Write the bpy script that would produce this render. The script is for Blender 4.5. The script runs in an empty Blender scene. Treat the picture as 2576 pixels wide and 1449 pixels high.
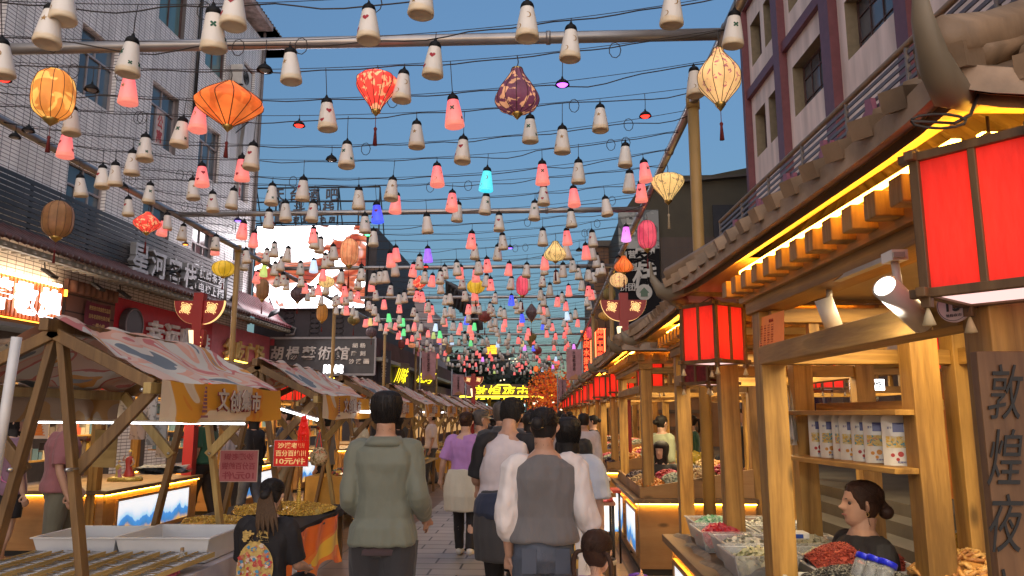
import bpy, bmesh, math, random
from math import sin, cos, pi, radians as R
from mathutils import Vector as V, Matrix, noise, Euler
random.seed(7)
SC = bpy.context.scene
COL = SC.collection
# ---------------------------------------------------------------- camera
F_PX = 1900.0; CAM_H = 1.65
PHI = math.atan(318.5/F_PX); THE = math.atan(82.5*cos(PHI)/F_PX)
cam_d = bpy.data.cameras.new('camera'); cam = bpy.data.objects.new('camera', cam_d); COL.objects.link(cam)
cam_d.sensor_width = 36; cam_d.lens = 36*F_PX/2575.0; cam_d.clip_start = 0.05; cam_d.clip_end = 1500
cam.location = (0, 0, CAM_H); cam.rotation_euler = (pi/2+PHI, 0, THE)
SC.camera = cam
# ---------------------------------------------------------------- world (dusk sky)
W = bpy.data.worlds.new('World'); SC.world = W; W.use_nodes = True
wn = W.node_tree; wn.nodes.clear()
sky = wn.nodes.new('ShaderNodeTexSky'); sky.sky_type = 'NISHITA'; sky.sun_disc = False
sky.sun_elevation = R(4.0); sky.sun_rotation = R(185); sky.air_density = 1.0; sky.dust_density = 0.6; sky.ozone_density = 3.0
hsv = wn.nodes.new('ShaderNodeHueSaturation'); hsv.inputs['Saturation'].default_value = 0.93
bg = wn.nodes.new('ShaderNodeBackground'); bg.inputs['Strength'].default_value = 0.15
wo = wn.nodes.new('ShaderNodeOutputWorld')
# the air low over the town is duller than the zenith at dusk
wtc = wn.nodes.new('ShaderNodeTexCoord'); wsp = wn.nodes.new('ShaderNodeSeparateXYZ'); wmr = wn.nodes.new('ShaderNodeMapRange')
wmr.inputs[1].default_value = .12; wmr.inputs[2].default_value = .55; wmr.inputs[3].default_value = .55; wmr.inputs[4].default_value = 1.13
wmx = wn.nodes.new('ShaderNodeMix'); wmx.data_type = 'RGBA'; wmx.blend_type = 'MULTIPLY'; wmx.inputs[0].default_value = 1
wn.links.new(wtc.outputs['Generated'], wsp.inputs[0]); wn.links.new(wsp.outputs[2], wmr.inputs[0]); wn.links.new(wmr.outputs[0], wmx.inputs[7])
wn.links.new(sky.outputs[0], hsv.inputs['Color']); wn.links.new(hsv.outputs[0], wmx.inputs[6]); wn.links.new(wmx.outputs[2], bg.inputs['Color']); wn.links.new(bg.outputs[0], wo.inputs[0])
# afterglow of the set sun, low behind the viewer: one very soft lamp
sl_ = bpy.data.lights.new('afterglow', 'SUN'); sl_.energy = 1.5; sl_.angle = R(110); sl_.color = (1, .86, .78)
so_ = bpy.data.objects.new('afterglow', sl_); COL.objects.link(so_); so_.rotation_euler = (R(58), 0, R(14)); so_.location = (0, -20, 20)
SC.view_settings.view_transform = 'Standard'; SC.view_settings.look = 'None'
SC.view_settings.exposure = 0.9; SC.view_settings.gamma = 1.0
cy = SC.cycles
cy.use_denoising = True; cy.max_bounces = 5; cy.diffuse_bounces = 3; cy.glossy_bounces = 2; cy.transmission_bounces = 4
cy.transparent_max_bounces = 8; cy.caustics_reflective = False; cy.caustics_refractive = False
cy.sample_clamp_indirect = 4.0; cy.sample_clamp_direct = 0; cy.use_adaptive_sampling = True; cy.adaptive_threshold = 0.02

# ---------------------------------------------------------------- picture -> world helpers (real distances)
_Rx = Matrix.Rotation(pi/2+PHI, 3, 'X'); _Rz = Matrix.Rotation(THE, 3, 'Z'); _RM = _Rz @ _Rx
def ray(px, py): return _RM @ V(((px-1287.5)/F_PX, -(py-724.5)/F_PX, -1.0))
def P(px, py, Y):
    d = ray(px, py); return V((0, 0, CAM_H)) + d*(Y/d.y)
def PZ(px, py, z):
    d = ray(px, py); return V((0, 0, CAM_H)) + d*((z-CAM_H)/d.z)
def XL(Y): return -11.4 + 0.021*Y        # left facade line
def XR(Y): return 8.0 - 0.037*Y          # right facade line

# ---------------------------------------------------------------- objects
def tag(o, label=None, cat=None, group=None, kind=None):
    if label: o['label'] = label
    if cat: o['category'] = cat
    if group: o['group'] = group
    if kind: o['kind'] = kind
    return o
def thing(name, label, cat, loc=(0, 0, 0), rz=0, group=None):
    o = bpy.data.objects.new(name, None); o.empty_display_size = 0.1; COL.objects.link(o)
    o.location = loc; o.rotation_euler = (0, 0, rz)
    return tag(o, label, cat, group)
def wm(o):
    m = Matrix.LocRotScale(o.location, o.rotation_euler, o.scale)
    return m if o.parent is None else wm(o.parent) @ m
def kids(o): return [c for c in COL.objects if c.parent is o]
_KIDS = {}
def copy_tree(o, loc=None, rz=None, parent=None, scale=None):
    c = o.copy(); COL.objects.link(c)
    if parent is not None: c.parent = parent; _KIDS.setdefault(parent.name, []).append(c)
    if loc is not None: c.location = loc
    if rz is not None: c.rotation_euler = (0, 0, rz)
    if scale is not None: c.scale = scale
    for ch in list(_KIDS.get(o.name, [])): copy_tree(ch, parent=c)
    return c

class MB:
    def __init__(s): s.v = []; s.f = []; s.m = []; s.s = []; s.mat = None
    def add(s, vs, fs, mi=0, sm=False, M=None):
        b = len(s.v)
        X = s.mat if M is None else (M if s.mat is None else s.mat @ M)
        if X is not None: vs = [X @ V(p) for p in vs]
        s.v.extend([tuple(p) for p in vs])
        for f in fs: s.f.append(tuple(i+b for i in f)); s.m.append(mi); s.s.append(sm)
        return s
    def box(s, c, d, mi=0, M=None):
        x, y, z = c; a, b, h = d[0]/2, d[1]/2, d[2]/2
        vs = [(x+i*a, y+j*b, z+k*h) for i in (-1, 1) for j in (-1, 1) for k in (-1, 1)]
        return s.add(vs, [(0, 1, 3, 2), (4, 6, 7, 5), (0, 4, 5, 1), (2, 3, 7, 6), (0, 2, 6, 4), (1, 5, 7, 3)], mi, False, M)
    def bb(s, x0, x1, y0, y1, z0, z1, mi=0, M=None):
        return s.box(((x0+x1)/2, (y0+y1)/2, (z0+z1)/2), (abs(x1-x0), abs(y1-y0), abs(z1-z0)), mi, M)
    def beam(s, a, b, w, h, mi=0, up=(0, 0, 1)):
        a, b = V(a), V(b); d = (b-a); L = d.length
        if L < 1e-6: return s
        d.normalize(); u = V(up)
        if abs(d.dot(u)) > 0.98: u = V((0, 1, 0))
        x = d.cross(u).normalized(); z = x.cross(d)
        M = Matrix((x, d, z)).transposed().to_4x4(); M.translation = (a+b)/2
        return s.box((0, 0, 0), (w, L, h), mi, M)
    def tube(s, pts, r, n=8, mi=0, caps=True, sm=True):
        pts = [V(p) for p in pts]; k = len(pts)
        rs = r if isinstance(r, (list, tuple)) else [r]*k
        vs = []; fs = []; px = None
        for i, p in enumerate(pts):
            t = (pts[min(i+1, k-1)]-pts[max(i-1, 0)])
            t = t.normalized() if t.length > 1e-9 else V((0, 0, 1))
            if px is None:
                u = V((0, 0, 1)) if abs(t.z) < 0.9 else V((0, 1, 0)); px = u.cross(t).normalized()
            px = (px - t*px.dot(t)).normalized(); py = t.cross(px)
            ri = rs[i]; ra, rb = ri if isinstance(ri, (tuple, list)) else (ri, ri)
            for j in range(n):
                a = 2*pi*j/n; vs.append(p+px*cos(a)*ra+py*sin(a)*rb)
        for i in range(k-1):
            for j in range(n):
                fs.append((i*n+j, i*n+(j+1) % n, (i+1)*n+(j+1) % n, (i+1)*n+j))
        if caps: fs.append(tuple(reversed(range(n)))); fs.append(tuple(range((k-1)*n, k*n)))
        return s.add(vs, fs, mi, sm)
    def lathe(s, prof, n=16, c=(0, 0, 0), mi=0, sm=True, fn=None, M=None, caps=False):
        vs = []; fs = []; k = len(prof)
        for i, (r, z) in enumerate(prof):
            for j in range(n):
                a = 2*pi*j/n; rr = r*(fn(a, z) if fn else 1)
                vs.append((c[0]+cos(a)*rr, c[1]+sin(a)*rr, c[2]+z))
        for i in range(k-1):
            for j in range(n): fs.append((i*n+j, i*n+(j+1) % n, (i+1)*n+(j+1) % n, (i+1)*n+j))
        if caps: fs.append(tuple(reversed(range(n)))); fs.append(tuple(range((k-1)*n, k*n)))
        return s.add(vs, fs, mi, sm, M)
    def grid(s, fn, nu, nv, mi=0, sm=True, closed=False):
        vs = [fn(i/nu, j/nv) for j in range(nv+1) for i in range(nu+1)]
        fs = [(j*(nu+1)+i, j*(nu+1)+i+1, (j+1)*(nu+1)+i+1, (j+1)*(nu+1)+i) for j in range(nv) for i in range(nu)]
        return s.add(vs, fs, mi, sm)
    def poly(s, pts, n, t, mi=0):
        # extruded flat outline: pts in 3D, thickness t along n (front face at pts)
        n = V(n).normalized(); k = len(pts); a = [V(p) for p in pts]; b = [p-n*t for p in a]
        fs = [tuple(range(k)), tuple(reversed(range(k, 2*k)))]+[(i, i+k, (i+1) % k+k, (i+1) % k) for i in range(k)]
        return s.add(a+b, fs, mi)
    def rings(s, rings, mi=0, sm=True, caps=True):
        n = len(rings[0]); vs = [p for r in rings for p in r]; k = len(rings)
        fs = [(i*n+j, i*n+(j+1) % n, (i+1)*n+(j+1) % n, (i+1)*n+j) for i in range(k-1) for j in range(n)]
        if caps: fs.append(tuple(reversed(range(n)))); fs.append(tuple(range((k-1)*n, k*n)))
        return s.add(vs, fs, mi, sm)
    def mesh(s, name, mats, inv=None):
        me = bpy.data.meshes.new(name)
        vs = s.v if inv is None else [tuple(inv @ V(p)) for p in s.v]
        me.from_pydata(vs, [], s.f)
        for m in (mats if isinstance(mats, (list, tuple)) else [mats]): me.materials.append(m)
        me.polygons.foreach_set('material_index', s.m); me.polygons.foreach_set('use_smooth', s.s)
        me.update()
        return me
    def build(s, name, mats, parent=None, world=True, bevel=0, fixn=True):
        inv = None; loc = (0, 0, 0)
        if parent is not None:
            if world: inv = wm(parent).inverted()
        elif world and s.v:
            xs = [p[0] for p in s.v]; ys = [p[1] for p in s.v]; zs = [p[2] for p in s.v]
            loc = ((min(xs)+max(xs))/2, (min(ys)+max(ys))/2, min(zs)); inv = Matrix.Translation(V(loc)).inverted()
        me = s.mesh(name, mats, inv)
        if fixn:
            bm = bmesh.new(); bm.from_mesh(me); bmesh.ops.recalc_face_normals(bm, faces=bm.faces); bm.to_mesh(me); bm.free()
        o = bpy.data.objects.new(name, me); COL.objects.link(o)
        o.location = loc
        if parent is not None:
            o.parent = parent; _KIDS.setdefault(parent.name, []).append(o)
        if bevel:
            md = o.modifiers.new('b', 'BEVEL'); md.width = bevel; md.segments = 2; md.limit_method = 'ANGLE'; md.angle_limit = R(50)
        return o
def struct(name, mb, mats, kind='structure', **k):
    o = mb.build(name, mats, **k); o['kind'] = kind; return o

TMP = bpy.data.scenes.new('tmp')
def evaluate(o):
    TMP.collection.objects.link(o); vl = TMP.view_layers[0]; vl.update(); dg = vl.depsgraph
    me = bpy.data.meshes.new_from_object(o.evaluated_get(dg)); bpy.data.objects.remove(o); return me
# ---------------------------------------------------------------- text as geometry
_TX = {}
def text_data(body, bold=0.0, ext=0.01, res=3):
    k = (body, bold, ext, res)
    if k in _TX: return _TX[k]
    c = bpy.data.curves.new('t', 'FONT'); c.body = body; c.extrude = ext; c.offset = bold; c.resolution_u = res
    me = evaluate(bpy.data.objects.new('t', c))
    vs = [tuple(v.co) for v in me.vertices]; fs = [tuple(p.vertices) for p in me.polygons]
    bpy.data.curves.remove(c); bpy.data.meshes.remove(me)
    if vs:
        x0 = min(v[0] for v in vs); x1 = max(v[0] for v in vs); y0 = min(v[1] for v in vs); y1 = max(v[1] for v in vs)
        vs = [((v[0]-(x0+x1)/2)/(x1-x0), (v[1]-(y0+y1)/2)/(y1-y0), v[2]) for v in vs]
    _TX[k] = (vs, fs); return _TX[k]
def put_text(mb, body, o, u, w, width, height, depth=0.02, bold=0.012, mi=0, res=3, vertical=False, skew=0.0):
    """text filling width x height, centred on o; u = reading direction, w = up"""
    o, u, w = V(o), V(u).normalized(), V(w).normalized(); n = u.cross(w)
    if vertical:
        k = len(body); hh = height/k
        for i, ch in enumerate(body):
            if ch == ' ': continue
            put_text(mb, ch, o+w*(height/2-hh*(i+.5)), u, w, width, hh*.86, depth, bold, mi, res)
        return
    vs, fs = text_data(body, bold, 0.5, res)
    mb.add([o+u*(x*width+y*height*skew)+w*(y*height)+n*(z*depth) for x, y, z in vs], fs, mi)

# ---------------------------------------------------------------- materials
_M = {}
def srgb(r, g, b):
    f = lambda c: (c/255/12.92 if c/255 <= .04045 else ((c/255+.055)/1.055)**2.4)
    return (f(r), f(g), f(b))
def new_mat(name):
    m = bpy.data.materials.new(name); m.use_nodes = True; nt = m.node_tree
    return m, nt, nt.nodes['Principled BSDF'], nt.nodes, nt.links
def mat(name, col, rough=.6, metal=0, var=.12, vs=6., bump=.0, bs=60., emit=None, es=0, alpha=1, trans=0, spec=.5, coat=0, sheen=0, stretch=(1, 1, 1), sample=True):
    if name in _M: return _M[name]
    m, nt, b, N, L = new_mat(name)
    b.inputs['Roughness'].default_value = rough; b.inputs['Metallic'].default_value = metal
    b.inputs['Specular IOR Level'].default_value = spec; b.inputs['Coat Weight'].default_value = coat
    b.inputs['Sheen Weight'].default_value = sheen
    tc = N.new('ShaderNodeTexCoord'); mp = N.new('ShaderNodeMapping'); mp.inputs['Scale'].default_value = stretch
    L.new(tc.outputs['Object'], mp.inputs[0])
    if var > 0:
        no = N.new('ShaderNodeTexNoise'); no.inputs['Scale'].default_value = vs; no.inputs['Detail'].default_value = 4
        L.new(mp.outputs[0], no.inputs['Vector'])
        rp = N.new('ShaderNodeMix'); rp.data_type = 'RGBA'
        lo = [c*(1-var) for c in col]; hi = [min(1, c*(1+var)) for c in col]
        mr = N.new('ShaderNodeMapRange'); mr.inputs[1].default_value = .3; mr.inputs[2].default_value = .7
        L.new(no.outputs[0], mr.inputs[0]); L.new(mr.outputs[0], rp.inputs[0])
        rp.inputs[6].default_value = (*lo, 1); rp.inputs[7].default_value = (*hi, 1)
        L.new(rp.outputs[2], b.inputs['Base Color'])
    else: b.inputs['Base Color'].default_value = (*col, 1)
    if bump > 0:
        n2 = N.new('ShaderNodeTexNoise'); n2.inputs['Scale'].default_value = bs; n2.inputs['Detail'].default_value = 3
        L.new(mp.outputs[0], n2.inputs['Vector'])
        bp = N.new('ShaderNodeBump'); bp.inputs['Strength'].default_value = bump; bp.inputs['Distance'].default_value = .01
        L.new(n2.outputs[0], bp.inputs['Height']); L.new(bp.outputs[0], b.inputs['Normal'])
    if emit is not None:
        b.inputs['Emission Color'].default_value = (*emit, 1); b.inputs['Emission Strength'].default_value = es
        if not sample: m.cycles.emission_sampling = 'NONE'
    b.inputs['Alpha'].default_value = alpha; b.inputs['Transmission Weight'].default_value = trans
    _M[name] = m; return m
def glow(name, col, s, sample=True):
    if name in _M: return _M[name]
    m, nt, b, N, L = new_mat(name); N.remove(b); e = N.new('ShaderNodeEmission')
    e.inputs[0].default_value = (*col, 1); e.inputs[1].default_value = s; L.new(e.outputs[0], N['Material Output'].inputs[0])
    if not sample: m.cycles.emission_sampling = 'NONE'
    _M[name] = m; return m
def wood(name, c1, c2, axis=2, scale=1.0, rough=.55, rings=9.0, bump=.15):
    if name in _M: return _M[name]
    m, nt, b, N, L = new_mat(name)
    tc = N.new('ShaderNodeTexCoord'); mp = N.new('ShaderNodeMapping')
    sc = [1*scale]*3; sc[axis] = .09*scale; mp.inputs['Scale'].default_value = sc
    L.new(tc.outputs['Object'], mp.inputs[0])
    n1 = N.new('ShaderNodeTexNoise'); n1.inputs['Scale'].default_value = 5; n1.inputs['Detail'].default_value = 3
    n1.inputs['Distortion'].default_value = .8; L.new(mp.outputs[0], n1.inputs['Vector'])
    mu = N.new('ShaderNodeMath'); mu.operation = 'MULTIPLY'; mu.inputs[1].default_value = rings; L.new(n1.outputs[0], mu.inputs[0])
    fr = N.new('ShaderNodeMath'); fr.operation = 'PINGPONG'; fr.inputs[1].default_value = 1; L.new(mu.outputs[0], fr.inputs[0])
    n3 = N.new('ShaderNodeTexNoise'); n3.inputs['Scale'].default_value = 110; n3.inputs['Detail'].default_value = 2; L.new(mp.outputs[0], n3.inputs['Vector'])
    ad = N.new('ShaderNodeMath'); ad.operation = 'MULTIPLY_ADD'; ad.inputs[1].default_value = .85; L.new(n3.outputs[0], ad.inputs[0]); L.new(fr.outputs[0], ad.inputs[2])
    mr = N.new('ShaderNodeMapRange'); mr.inputs[1].default_value = .45; mr.inputs[2].default_value = 1.45; L.new(ad.outputs[0], mr.inputs[0])
    mx = N.new('ShaderNodeMix'); mx.data_type = 'RGBA'; L.new(mr.outputs[0], mx.inputs[0])
    mx.inputs[6].default_value = (*c1, 1); mx.inputs[7].default_value = (*c2, 1)
    mk = N.new('ShaderNodeMapping'); sk_ = [1*scale]*3; sk_[axis] = .4*scale; mk.inputs['Scale'].default_value = sk_; L.new(tc.outputs['Object'], mk.inputs[0])
    vo = N.new('ShaderNodeTexVoronoi'); vo.inputs['Scale'].default_value = 4.5; L.new(mk.outputs[0], vo.inputs['Vector'])
    kr = N.new('ShaderNodeMapRange'); kr.inputs[1].default_value = .05; kr.inputs[2].default_value = .13; kr.inputs[3].default_value = .35; kr.inputs[4].default_value = 1; L.new(vo.outputs['Distance'], kr.inputs[0])
    gn = N.new('ShaderNodeTexNoise'); gn.inputs['Scale'].default_value = 2.3; gn.inputs['Detail'].default_value = 6; L.new(tc.outputs['Object'], gn.inputs['Vector'])
    gr = N.new('ShaderNodeMapRange'); gr.inputs[1].default_value = .3; gr.inputs[2].default_value = .65; gr.inputs[3].default_value = .68; gr.inputs[4].default_value = 1.08; L.new(gn.outputs[0], gr.inputs[0])
    gm = N.new('ShaderNodeMath'); gm.operation = 'MULTIPLY'; L.new(kr.outputs[0], gm.inputs[0]); L.new(gr.outputs[0], gm.inputs[1])
    gx = N.new('ShaderNodeMix'); gx.data_type = 'RGBA'; gx.blend_type = 'MULTIPLY'; gx.inputs[0].default_value = 1; L.new(mx.outputs[2], gx.inputs[6]); L.new(gm.outputs[0], gx.inputs[7]); L.new(gx.outputs[2], b.inputs['Base Color'])
    bp = N.new('ShaderNodeBump'); bp.inputs['Strength'].default_value = bump; bp.inputs['Distance'].default_value = .004
    L.new(ad.outputs[0], bp.inputs['Height']); L.new(bp.outputs[0], b.inputs['Normal'])
    b.inputs['Roughness'].default_value = rough
    _M[name] = m; return m
def brick_mat(name, c1, c2, mortar, bw, bh, plane='YZ', rough=.5, msize=.02, bump=.3, offset=.5, var=.15):
    if name in _M: return _M[name]
    m, nt, b, N, L = new_mat(name)
    tc = N.new('ShaderNodeTexCoord'); sp = N.new('ShaderNodeSeparateXYZ'); cb = N.new('ShaderNodeCombineXYZ')
    L.new(tc.outputs['Object'], sp.inputs[0]); L.new(sp.outputs[plane[0]], cb.inputs[0]); L.new(sp.outputs[plane[1]], cb.inputs[1])
    br = N.new('ShaderNodeTexBrick'); br.offset = offset; L.new(cb.outputs[0], br.inputs['Vector'])
    br.inputs['Color1'].default_value = (*c1, 1); br.inputs['Color2'].default_value = (*c2, 1); br.inputs['Mortar'].default_value = (*mortar, 1)
    br.inputs['Scale'].default_value = 1; br.inputs['Mortar Size'].default_value = msize; br.inputs['Mortar Smooth'].default_value = .1
    br.inputs['Brick Width'].default_value = bw; br.inputs['Row Height'].default_value = bh
    no = N.new('ShaderNodeTexNoise'); no.inputs['Scale'].default_value = 2.2; no.inputs['Detail'].default_value = 6
    ms = N.new('ShaderNodeMapping'); ms.inputs['Scale'].default_value = (1, 1, .14) if plane != 'XY' else (.5, .5, 1); L.new(tc.outputs['Object'], ms.inputs[0]); L.new(ms.outputs[0], no.inputs['Vector'])
    mr = N.new('ShaderNodeMapRange'); mr.inputs[1].default_value = .3; mr.inputs[2].default_value = .7; mr.inputs[3].default_value = 1-var; mr.inputs[4].default_value = 1+var*.5
    L.new(no.outputs[0], mr.inputs[0])
    mx = N.new('ShaderNodeMix'); mx.data_type = 'RGBA'; mx.blend_type = 'MULTIPLY'; mx.inputs[0].default_value = 1
    L.new(br.outputs[0], mx.inputs[6]); L.new(mr.outputs[0], mx.inputs[7]); L.new(mx.outputs[2], b.inputs['Base Color'])
    bp = N.new('ShaderNodeBump'); bp.inputs['Strength'].default_value = bump; bp.inputs['Distance'].default_value = .01; bp.invert = True
    L.new(br.outputs[1], bp.inputs['Height']); L.new(bp.outputs[0], b.inputs['Normal'])
    b.inputs['Roughness'].default_value = rough
    _M[name] = m; return m
def ramp_mat(name, stops, scale=3, detail=3, distort=1.5, rough=.7, stretch=(1, 1, 1), emit=0, seed=0, kind='noise', sample=False, constant=True):
    """printed / blotchy colours from a distorted noise"""
    if name in _M: return _M[name]
    m, nt, b, N, L = new_mat(name)
    tc = N.new('ShaderNodeTexCoord'); mp = N.new('ShaderNodeMapping'); mp.inputs['Scale'].default_value = stretch; mp.inputs['Location'].default_value = (seed*3.1, seed*1.7, seed)
    L.new(tc.outputs['Object'], mp.inputs[0])
    no = N.new('ShaderNodeTexNoise'); no.inputs['Scale'].default_value = scale; no.inputs['Detail'].default_value = detail; no.inputs['Distortion'].default_value = distort
    L.new(mp.outputs[0], no.inputs['Vector'])
    rp = N.new('ShaderNodeValToRGB'); L.new(no.outputs[0], rp.inputs[0]); rp.color_ramp.interpolation = 'CONSTANT' if constant else 'LINEAR'
    el = rp.color_ramp.elements; el[0].position = stops[0][0]; el[0].color = (*stops[0][1], 1); el[1].position = stops[1][0]; el[1].color = (*stops[1][1], 1)
    for p, c in stops[2:]: e = el.new(p); e.color = (*c, 1)
    L.new(rp.outputs[0], b.inputs['Base Color']); b.inputs['Roughness'].default_value = rough
    if emit: L.new(rp.outputs[0], b.inputs['Emission Color']); b.inputs['Emission Strength'].default_value = emit
    if emit and not sample: m.cycles.emission_sampling = 'NONE'
    _M[name] = m; return m
ORD = 'first second third fourth fifth sixth seventh eighth ninth tenth eleventh twelfth thirteenth fourteenth fifteenth sixteenth seventeenth eighteenth nineteenth twentieth'.split()
TENS = {20: 'twenty', 30: 'thirty', 40: 'forty', 50: 'fifty', 60: 'sixty', 70: 'seventy', 80: 'eighty', 90: 'ninety'}
def ordw(n):
    if n <= 20: return ORD[n-1]
    t, u = n//10*10, n % 10
    if u == 0: return {30: 'thirtieth', 40: 'fortieth', 50: 'fiftieth', 60: 'sixtieth', 70: 'seventieth', 80: 'eightieth', 90: 'ninetieth'}[t]
    return TENS[t]+'-'+ORD[u-1]
def point(name, loc, e, col, r=.05, parent=None):
    l = bpy.data.lights.new(name, 'POINT'); l.energy = e; l.color = col; l.shadow_soft_size = r
    o = bpy.data.objects.new(name, l); COL.objects.link(o); o.location = loc
    if parent is not None: o.parent = parent; o.location = wm(parent).inverted() @ V(loc)
    return o
def area(name, loc, sx, sy, e, col, parent=None, rot=(0, 0, 0)):
    l = bpy.data.lights.new(name, 'AREA'); l.shape = 'RECTANGLE'; l.size = sx; l.size_y = sy; l.energy = e; l.color = col
    o = bpy.data.objects.new(name, l); COL.objects.link(o); o.location = loc; o.rotation_euler = rot
    if parent is not None: o.parent = parent
    return o

# shared materials
WHITE = mat('white_paint', (.72, .72, .7), .5)
BLACK = mat('black_plastic', (.012, .012, .013), .45, var=0)
DARKM = mat('dark_metal', (.035, .035, .038), .4, .6)
STEEL = mat('steel', (.55, .55, .55), .3, 1, var=.05)
PIPE = mat('galvanised_pipe', (.34, .33, .33), .38, .7, var=.2, vs=3)
BRASS = mat('brass', (.55, .38, .12), .35, .9)
PINE = [wood('pine_%s' % 'xyz'[i], (.25, .125, .026), (.49, .27, .062), i, rings=9, bump=.3) for i in range(3)]
DPINE = [wood('dark_pine_%s' % 'xyz'[i], (.12, .062, .026), (.20, .11, .045), i) for i in range(3)]
STALLW = wood('stall_timber', (.14, .075, .026), (.23, .13, .045), 2)
STALLL = wood('stall_timber_light', (.33, .22, .075), (.46, .33, .12), 2)
LAMW = wood('laminate', (.33, .17, .06), (.40, .225, .085), 0, rings=5)
LED = glow('led_warm', (1, .47, .045), 30)
LEDY = glow('led_yellow', (1, .62, .06), 5)
def lit_silk():
    m, nt, b, N, L = new_mat('red_silk')   # a bulb hangs in the middle of the box: the cloth is brightest level with it
    tc = N.new('ShaderNodeTexCoord'); mp = N.new('ShaderNodeMapping'); mp.inputs['Location'].default_value = (0, 0, -.15); L.new(tc.outputs['Object'], mp.inputs[0])
    ln = N.new('ShaderNodeVectorMath'); ln.operation = 'LENGTH'; L.new(mp.outputs[0], ln.inputs[0])
    mr = N.new('ShaderNodeMapRange'); mr.inputs[1].default_value = .12; mr.inputs[2].default_value = .235; mr.inputs[3].default_value = 1; mr.inputs[4].default_value = 0; L.new(ln.outputs['Value'], mr.inputs[0])
    mx = N.new('ShaderNodeMix'); mx.data_type = 'RGBA'; L.new(mr.outputs[0], mx.inputs[0]); mx.inputs[6].default_value = (.30, .006, .004, 1); mx.inputs[7].default_value = (.85, .020, .008, 1)
    no = N.new('ShaderNodeTexNoise'); no.inputs['Scale'].default_value = 60; no.inputs['Detail'].default_value = 3; m3 = N.new('ShaderNodeMapping'); m3.inputs['Scale'].default_value = (1, 1, .25); L.new(tc.outputs['Object'], m3.inputs[0]); L.new(m3.outputs[0], no.inputs['Vector'])
    m2 = N.new('ShaderNodeMapRange'); m2.inputs[1].default_value = .3; m2.inputs[2].default_value = .7; m2.inputs[3].default_value = .78; m2.inputs[4].default_value = 1.12; L.new(no.outputs[0], m2.inputs[0])
    mz = N.new('ShaderNodeMix'); mz.data_type = 'RGBA'; mz.blend_type = 'MULTIPLY'; mz.inputs[0].default_value = 1; L.new(mx.outputs[2], mz.inputs[6]); L.new(m2.outputs[0], mz.inputs[7])
    L.new(mz.outputs[2], b.inputs['Emission Color']); b.inputs['Emission Strength'].default_value = .75; b.inputs['Base Color'].default_value = (.5, .02, .012, 1); b.inputs['Roughness'].default_value = .7
    bp = N.new('ShaderNodeBump'); bp.inputs['Strength'].default_value = .4; bp.inputs['Distance'].default_value = .005; L.new(no.outputs[0], bp.inputs['Height']); L.new(bp.outputs[0], b.inputs['Normal']); return m
REDSILK = lit_silk()
# ================================================================ ground
pav = brick_mat('paving', (.40, .36, .33), (.31, .285, .26), (.05, .045, .04), .62, .31, 'XY', .45, .012, .25, .5, .35)
g = MB(); g.grid(lambda u, v: (-60+120*u, -8+260*v, 0), 4, 8, sm=False); struct('ground', g, pav)
# side pavement in a warmer tile under the stall rows
tile_w = brick_mat('warm_tile', (.24, .15, .10), (.18, .12, .085), (.04, .03, .03), .5, .5, 'XY', .4, .012, .2, 0, .35)
g = MB(); g.bb(-10.9, -2.0, -4, 60, -.05, .004); struct('pavement', g, tile_w)
g = MB(); g.bb(.55, 4.2, -4, 60, -.05, .005); struct('pavement', g, tile_w)
g = MB(); g.bb(-.62, -.48, -4, 60, -.05, .008); struct('drain_strip', g, mat('drain_iron', (.05, .05, .05), .5, .5))

# ================================================================ facade helper
def facade(mb, O, U, Wd, Hh, ops, t=.22, mi=0, mr=0):
    """wall with recessed openings; O lower corner, U unit along, n = U x Z is the street side"""
    O, U = V(O), V(U).normalized(); Z = V((0, 0, 1)); n = U.cross(Z)
    us = sorted({0, Wd}|{a for o in ops for a in o[:2]}); zs = sorted({0, Hh}|{a for o in ops for a in o[2:4]})
    q = lambda u, z, d=0: O+U*u+Z*z-n*d
    for i in range(len(us)-1):
        for j in range(len(zs)-1):
            cu, cz = (us[i]+us[i+1])/2, (zs[j]+zs[j+1])/2
            if any(o[0] < cu < o[1] and o[2] < cz < o[3] for o in ops): continue
            mb.add([q(us[i], zs[j]), q(us[i+1], zs[j]), q(us[i+1], zs[j+1]), q(us[i], zs[j+1])], [(0, 1, 2, 3)], mi)
    for a, b, c, d in [o[:4] for o in ops]:
        for (p1, p2) in (((a, c), (b, c)), ((b, c), (b, d)), ((b, d), (a, d)), ((a, d), (a, c))):
            mb.add([q(*p1), q(*p2), q(*p2, t), q(*p1, t)], [(0, 1, 2, 3)], mr)
    return q, n
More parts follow.
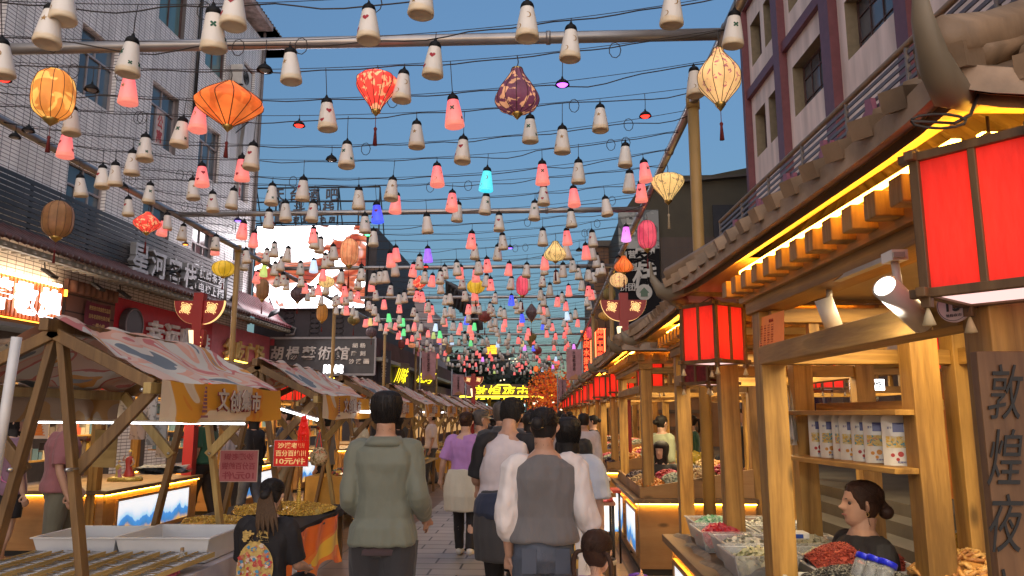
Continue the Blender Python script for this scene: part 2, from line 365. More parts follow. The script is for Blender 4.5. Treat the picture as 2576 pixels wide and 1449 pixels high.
def window(parent, q, a, b, c, d, glass, fr, dep=.14, kind='slide', fw=.05, curtain=None):
    """frame is a part, panes its sub-part"""
    f = MB(); U = (q(1, 0)-q(0, 0)); U.normalize(); Z = V((0, 0, 1)); n = U.cross(Z)
    def bar(u0, z0, u1, z1, w=fw): f.beam(q(u0, z0, dep), q(u1, z1, dep), w, w, up=n)
    bar(a, c+fw/2, b, c+fw/2); bar(a, d-fw/2, b, d-fw/2); bar(a+fw/2, c, a+fw/2, d); bar(b-fw/2, c, b-fw/2, d)
    if kind == 'slide':
        zt = c+(d-c)*.66; bar(a, zt, b, zt); m = (a+b)/2; bar(m, zt, m, d, fw*.7); bar(a+(b-a)/3, c, a+(b-a)/3, zt, fw*.7); bar(a+(b-a)*2/3, c, a+(b-a)*2/3, zt, fw*.7)
    elif kind == 'casement':
        for k in (1, 2, 3): bar(a+(b-a)*k/4, c, a+(b-a)*k/4, d, fw*.6)
        bar(a, c+(d-c)*.3, b, c+(d-c)*.3, fw*.6); bar(a, c+(d-c)*.72, b, c+(d-c)*.72, fw*.6)
    elif kind == 'tall':
        m = (a+b)/2; bar(m, c, m, d, fw*.7)
    fo = f.build('window', fr, parent)
    p = MB(); p.add([q(a, c, dep+.02), q(b, c, dep+.02), q(b, d, dep+.02), q(a, d, dep+.02)], [(0, 1, 2, 3)]); p.build('pane', glass, fo)
    if curtain:
        p = MB(); p.grid(lambda u, v: q(a+(b-a)*u, c+(d-c)*v, dep+.1+.02*sin(u*60)), 40, 1); p.build('curtain', curtain, fo)
    return fo
GLASS_B = mat('window_glass_blue', (.07, .10, .13), .08, var=.3, vs=.6, spec=.9)
GLASS_G = mat('window_glass_green', (.10, .20, .21), .08, var=.2, vs=.6, spec=.9)
ALU = mat('window_aluminium', (.42, .36, .36), .45, .3)
FRB = mat('window_frame_brown', (.10, .055, .05), .5)
CURT = mat('pale_curtain', (.45, .42, .42), .9)
POSTER = mat('paper_poster', (.62, .52, .50), .8)
REDINK = mat('red_ink', (.45, .07, .08), .7)

# ================================================================ hotel on the left
hotel = thing('hotel_building', 'tall white-tiled hotel with rows of sliding windows on the left side of the street', 'building', (-11.2, 12, 0))
TILE = brick_mat('white_wall_tile', (.88, .85, .84), (.80, .77, .76), (.17, .15, .15), .26, .085, 'YZ', .35, .009, .35, 0, .24)
WALLP = mat('pale_plaster', (.42, .38, .34), .8, bump=.3, bs=8)
Y0, Y1 = -6.0, 27.0
O = V((XL(Y1), Y1, 0)); U = V((XL(Y0)-XL(Y1), Y0-Y1, 0)).normalized(); WL = (V((XL(Y0), Y0, 0))-O).length
n_chk = U.cross(V((0, 0, 1)))
# U runs toward the camera (-Y); U x Z must point to +X
if n_chk.x < 0: O = V((XL(Y0), Y0, 0)); U = -U
def uy(Y): return abs((Y-O.y)/U.y)
ops = []
cols = [(12.45, 14.05), (16.45, 17.95), (19.65, 21.1), (22.5, 23.95), (25.4, 26.4), (9.2, 10.8), (6.0, 7.6), (2.8, 4.4)]
for y0_, y1_ in cols:
    a, b = sorted((uy(y0_), uy(y1_)))
    for c, d, kind in ((6.0, 7.55, 'slide'), (9.25, 11.0, 'slide'), (12.87, 14.4, 'tall')): ops.append((a, b, c, d, kind))
mb = MB(); q, n = facade(mb, O, U, WL, 16.0, ops)
mb.build('wall', TILE, hotel)
mb = MB(); mb.bb(XL(27)-9, XL(27)-.02, 26.98, 27.02, 0, 16); mb.build('end_wall', WALLP, hotel)
for k, o in enumerate(ops):
    gl = GLASS_G if o[4] == 'tall' else GLASS_B
    w_ = window(hotel, q, *o[:4], gl, ALU if o[4] != 'tall' else FRB, kind=o[4], curtain=CURT if k % 3 == 1 else None)
    if o[4] == 'slide' and o[2] > 8 and k % 2 == 1:
        a, b, c, d = o[:4]; ua, ub = a+(b-a)*.36, a+(b-a)*.64; zt = c+(d-c)*.64
        p = MB(); p.add([q(ua, c+.06, .13), q(ub, c+.06, .13), q(ub, zt, .13), q(ua, zt, .13)], [(0, 1, 2, 3)]); po = p.build('window_poster', POSTER, w_)
        t = MB(); put_text(t, '公寓', (q(ua, c, .12)+q(ub, zt, .12))/2, U, (0, 0, 1), (ub-ua)*.7, (zt-c)*.8, .01, vertical=True); t.build('poster_lettering', REDINK, w_)
# roof with overhanging tiled edge
mb = MB()
for s_ in range(2):
    mb.add([(XL(-6)+.7, -6, 16.45), (XL(28)+.15, 29.0, 16.45), (XL(28)+.15, 29.0, 16.75), (XL(-6)+.7, -6, 16.75)], [(0, 1, 2, 3)]) if s_ == 0 else None
mb.bb(-12.4, -10.45, -6, 29.1, 16.35, 16.55); mb.bb(-20, -10.45, 26.9, 29.1, 16.35, 16.55)
mb.build('roof_eave', mat('stained_soffit', (.42, .33, .32), .9, var=.45, vs=4), hotel)
mb = MB()
for i in range(150): yy = -5+i*.23; mb.tube([(-10.5, yy, 16.62), (-12.2, yy, 17.3)], .075, 6)
mb.grid(lambda u, v: (-10.45-2*v, -6+35.1*u, 16.56+.75*v), 1, 1, sm=False)
mb.build('roof_tiles', mat('old_roof_tile', (.11, .08, .07), .8), hotel)
mb = MB()
mb.tube([(XL(21.9)+.07, 21.9, 10.9), (XL(21.9)+.07, 21.9, 16.3)], .055, 8)
mb.build('drainpipe', DARKM, hotel)
mb = MB(); mb.tube([(XL(26.9)+.06, 26.93, 4.9), (XL(26.9)+.06, 26.93, 16.3)], .06, 8); mb.build('drainpipe', mat('grey_pipe', (.16, .14, .14), .5), hotel)
for i, (yy, zz) in enumerate(((24.7, 13.0), (24.7, 11.9))):
    a = MB(); x = XL(yy)+.02; a.bb(x, x+.42, yy-.42, yy+.42, zz, zz+.72)
    ac = a.build('air_conditioner', mat('ac_casing', (.55, .53, .50), .5), hotel, bevel=.02)
    a = MB()
    for r in (.06, .12, .18, .24): a.tube([(x+.43, yy-.08+r*cos(t*pi/12), zz+.36+r*sin(t*pi/12)) for t in range(25)], .01, 5)
    for t in range(8): a.tube([(x+.43, yy-.08, zz+.36), (x+.43, yy-.08+.25*cos(t*pi/4), zz+.36+.25*sin(t*pi/4))], .008, 5)
    a.build('fan_grille', DARKM, ac)
    a = MB(); a.bb(x+.02, x+.03, yy-.36, yy+.36, zz-.05, zz-.03); a.beam((x, yy-.35, zz-.02), (x+.45, yy-.35, zz-.02), .04, .04); a.beam((x, yy+.35, zz-.02), (x+.45, yy+.35, zz-.02), .04, .04); a.beam((x, yy+.35, zz-.4), (x+.42, yy+.35, zz-.02), .03, .03); a.build('bracket', DARKM, ac)
a = MB()
for k in range(4): a.tube([(XL(25)+.3, 25.1+.02*k, 12.9), (XL(25)+.12+.03*k, 25.4+.04*k, 12.6+.1*k), (XL(25)+.06, 25.3+.06*k, 11.0), (XL(25)+.05, 25.45, 8+.3*k)], .018, 6)
a.build('refrigerant_pipe', mat('pipe_wrap', (.3, .28, .26), .8), hotel)

# slatted screen
sl = MB(); z = 5.42
while z < 6.5:
    sl.beam((XL(-4)+.32, -4, z), (XL(24.9)+.32, 24.9, z), .03, .092); z += .118
for yy in range(-3, 25, 2): sl.beam((XL(yy)+.26, yy, 5.36), (XL(yy)+.26, yy, 6.48), .05, .05)
sl.bb(XL(24.9)+.1, XL(24.9)+.34, 24.9, 24.96, 5.36, 6.48)
sc = sl.build('slatted_screen', mat('dark_slat_metal', (.062, .060, .066), .35, .4, var=.25, vs=1.5)); tag(sc, 'dark grey slatted metal screen running below the hotel windows', 'screen')

# hotel name letters
LETS = mat('letter_steel', (.36, .36, .37), .4, .5); LETD = mat('letter_side_dark', (.05, .05, .055), .5)
def wall_letters(root, text, Ya, Yb, z0, z1, mat_, off=.4, depth=.12, name='letter', bold=.02):
    k = len(text); 
    for i, ch in enumerate(text):
        if ch == ' ': continue
        ya = Ya+(Yb-Ya)*(i+.5)/k; w_ = abs(Yb-Ya)/k*.86
        m = MB(); put_text(m, ch, (XL(ya)+off, ya, (z0+z1)/2), (0.021, 1, 0), (0, 0, 1), w_, z1-z0, depth, bold)
        m.build(name, mat_, root)
# reading direction on the left wall is away from the camera (+Y) seen from the street
hs = thing('hotel_sign', 'grey raised characters of the hotel name with two small lines mounted on the slatted screen', 'sign', (-10.6, 21.5, 5.4))
wall_letters(hs, '星河客栈', 18.4, 21.95, 5.30, 6.04, LETS, .46, .16)
wall_letters(hs, '棋牌茶艺', 22.1, 23.75, 5.76, 6.05, LETS, .46, .08, 'small_letter')
wall_letters(hs, '电梯上楼', 22.1, 23.75, 5.34, 5.62, LETS, .46, .08, 'small_letter')
m = MB(); m.beam((XL(22)+.45, 22.1, 5.69), (XL(23.7)+.45, 23.75, 5.69), .05, .03); m.tube([(XL(23.9)+.5, 23.95, 5.3), (XL(23.9)+.5, 23.95, 6.15)], .05, 6); m.tube([(XL(23.9)+.5, 23.95, 6.1), (XL(23.9)+.5, 23.95, 6.4)], [.13, .01], 6); m.build('arrow_frame', LETS, hs)

# tiled canopy along the facade
can = thing('tiled_canopy', 'narrow tiled canopy with round tile ends above the left shop signs', 'canopy', (-10.6, 10, 4.8))
TILED = mat('canopy_tile', (.10, .045, .042), .55, var=.35, vs=5); TILEM = mat('canopy_tile_maroon', (.20, .05, .06), .45, var=.25, vs=5)
def ctile(Ya, Yb, zt, xi, name, mt, step=.2):
    m = MB(); N_ = int((Yb-Ya)/step)
    for i in range(N_+1):
        yy = Ya+i*step; x0 = XL(yy)
        m.tube([(x0+1.0, yy, 4.98), (x0+.6, yy, 5.2), (x0+xi, yy, zt)], .062, 7)
    m.grid(lambda u, v: (XL(Ya+(Yb-Ya)*u)+1.0-(1.0-xi)*v, Ya+(Yb-Ya)*u, 4.94+(zt-4.98)*(v**1.15)), 12, 4)
    return m.build(name, mt, can)
ctile(-4, 24.8, 5.45, .2, 'roof_tiles', TILED)
ctile(24.9, 28.7, 5.95, .06, 'roof_tiles', TILEM)
m = MB(); m.bb(0, 0, 0, 0, 0, 0) if False else None
m.beam((XL(-4)+.9, -4, 4.84), (XL(28.8)+.9, 28.8, 4.84), .1, .12); m.build('eave_board', mat('eave_board', (.22, .20, .15), .7), can)
m = MB()
for i in range(118): yy = -3+i*.27; m.box((XL(yy)+.78, yy, 4.83), (.5, .07, .05))
m.build('rafter_ends', mat('rafter_paint', (.20, .17, .13), .7), can)
m = MB(); m.tube([(XL(28)+.06, 28.8, 6.15), (XL(28)+.3, 28.85, 5.6), (XL(28)+.8, 28.85, 5.1), (XL(28)+1.15, 28.85, 4.95), (XL(28)+1.12, 28.8, 4.72), (XL(28)+.8, 28.8, 4.7)], .045, 8); m.build('edge_pipe', mat('grey_pipe', (.3, .3, .3), .5), can)
m = MB(); m.tube([(XL(26.9)+.9, 26.6, 5.1), (XL(26.9)+.95, 26.9, 5.28), (XL(26.9)+.95, 27.3, 5.42), (XL(27)+.9, 27.6, 5.6)], [.02, .1, .11, .03], 8); m.build('bird_ornament', DARKM, can)

# shop fronts under the canopy: each a thing
BRN = mat('brown_cladding', (.13, .085, .065), .6, bump=.2, bs=12)
def signboard(name, label, Ya, Yb, z0, z1, face, off=.12, edge=None, t=.12):
    r = thing(name, label, 'sign', (XL((Ya+Yb)/2)+off, (Ya+Yb)/2, z0))
    m = MB(); m.poly([(XL(Ya)+off, Ya, z0), (XL(Yb)+off, Yb, z0), (XL(Yb)+off, Yb, z1), (XL(Ya)+off, Ya, z1)], (1, 0, 0), t); m.build('panel', face, r)
    if edge:
        m = MB()
        for a, b in (((Ya, z0), (Yb, z0)), ((Ya, z1), (Yb, z1)), ((Ya, z0), (Ya, z1)), ((Yb, z0), (Yb, z1))): m.beam((XL(a[0])+off+.02, a[0], a[1]), (XL(b[0])+off+.02, b[0], b[1]), .06, .06)
        m.build('frame', edge, r)
    return r
OUTR = mat('corrugated_orange', (.55, .13, .03), .6)
s1 = signboard('lit_sign', 'restaurant sign with glowing white characters over orange slats', 11.0, 16.65, 3.62, 4.5, mat('slat_brown', (.08, .06, .055), .6), edge=None)
m = MB(); i = 11.0
while i < 16.5: m.bb(XL(i)+.13, XL(i)+.17, i, i+.06, 3.64, 4.48); i += .115
m.build('vertical_slats', OUTR, s1)
m = MB(); m.beam((XL(11)+.2, 11, 4.5), (XL(16.3)+.2, 16.3, 4.5), .07, .05); m.build('led_strip', glow('led_white_warm', (1, .72, .42), 14), s1)
m = MB(); m.beam((XL(12)+.2, 12, 3.6), (XL(16.4)+.2, 16.4, 3.6), .03, .02); m.beam((XL(16.5)+.2, 16.5, 3.62), (XL(16.5)+.2, 16.5, 3.85), .05, .05); m.beam((XL(16.5)+.2, 16.5, 4.3), (XL(16.5)+.2, 16.5, 4.45), .05, .05); m.build('led_edge', glow('led_orange', (1, .33, .03), 4), s1)
wall_letters(s1, '大水芹敬煌', 12.5, 16.35, 3.72, 4.38, glow('letter_white', (.86, .9, 1), 3.2), .24, .06, 'glowing_letter', .035)
m = MB(); m.bb(-11.05, XL(8)+.9, -4, 16.7, 3.34, 3.42); m.build('soffit', mat('soffit_grey', (.2, .2, .2), .6), s1)
for yy in (15.3, 13.8): 
    m = MB(); m.lathe([(0, 0), (.07, 0), (.07, .02), (0, .02)], 16, (XL(yy)+.6, yy, 3.325)); m.build('downlight', glow('downlight', (1, .95, .9), 8), s1)
pier = thing('brick_pier', 'brown brick wall between the glowing sign and the red sign', 'wall', (XL(17.6)+.05, 17.6, 0))
m = MB(); m.poly([(XL(16.7)+.1, 16.7, 0), (XL(18.6)+.1, 18.6, 0), (XL(18.6)+.1, 18.6, 4.75), (XL(16.7)+.1, 16.7, 4.75)], (1, 0, 0), .15); m.build('wall', brick_mat('pier_brick', (.24, .12, .09), (.20, .11, .09), (.06, .04, .035), 1.1, .4, 'YZ', .7, .02, .4, 0, .2), pier)
m = MB()
for i in range(8): yy = 16.85+i*.23; m.tube([(XL(yy)+.14, yy, 4.45), (XL(yy)+.14, yy, 4.72)], .1, 8)
m.build('brick_dentils', mat('dentil_brick', (.25, .13, .09), .7), pier)
bn = thing('cloth_banner', 'maroon cloth banner with three rows of yellow writing hung on the brown brick wall', 'banner', (XL(17.9)+.15, 17.85, 3.7))
m = MB(); m.grid(lambda u, v: (XL(17.35+u)+.16+.02*sin(9*u)*sin(5*v), 17.35+1.0*u-.05*sin(v*3), 3.66+.68*v-.03*sin(u*pi)), 16, 10); m.build('cloth', mat('maroon_cloth', (.17, .03, .055), .8), bn)
m = MB()
for k, t_ in enumerate(('敦煌夜市欢迎您来品尝', '百年老店特色美食城', '一楼小吃')): put_text(m, t_, (XL(17.85)+.19, 17.85, 4.18-.2*k), (.021, 1, 0), (0, 0, 1), (.85, .85, .5)[k], .11, .004)
m.build('lettering', mat('yellow_print', (.55, .38, .16), .7), bn)
s2 = signboard('shop_sign', 'red fascia sign with large grey raised characters and a round dark disc', 18.6, 24.0, 2.95, 4.62, mat('red_panel', (.55, .03, .05), .45, var=.08))
wall_letters(s2, '幸运咖', 19.95, 22.75, 3.5, 4.22, mat('letter_white_matte', (.75, .73, .73), .5), .2, .1)
wall_letters(s2, '啡', 22.8, 23.7, 3.55, 4.15, mat('letter_white_matte', (.5, .5, .5), .5), .2, .1)
m = MB()
def dsk(mb, y, z, r, x, t): mb.poly([(x, y+r*cos(a*pi/18), z+r*sin(a*pi/18)) for a in range(36)], (1, 0, 0), t)
dsk(m, 19.2, 3.95, .46, XL(19.2)+.3, .16); dk = m.build('round_disc', mat('disc_dark', (.06, .05, .055), .4), s2)
m = MB()
for a in range(36):
    a0, a1 = a*pi/18, (a+1)*pi/18; m.beam((XL(19.2)+.31, 19.2+.42*cos(a0), 3.95+.42*sin(a0)), (XL(19.2)+.31, 19.2+.42*cos(a1), 3.95+.42*sin(a1)), .02, .02)
m.build('disc_rim', mat('disc_rim', (.25, .2, .22), .4), dk)
s3 = signboard('shop_sign', 'pink fascia sign with four gold raised characters beside the red one', 24.0, 28.95, 3.0, 4.62, mat('pink_panel', (.62, .15, .19), .4, var=.08))
wall_letters(s3, '名吃广场', 24.7, 28.2, 3.4, 4.2, mat('letter_gold', (.80, .56, .2), .35, .4), .2, .1)
for yy in (10.5, 12.9, 15.4, 17.1, 18.2):
    f_ = thing('floodlight', '%s square floodlight under the left tiled canopy, counted from the near end' % ordw([10.5, 12.9, 15.4, 17.1, 18.2].index(yy)+1), 'floodlight', (XL(yy)+.55, yy, 4.62), group='floodlights under the left canopy')
    m = MB(); m.box((0, 0, 0), (.3, .24, .05)); m.build('housing', DARKM, f_, world=False); m = MB(); m.box((.02, 0, -.028), (.24, .19, .006)); m.build('lens', mat('flood_lens', (.45, .45, .42), .2), f_, world=False)
    m = MB(); m.tube([(-.15, 0, .02), (-.25, 0, .12)], .015); m.build('arm', DARKM, f_, world=False)
    f_.rotation_euler = (0, R(35), 0)
for yy, e_ in ((20.5, 130), (26.3, 130), (17.7, 45)):  # added fill spots that brighten the shop signs; the modelled floodlights stay unlit
    l_ = bpy.data.lights.new('sign_fill', 'SPOT'); l_.energy = e_; l_.color = (1, .9, .85); l_.spot_size = R(150); l_.shadow_soft_size = .15; l_.spot_blend = 1
    o_ = bpy.data.objects.new('sign_fill', l_); COL.objects.link(o_); o_.location = (XL(yy)+1.15, yy, 4.7); o_.rotation_euler = (0, R(-50), 0)
# ground-floor shop interiors behind the stalls
SHOPW = mat('shop_wall_dark', (.07, .055, .05), .7); SHOPL = glow('shop_light', (1, .9, .75), 2.2)
for i, (ya, yb) in enumerate(((-2, 6), (6, 11), (11, 16.6), (18.6, 24), (24, 29))):
    r = thing('ground_floor_shop', ('plain dark shop front with glass doors under the %s fascia of the left row' % ('near', 'brown', 'glowing', 'red', 'pink')[i]), 'shop front', (XL(ya)+.05, (ya+yb)/2, 0))
    m = MB(); 
    ops2 = [(.4+k*1.6, 1.7+k*1.6, .1, 2.5) for k in range(int((yb-ya-.8)/1.6))]
    q2, n2 = facade(m, (XL(ya)+.06, ya, 0), (0.021, 1, 0), yb-ya, 3.6, ops2, .12); m.build('wall', SHOPW, r)
    for k, o in enumerate(ops2):
        w_ = window(r, q2, *o, mat('shop_glass_%d' % (k % 2), ((.10, .08, .06), (.03, .03, .035))[k % 2], .1), ALU, .08, kind='tall')
    m = MB(); m.beam((XL(ya)+.2, ya+.5, 2.7), (XL(yb)+.2, yb-.5, 2.7), .05, .03); m.build('light_strip', SHOPL, r)

# ================================================================ building with the screen (faces the camera)
YB = 29.0
lb = thing('screen_building', 'dark building with lattice panels carrying the giant screen and the art gallery sign', 'building', (-8.7, 31, 0))
m = MB(); m.bb(-11.4, -6.62, YB+.1, YB+9, 0, 9.0); m.build('wall', mat('slate_cladding', (.04, .036, .045), .6, bump=.2, bs=6), lb)
m = MB()
for px_ in (725, 790, 850):
    c = P(px_, 812, YB); 
    for k in range(6):
        for s_ in (-1, 1):
            zc = c.z-.5+k*.2; m.tube([(c.x+s_*.03+s_*.17*(sin(t*pi/6)), YB+.08, zc+.1*cos(t*pi/6)) for t in range(7)], .014, 5)
m.build('lattice_panel', mat('lattice_black', (.012, .011, .014), .5), lb)
p0, p1 = P(635, 775, YB-.15), P(922, 567, YB-.15)
scr = thing('video_screen', 'giant lit outdoor video screen showing orange hands on white', 'screen', ((p0.x+p1.x)/2, YB-.1, p0.z))
m = MB(); m.bb(p0.x-.06, p1.x+.06, YB-.12, YB+.1, p0.z-.06, p1.z+.06); m.build('casing', DARKM, scr)
def screen_mat():
    m_, nt, b, N, L = new_mat('screen_image'); N.remove(b)
    tc = N.new('ShaderNodeTexCoord'); no = N.new('ShaderNodeTexNoise'); mp = N.new('ShaderNodeMapping'); mp.inputs['Scale'].default_value = (.42, 1, .75); mp.inputs['Location'].default_value = (1.4, 0, .3)
    no.inputs['Scale'].default_value = 1.0; no.inputs['Detail'].default_value = 3; no.inputs['Distortion'].default_value = 1.6
    L.new(tc.outputs['Object'], mp.inputs[0]); L.new(mp.outputs[0], no.inputs['Vector'])
    rp = N.new('ShaderNodeValToRGB'); e = rp.color_ramp.elements
    e[0].position = 0; e[0].color = (.012, .006, .012, 1); e[1].position = .37; e[1].color = (.05, .008, .004, 1)
    for p_, c_ in ((.41, (.075, .02, .01)), (.445, (.085, .05, .045)), (.47, (1, .9, .95)), (.62, (1, .96, 1))): q_ = e.new(p_); q_.color = (*c_, 1)
    L.new(no.outputs[0], rp.inputs[0]); em = N.new('ShaderNodeEmission'); em.inputs[1].default_value = 6.0
    L.new(rp.outputs[0], em.inputs[0]); L.new(em.outputs[0], N['Material Output'].inputs[0]); return m_
m = MB(); m.add([(p0.x, YB-.125, p0.z), (p1.x, YB-.125, p0.z), (p1.x, YB-.125, p1.z), (p0.x, YB-.125, p1.z)], [(0, 1, 2, 3)]); m.build('display', screen_mat(), scr)
# gallery sign
p0, p1 = P(672, 943, YB), P(946, 850, YB)
gs = thing('gallery_sign', 'dark grey gallery signboard with silver calligraphy and a pale frame under the screen', 'sign', ((p0.x+p1.x)/2, YB, p0.z))
m = MB(); m.bb(p0.x, p1.x, YB-.06, YB+.08, p0.z, p1.z); m.build('panel', mat('gallery_panel', (.055, .055, .065), .35), gs)
m = MB()
for a, b in (((p0.x, p0.z), (p1.x, p0.z)), ((p0.x, p1.z), (p1.x, p1.z)), ((p0.x, p0.z), (p0.x, p1.z)), ((p1.x, p0.z), (p1.x, p1.z))): m.beam((a[0], YB-.08, a[1]), (b[0], YB-.08, b[1]), .06, .08)
m.build('frame', mat('frame_grey', (.35, .34, .36), .5), gs)
def sz(a, b, Y): return (P(b, 900, Y)-P(a, 900, Y)).x
for ch, x0, x1 in zip('胡楊藝術館', (682, 720, 760, 800, 840), (712, 752, 794, 832, 878)):
    c = P((x0+x1)/2, 888, YB-.1); m = MB(); put_text(m, ch, c, (1, 0, 0), (0, 0, 1), sz(x0, x1, YB), .52, .06, .02, skew=.12); m.build('letter', mat('letter_silver', (.50, .47, .46), .35, .5), gs)
for j, (row, xs) in enumerate((('胡杨', (893, 912)), ('雕刻', (890, 912)), ('沙漠画', (884, 902, 921)))):
    for ch, x in zip(row, xs):
        c = P(x, 869+20*j, YB-.1); m = MB(); put_text(m, ch, c, (1, 0, 0), (0, 0, 1), .21, .19, .03, .02); m.build('small_letter', mat('letter_silver_small', (.65, .62, .6), .3, .5), gs)
m = MB(); c = P(685, 860, YB-.1); m.box(c, (.16, .02, .28)); m.build('red_seal', mat('seal_red', (.35, .03, .05), .5), gs)
for i, (x0, x1) in enumerate(((812, 838), (838, 868))):
    r = thing('lit_sign', ('small overexposed white shop sign below the gallery board, %s of two' % ('left', 'right')[i]), 'sign', P((x0+x1)/2, 928, YB-.6))
    m = MB(); a, b = P(x0+2, 938, YB-.7), P(x1-4, 918, YB-.7); m.bb(a.x, b.x, YB-.75, YB-.6, a.z, b.z); m.build('panel', mat('sign_back', (.5, .5, .5), .5), r)
    m = MB(); put_text(m, ('美食', '小吃')[i], ((a.x+b.x)/2, YB-.77, (a.z+b.z)/2), (1, 0, 0), (0, 0, 1), (b.x-a.x)*1.0, (b.z-a.z)*1.1, .03, .05); m.build('letter', glow('sign_white', (1, 1, 1), 5), r)
# roof letter frame
p0, p1 = P(640, 563, YB+.4), P(956, 470, YB+.4)
rf = thing('rooftop_sign', 'dark rooftop frame with rows of unlit characters above the screen', 'sign', ((p0.x+p1.x)/2, YB+.4, p0.z))
m = MB()
for z in (p0.z, p1.z, p0.z+.9): m.beam((p0.x, YB+.4, z), (p1.x, YB+.4, z), .05, .05)
for k in range(7): x = p0.x+(p1.x-p0.x)*k/6; m.beam((x, YB+.4, p0.z-.3), (x, YB+.4, p1.z), .05, .05); m.beam((x, YB+.4, p1.z), (x, YB+1.4, p0.z-.3), .04, .04)
m.build('frame', DARKM, rf)
LD = mat('roof_letter', (.10, .10, .12), .6)
for row, xs, y, h in (('天台酒吧', (700, 744, 788, 835), 490, .5), ('星斗客栈', (715, 752, 790, 826), 522, .5), ('一览夜景特色房', (700, 722, 745, 768, 790, 812, 835), 552, .26)):
    for ch, x in zip(row, xs): m = MB(); put_text(m, ch, P(x, y, YB+.3), (1, 0, 0), (0, 0, 1), h*.95 if h > .3 else .26, h, .08, .01); m.build('letter', LD, rf)

# ================================================================ left street beyond: low shops with brown fascia
lo = thing('shop_row', 'low shop row with a rusty brown fascia beyond the screen building', 'building', (-8, 45, 0))
m = MB(); m.bb(-12, -6.6, 38.1, 70, 0, 3.4); m.bb(-12, -6.55, YB+.3, 66, 3.9, 4.65); m.build('fascia_wall', mat('rust_fascia', (.11, .05, .045), .7, var=.3, vs=1.5), lo)
m = MB(); m.bb(-9.2, -6.3, YB+.2, 66, 3.72, 3.86); m.build('canopy_board', mat('pale_canopy', (.4, .42, .38), .6), lo)
m = MB(); 
for k in range(24): m.bb(-6.5, -6.44, 38.4+k*1.1, 38.9+k*1.1, .5, 2.9)
m.build('lit_window', glow('far_window', (1, .55, .22), .35, False), lo)
NEONY = glow('neon_yellow', (1, .80, .02), 1.4, False)
def tilt_sign(px0, px1, py0, py1, Y, text, label, tilt):
    a, b = P(px0, py1, Y), P(px1, py0, Y); c = (a+b)/2
    r = thing('shop_sign', label, 'sign', (c.x, Y, a.z)); w_, h_ = b.x-a.x, b.z-a.z
    u = V((1, .25, -.12)).normalized(); up = V((tilt, 0, 1)).normalized()
    m = MB(); m.poly([c-u*w_/2-up*h_/2, c+u*w_/2-up*h_/2, c+u*w_/2+up*h_/2, c-u*w_/2+up*h_/2], (.2, -1, 0), .08); m.build('panel', mat('sign_panel_brown', (.10, .07, .05), .5), r)
    m = MB(); put_text(m, text, c+V((0, -.04, 0)), u, up, w_*.75, h_*.62, .03, .006, skew=.3); m.build('neon_letters', NEONY, r); return r
tilt_sign(991, 1030, 912, 955+22, 33, '川味', 'tilted brown board with yellow neon calligraphy hung under the brown fascia', 0)
tilt_sign(1045, 1098, 925, 962+12, 36, '烧烤', 'wider tilted board with slanting yellow neon calligraphy next to the banner pole', .25)
r = thing('shop_sign', 'narrow dark board with small silver characters beside the gallery sign', 'sign', P(962, 925, 30)); a, b = P(950, 962, 30), P(978, 880, 30)
m = MB(); m.poly([(a.x, 30, a.z), (b.x, 30.4, a.z), (b.x, 30.4, b.z), (a.x, 30, b.z)], (0, -1, 0), .06); m.build('panel', mat('gallery_panel', (.05, .05, .06), .4), r)
m = MB(); put_text(m, '丝路艺术', ((a.x+b.x)/2, 30.1, (a.z+b.z)/2), (1, .3, 0), (0, 0, 1), .2, .9, .02, vertical=True); m.build('letter', mat('letter_silver', (.5, .5, .5), .4), r)
for i, (x0, x1, y0_, y1_, c_) in enumerate(((985, 1020, 958, 968, (1, 1, 1)), (1065, 1135, 985, 995, (1, .35, .1)), (1170, 1200, 935, 965, (1, 1, 1)), (1215, 1235, 965, 1003, (1, .95, .9)))):
    pass
# pale hazy far building behind the row, with a big printed hoarding
fb = thing('far_building', 'pale stepped concrete building rising behind the brown shop row', 'building', (-12, 62, 0))
m = MB(); A = P(925, 640, 62); m.bb(-22, -12.3, 60, 72, 0, 13.5)
m.add([(-14.2, 60, 13.5), (-12.3, 60, 13.5), (-12.9, 60, 15.3), (-13.9, 60, 15.3), (-14.2, 72, 13.5), (-12.3, 72, 13.5), (-12.9, 72, 15.3), (-13.9, 72, 15.3)], [(0, 1, 2, 3), (4, 7, 6, 5), (0, 4, 5, 1), (1, 5, 6, 2), (2, 6, 7, 3), (3, 7, 4, 0)])
m.bb(-12.3, -9.0, 61, 70, 0, 10); m.add([(-12.3, 61, 10), (-9.0, 61, 10), (-12.3, 61, 12.5), (-12.3, 70, 10), (-9.0, 70, 10), (-12.3, 70, 12.5)], [(0, 1, 2), (3, 5, 4), (0, 3, 4, 1), (1, 4, 5, 2), (0, 2, 5, 3)])
m.build('wall', mat('hazy_wall', (.30, .25, .25), .8, var=.2, vs=.4), fb)
m = MB(); 
for k in range(5): m.bb(-12.0+k*.55, -11.7+k*.55, 60.9, 60.98, 6.3-.2*k, 8.6-.35*k)
m.build('hoarding_print', mat('hoarding_red', (.35, .10, .10), .7), fb)
pg = thing('tiled_gable', 'upturned dark tiled gable of an old roof above the left shops', 'roof', (-9.0, 40, 5))
m = MB(); 
m.tube([P(1118, 705, 45), P(1145, 722, 45), P(1175, 745, 45), P(1205, 790, 45), P(1210, 830, 45)], [.05, .12, .2, .2, .15], 6)
for k in range(9): a = P(1128+9*k, 712+9*k, 45.2); m.tube([a, a+V((-.35, 2, -.6))], .1, 6)
m.grid(lambda u, v: P(1120+85*u, 708+80*u*u+60*v, 45.3+3*v), 6, 2)
m.build('roof_tiles', mat('far_tile', (.08, .075, .08), .7), pg)

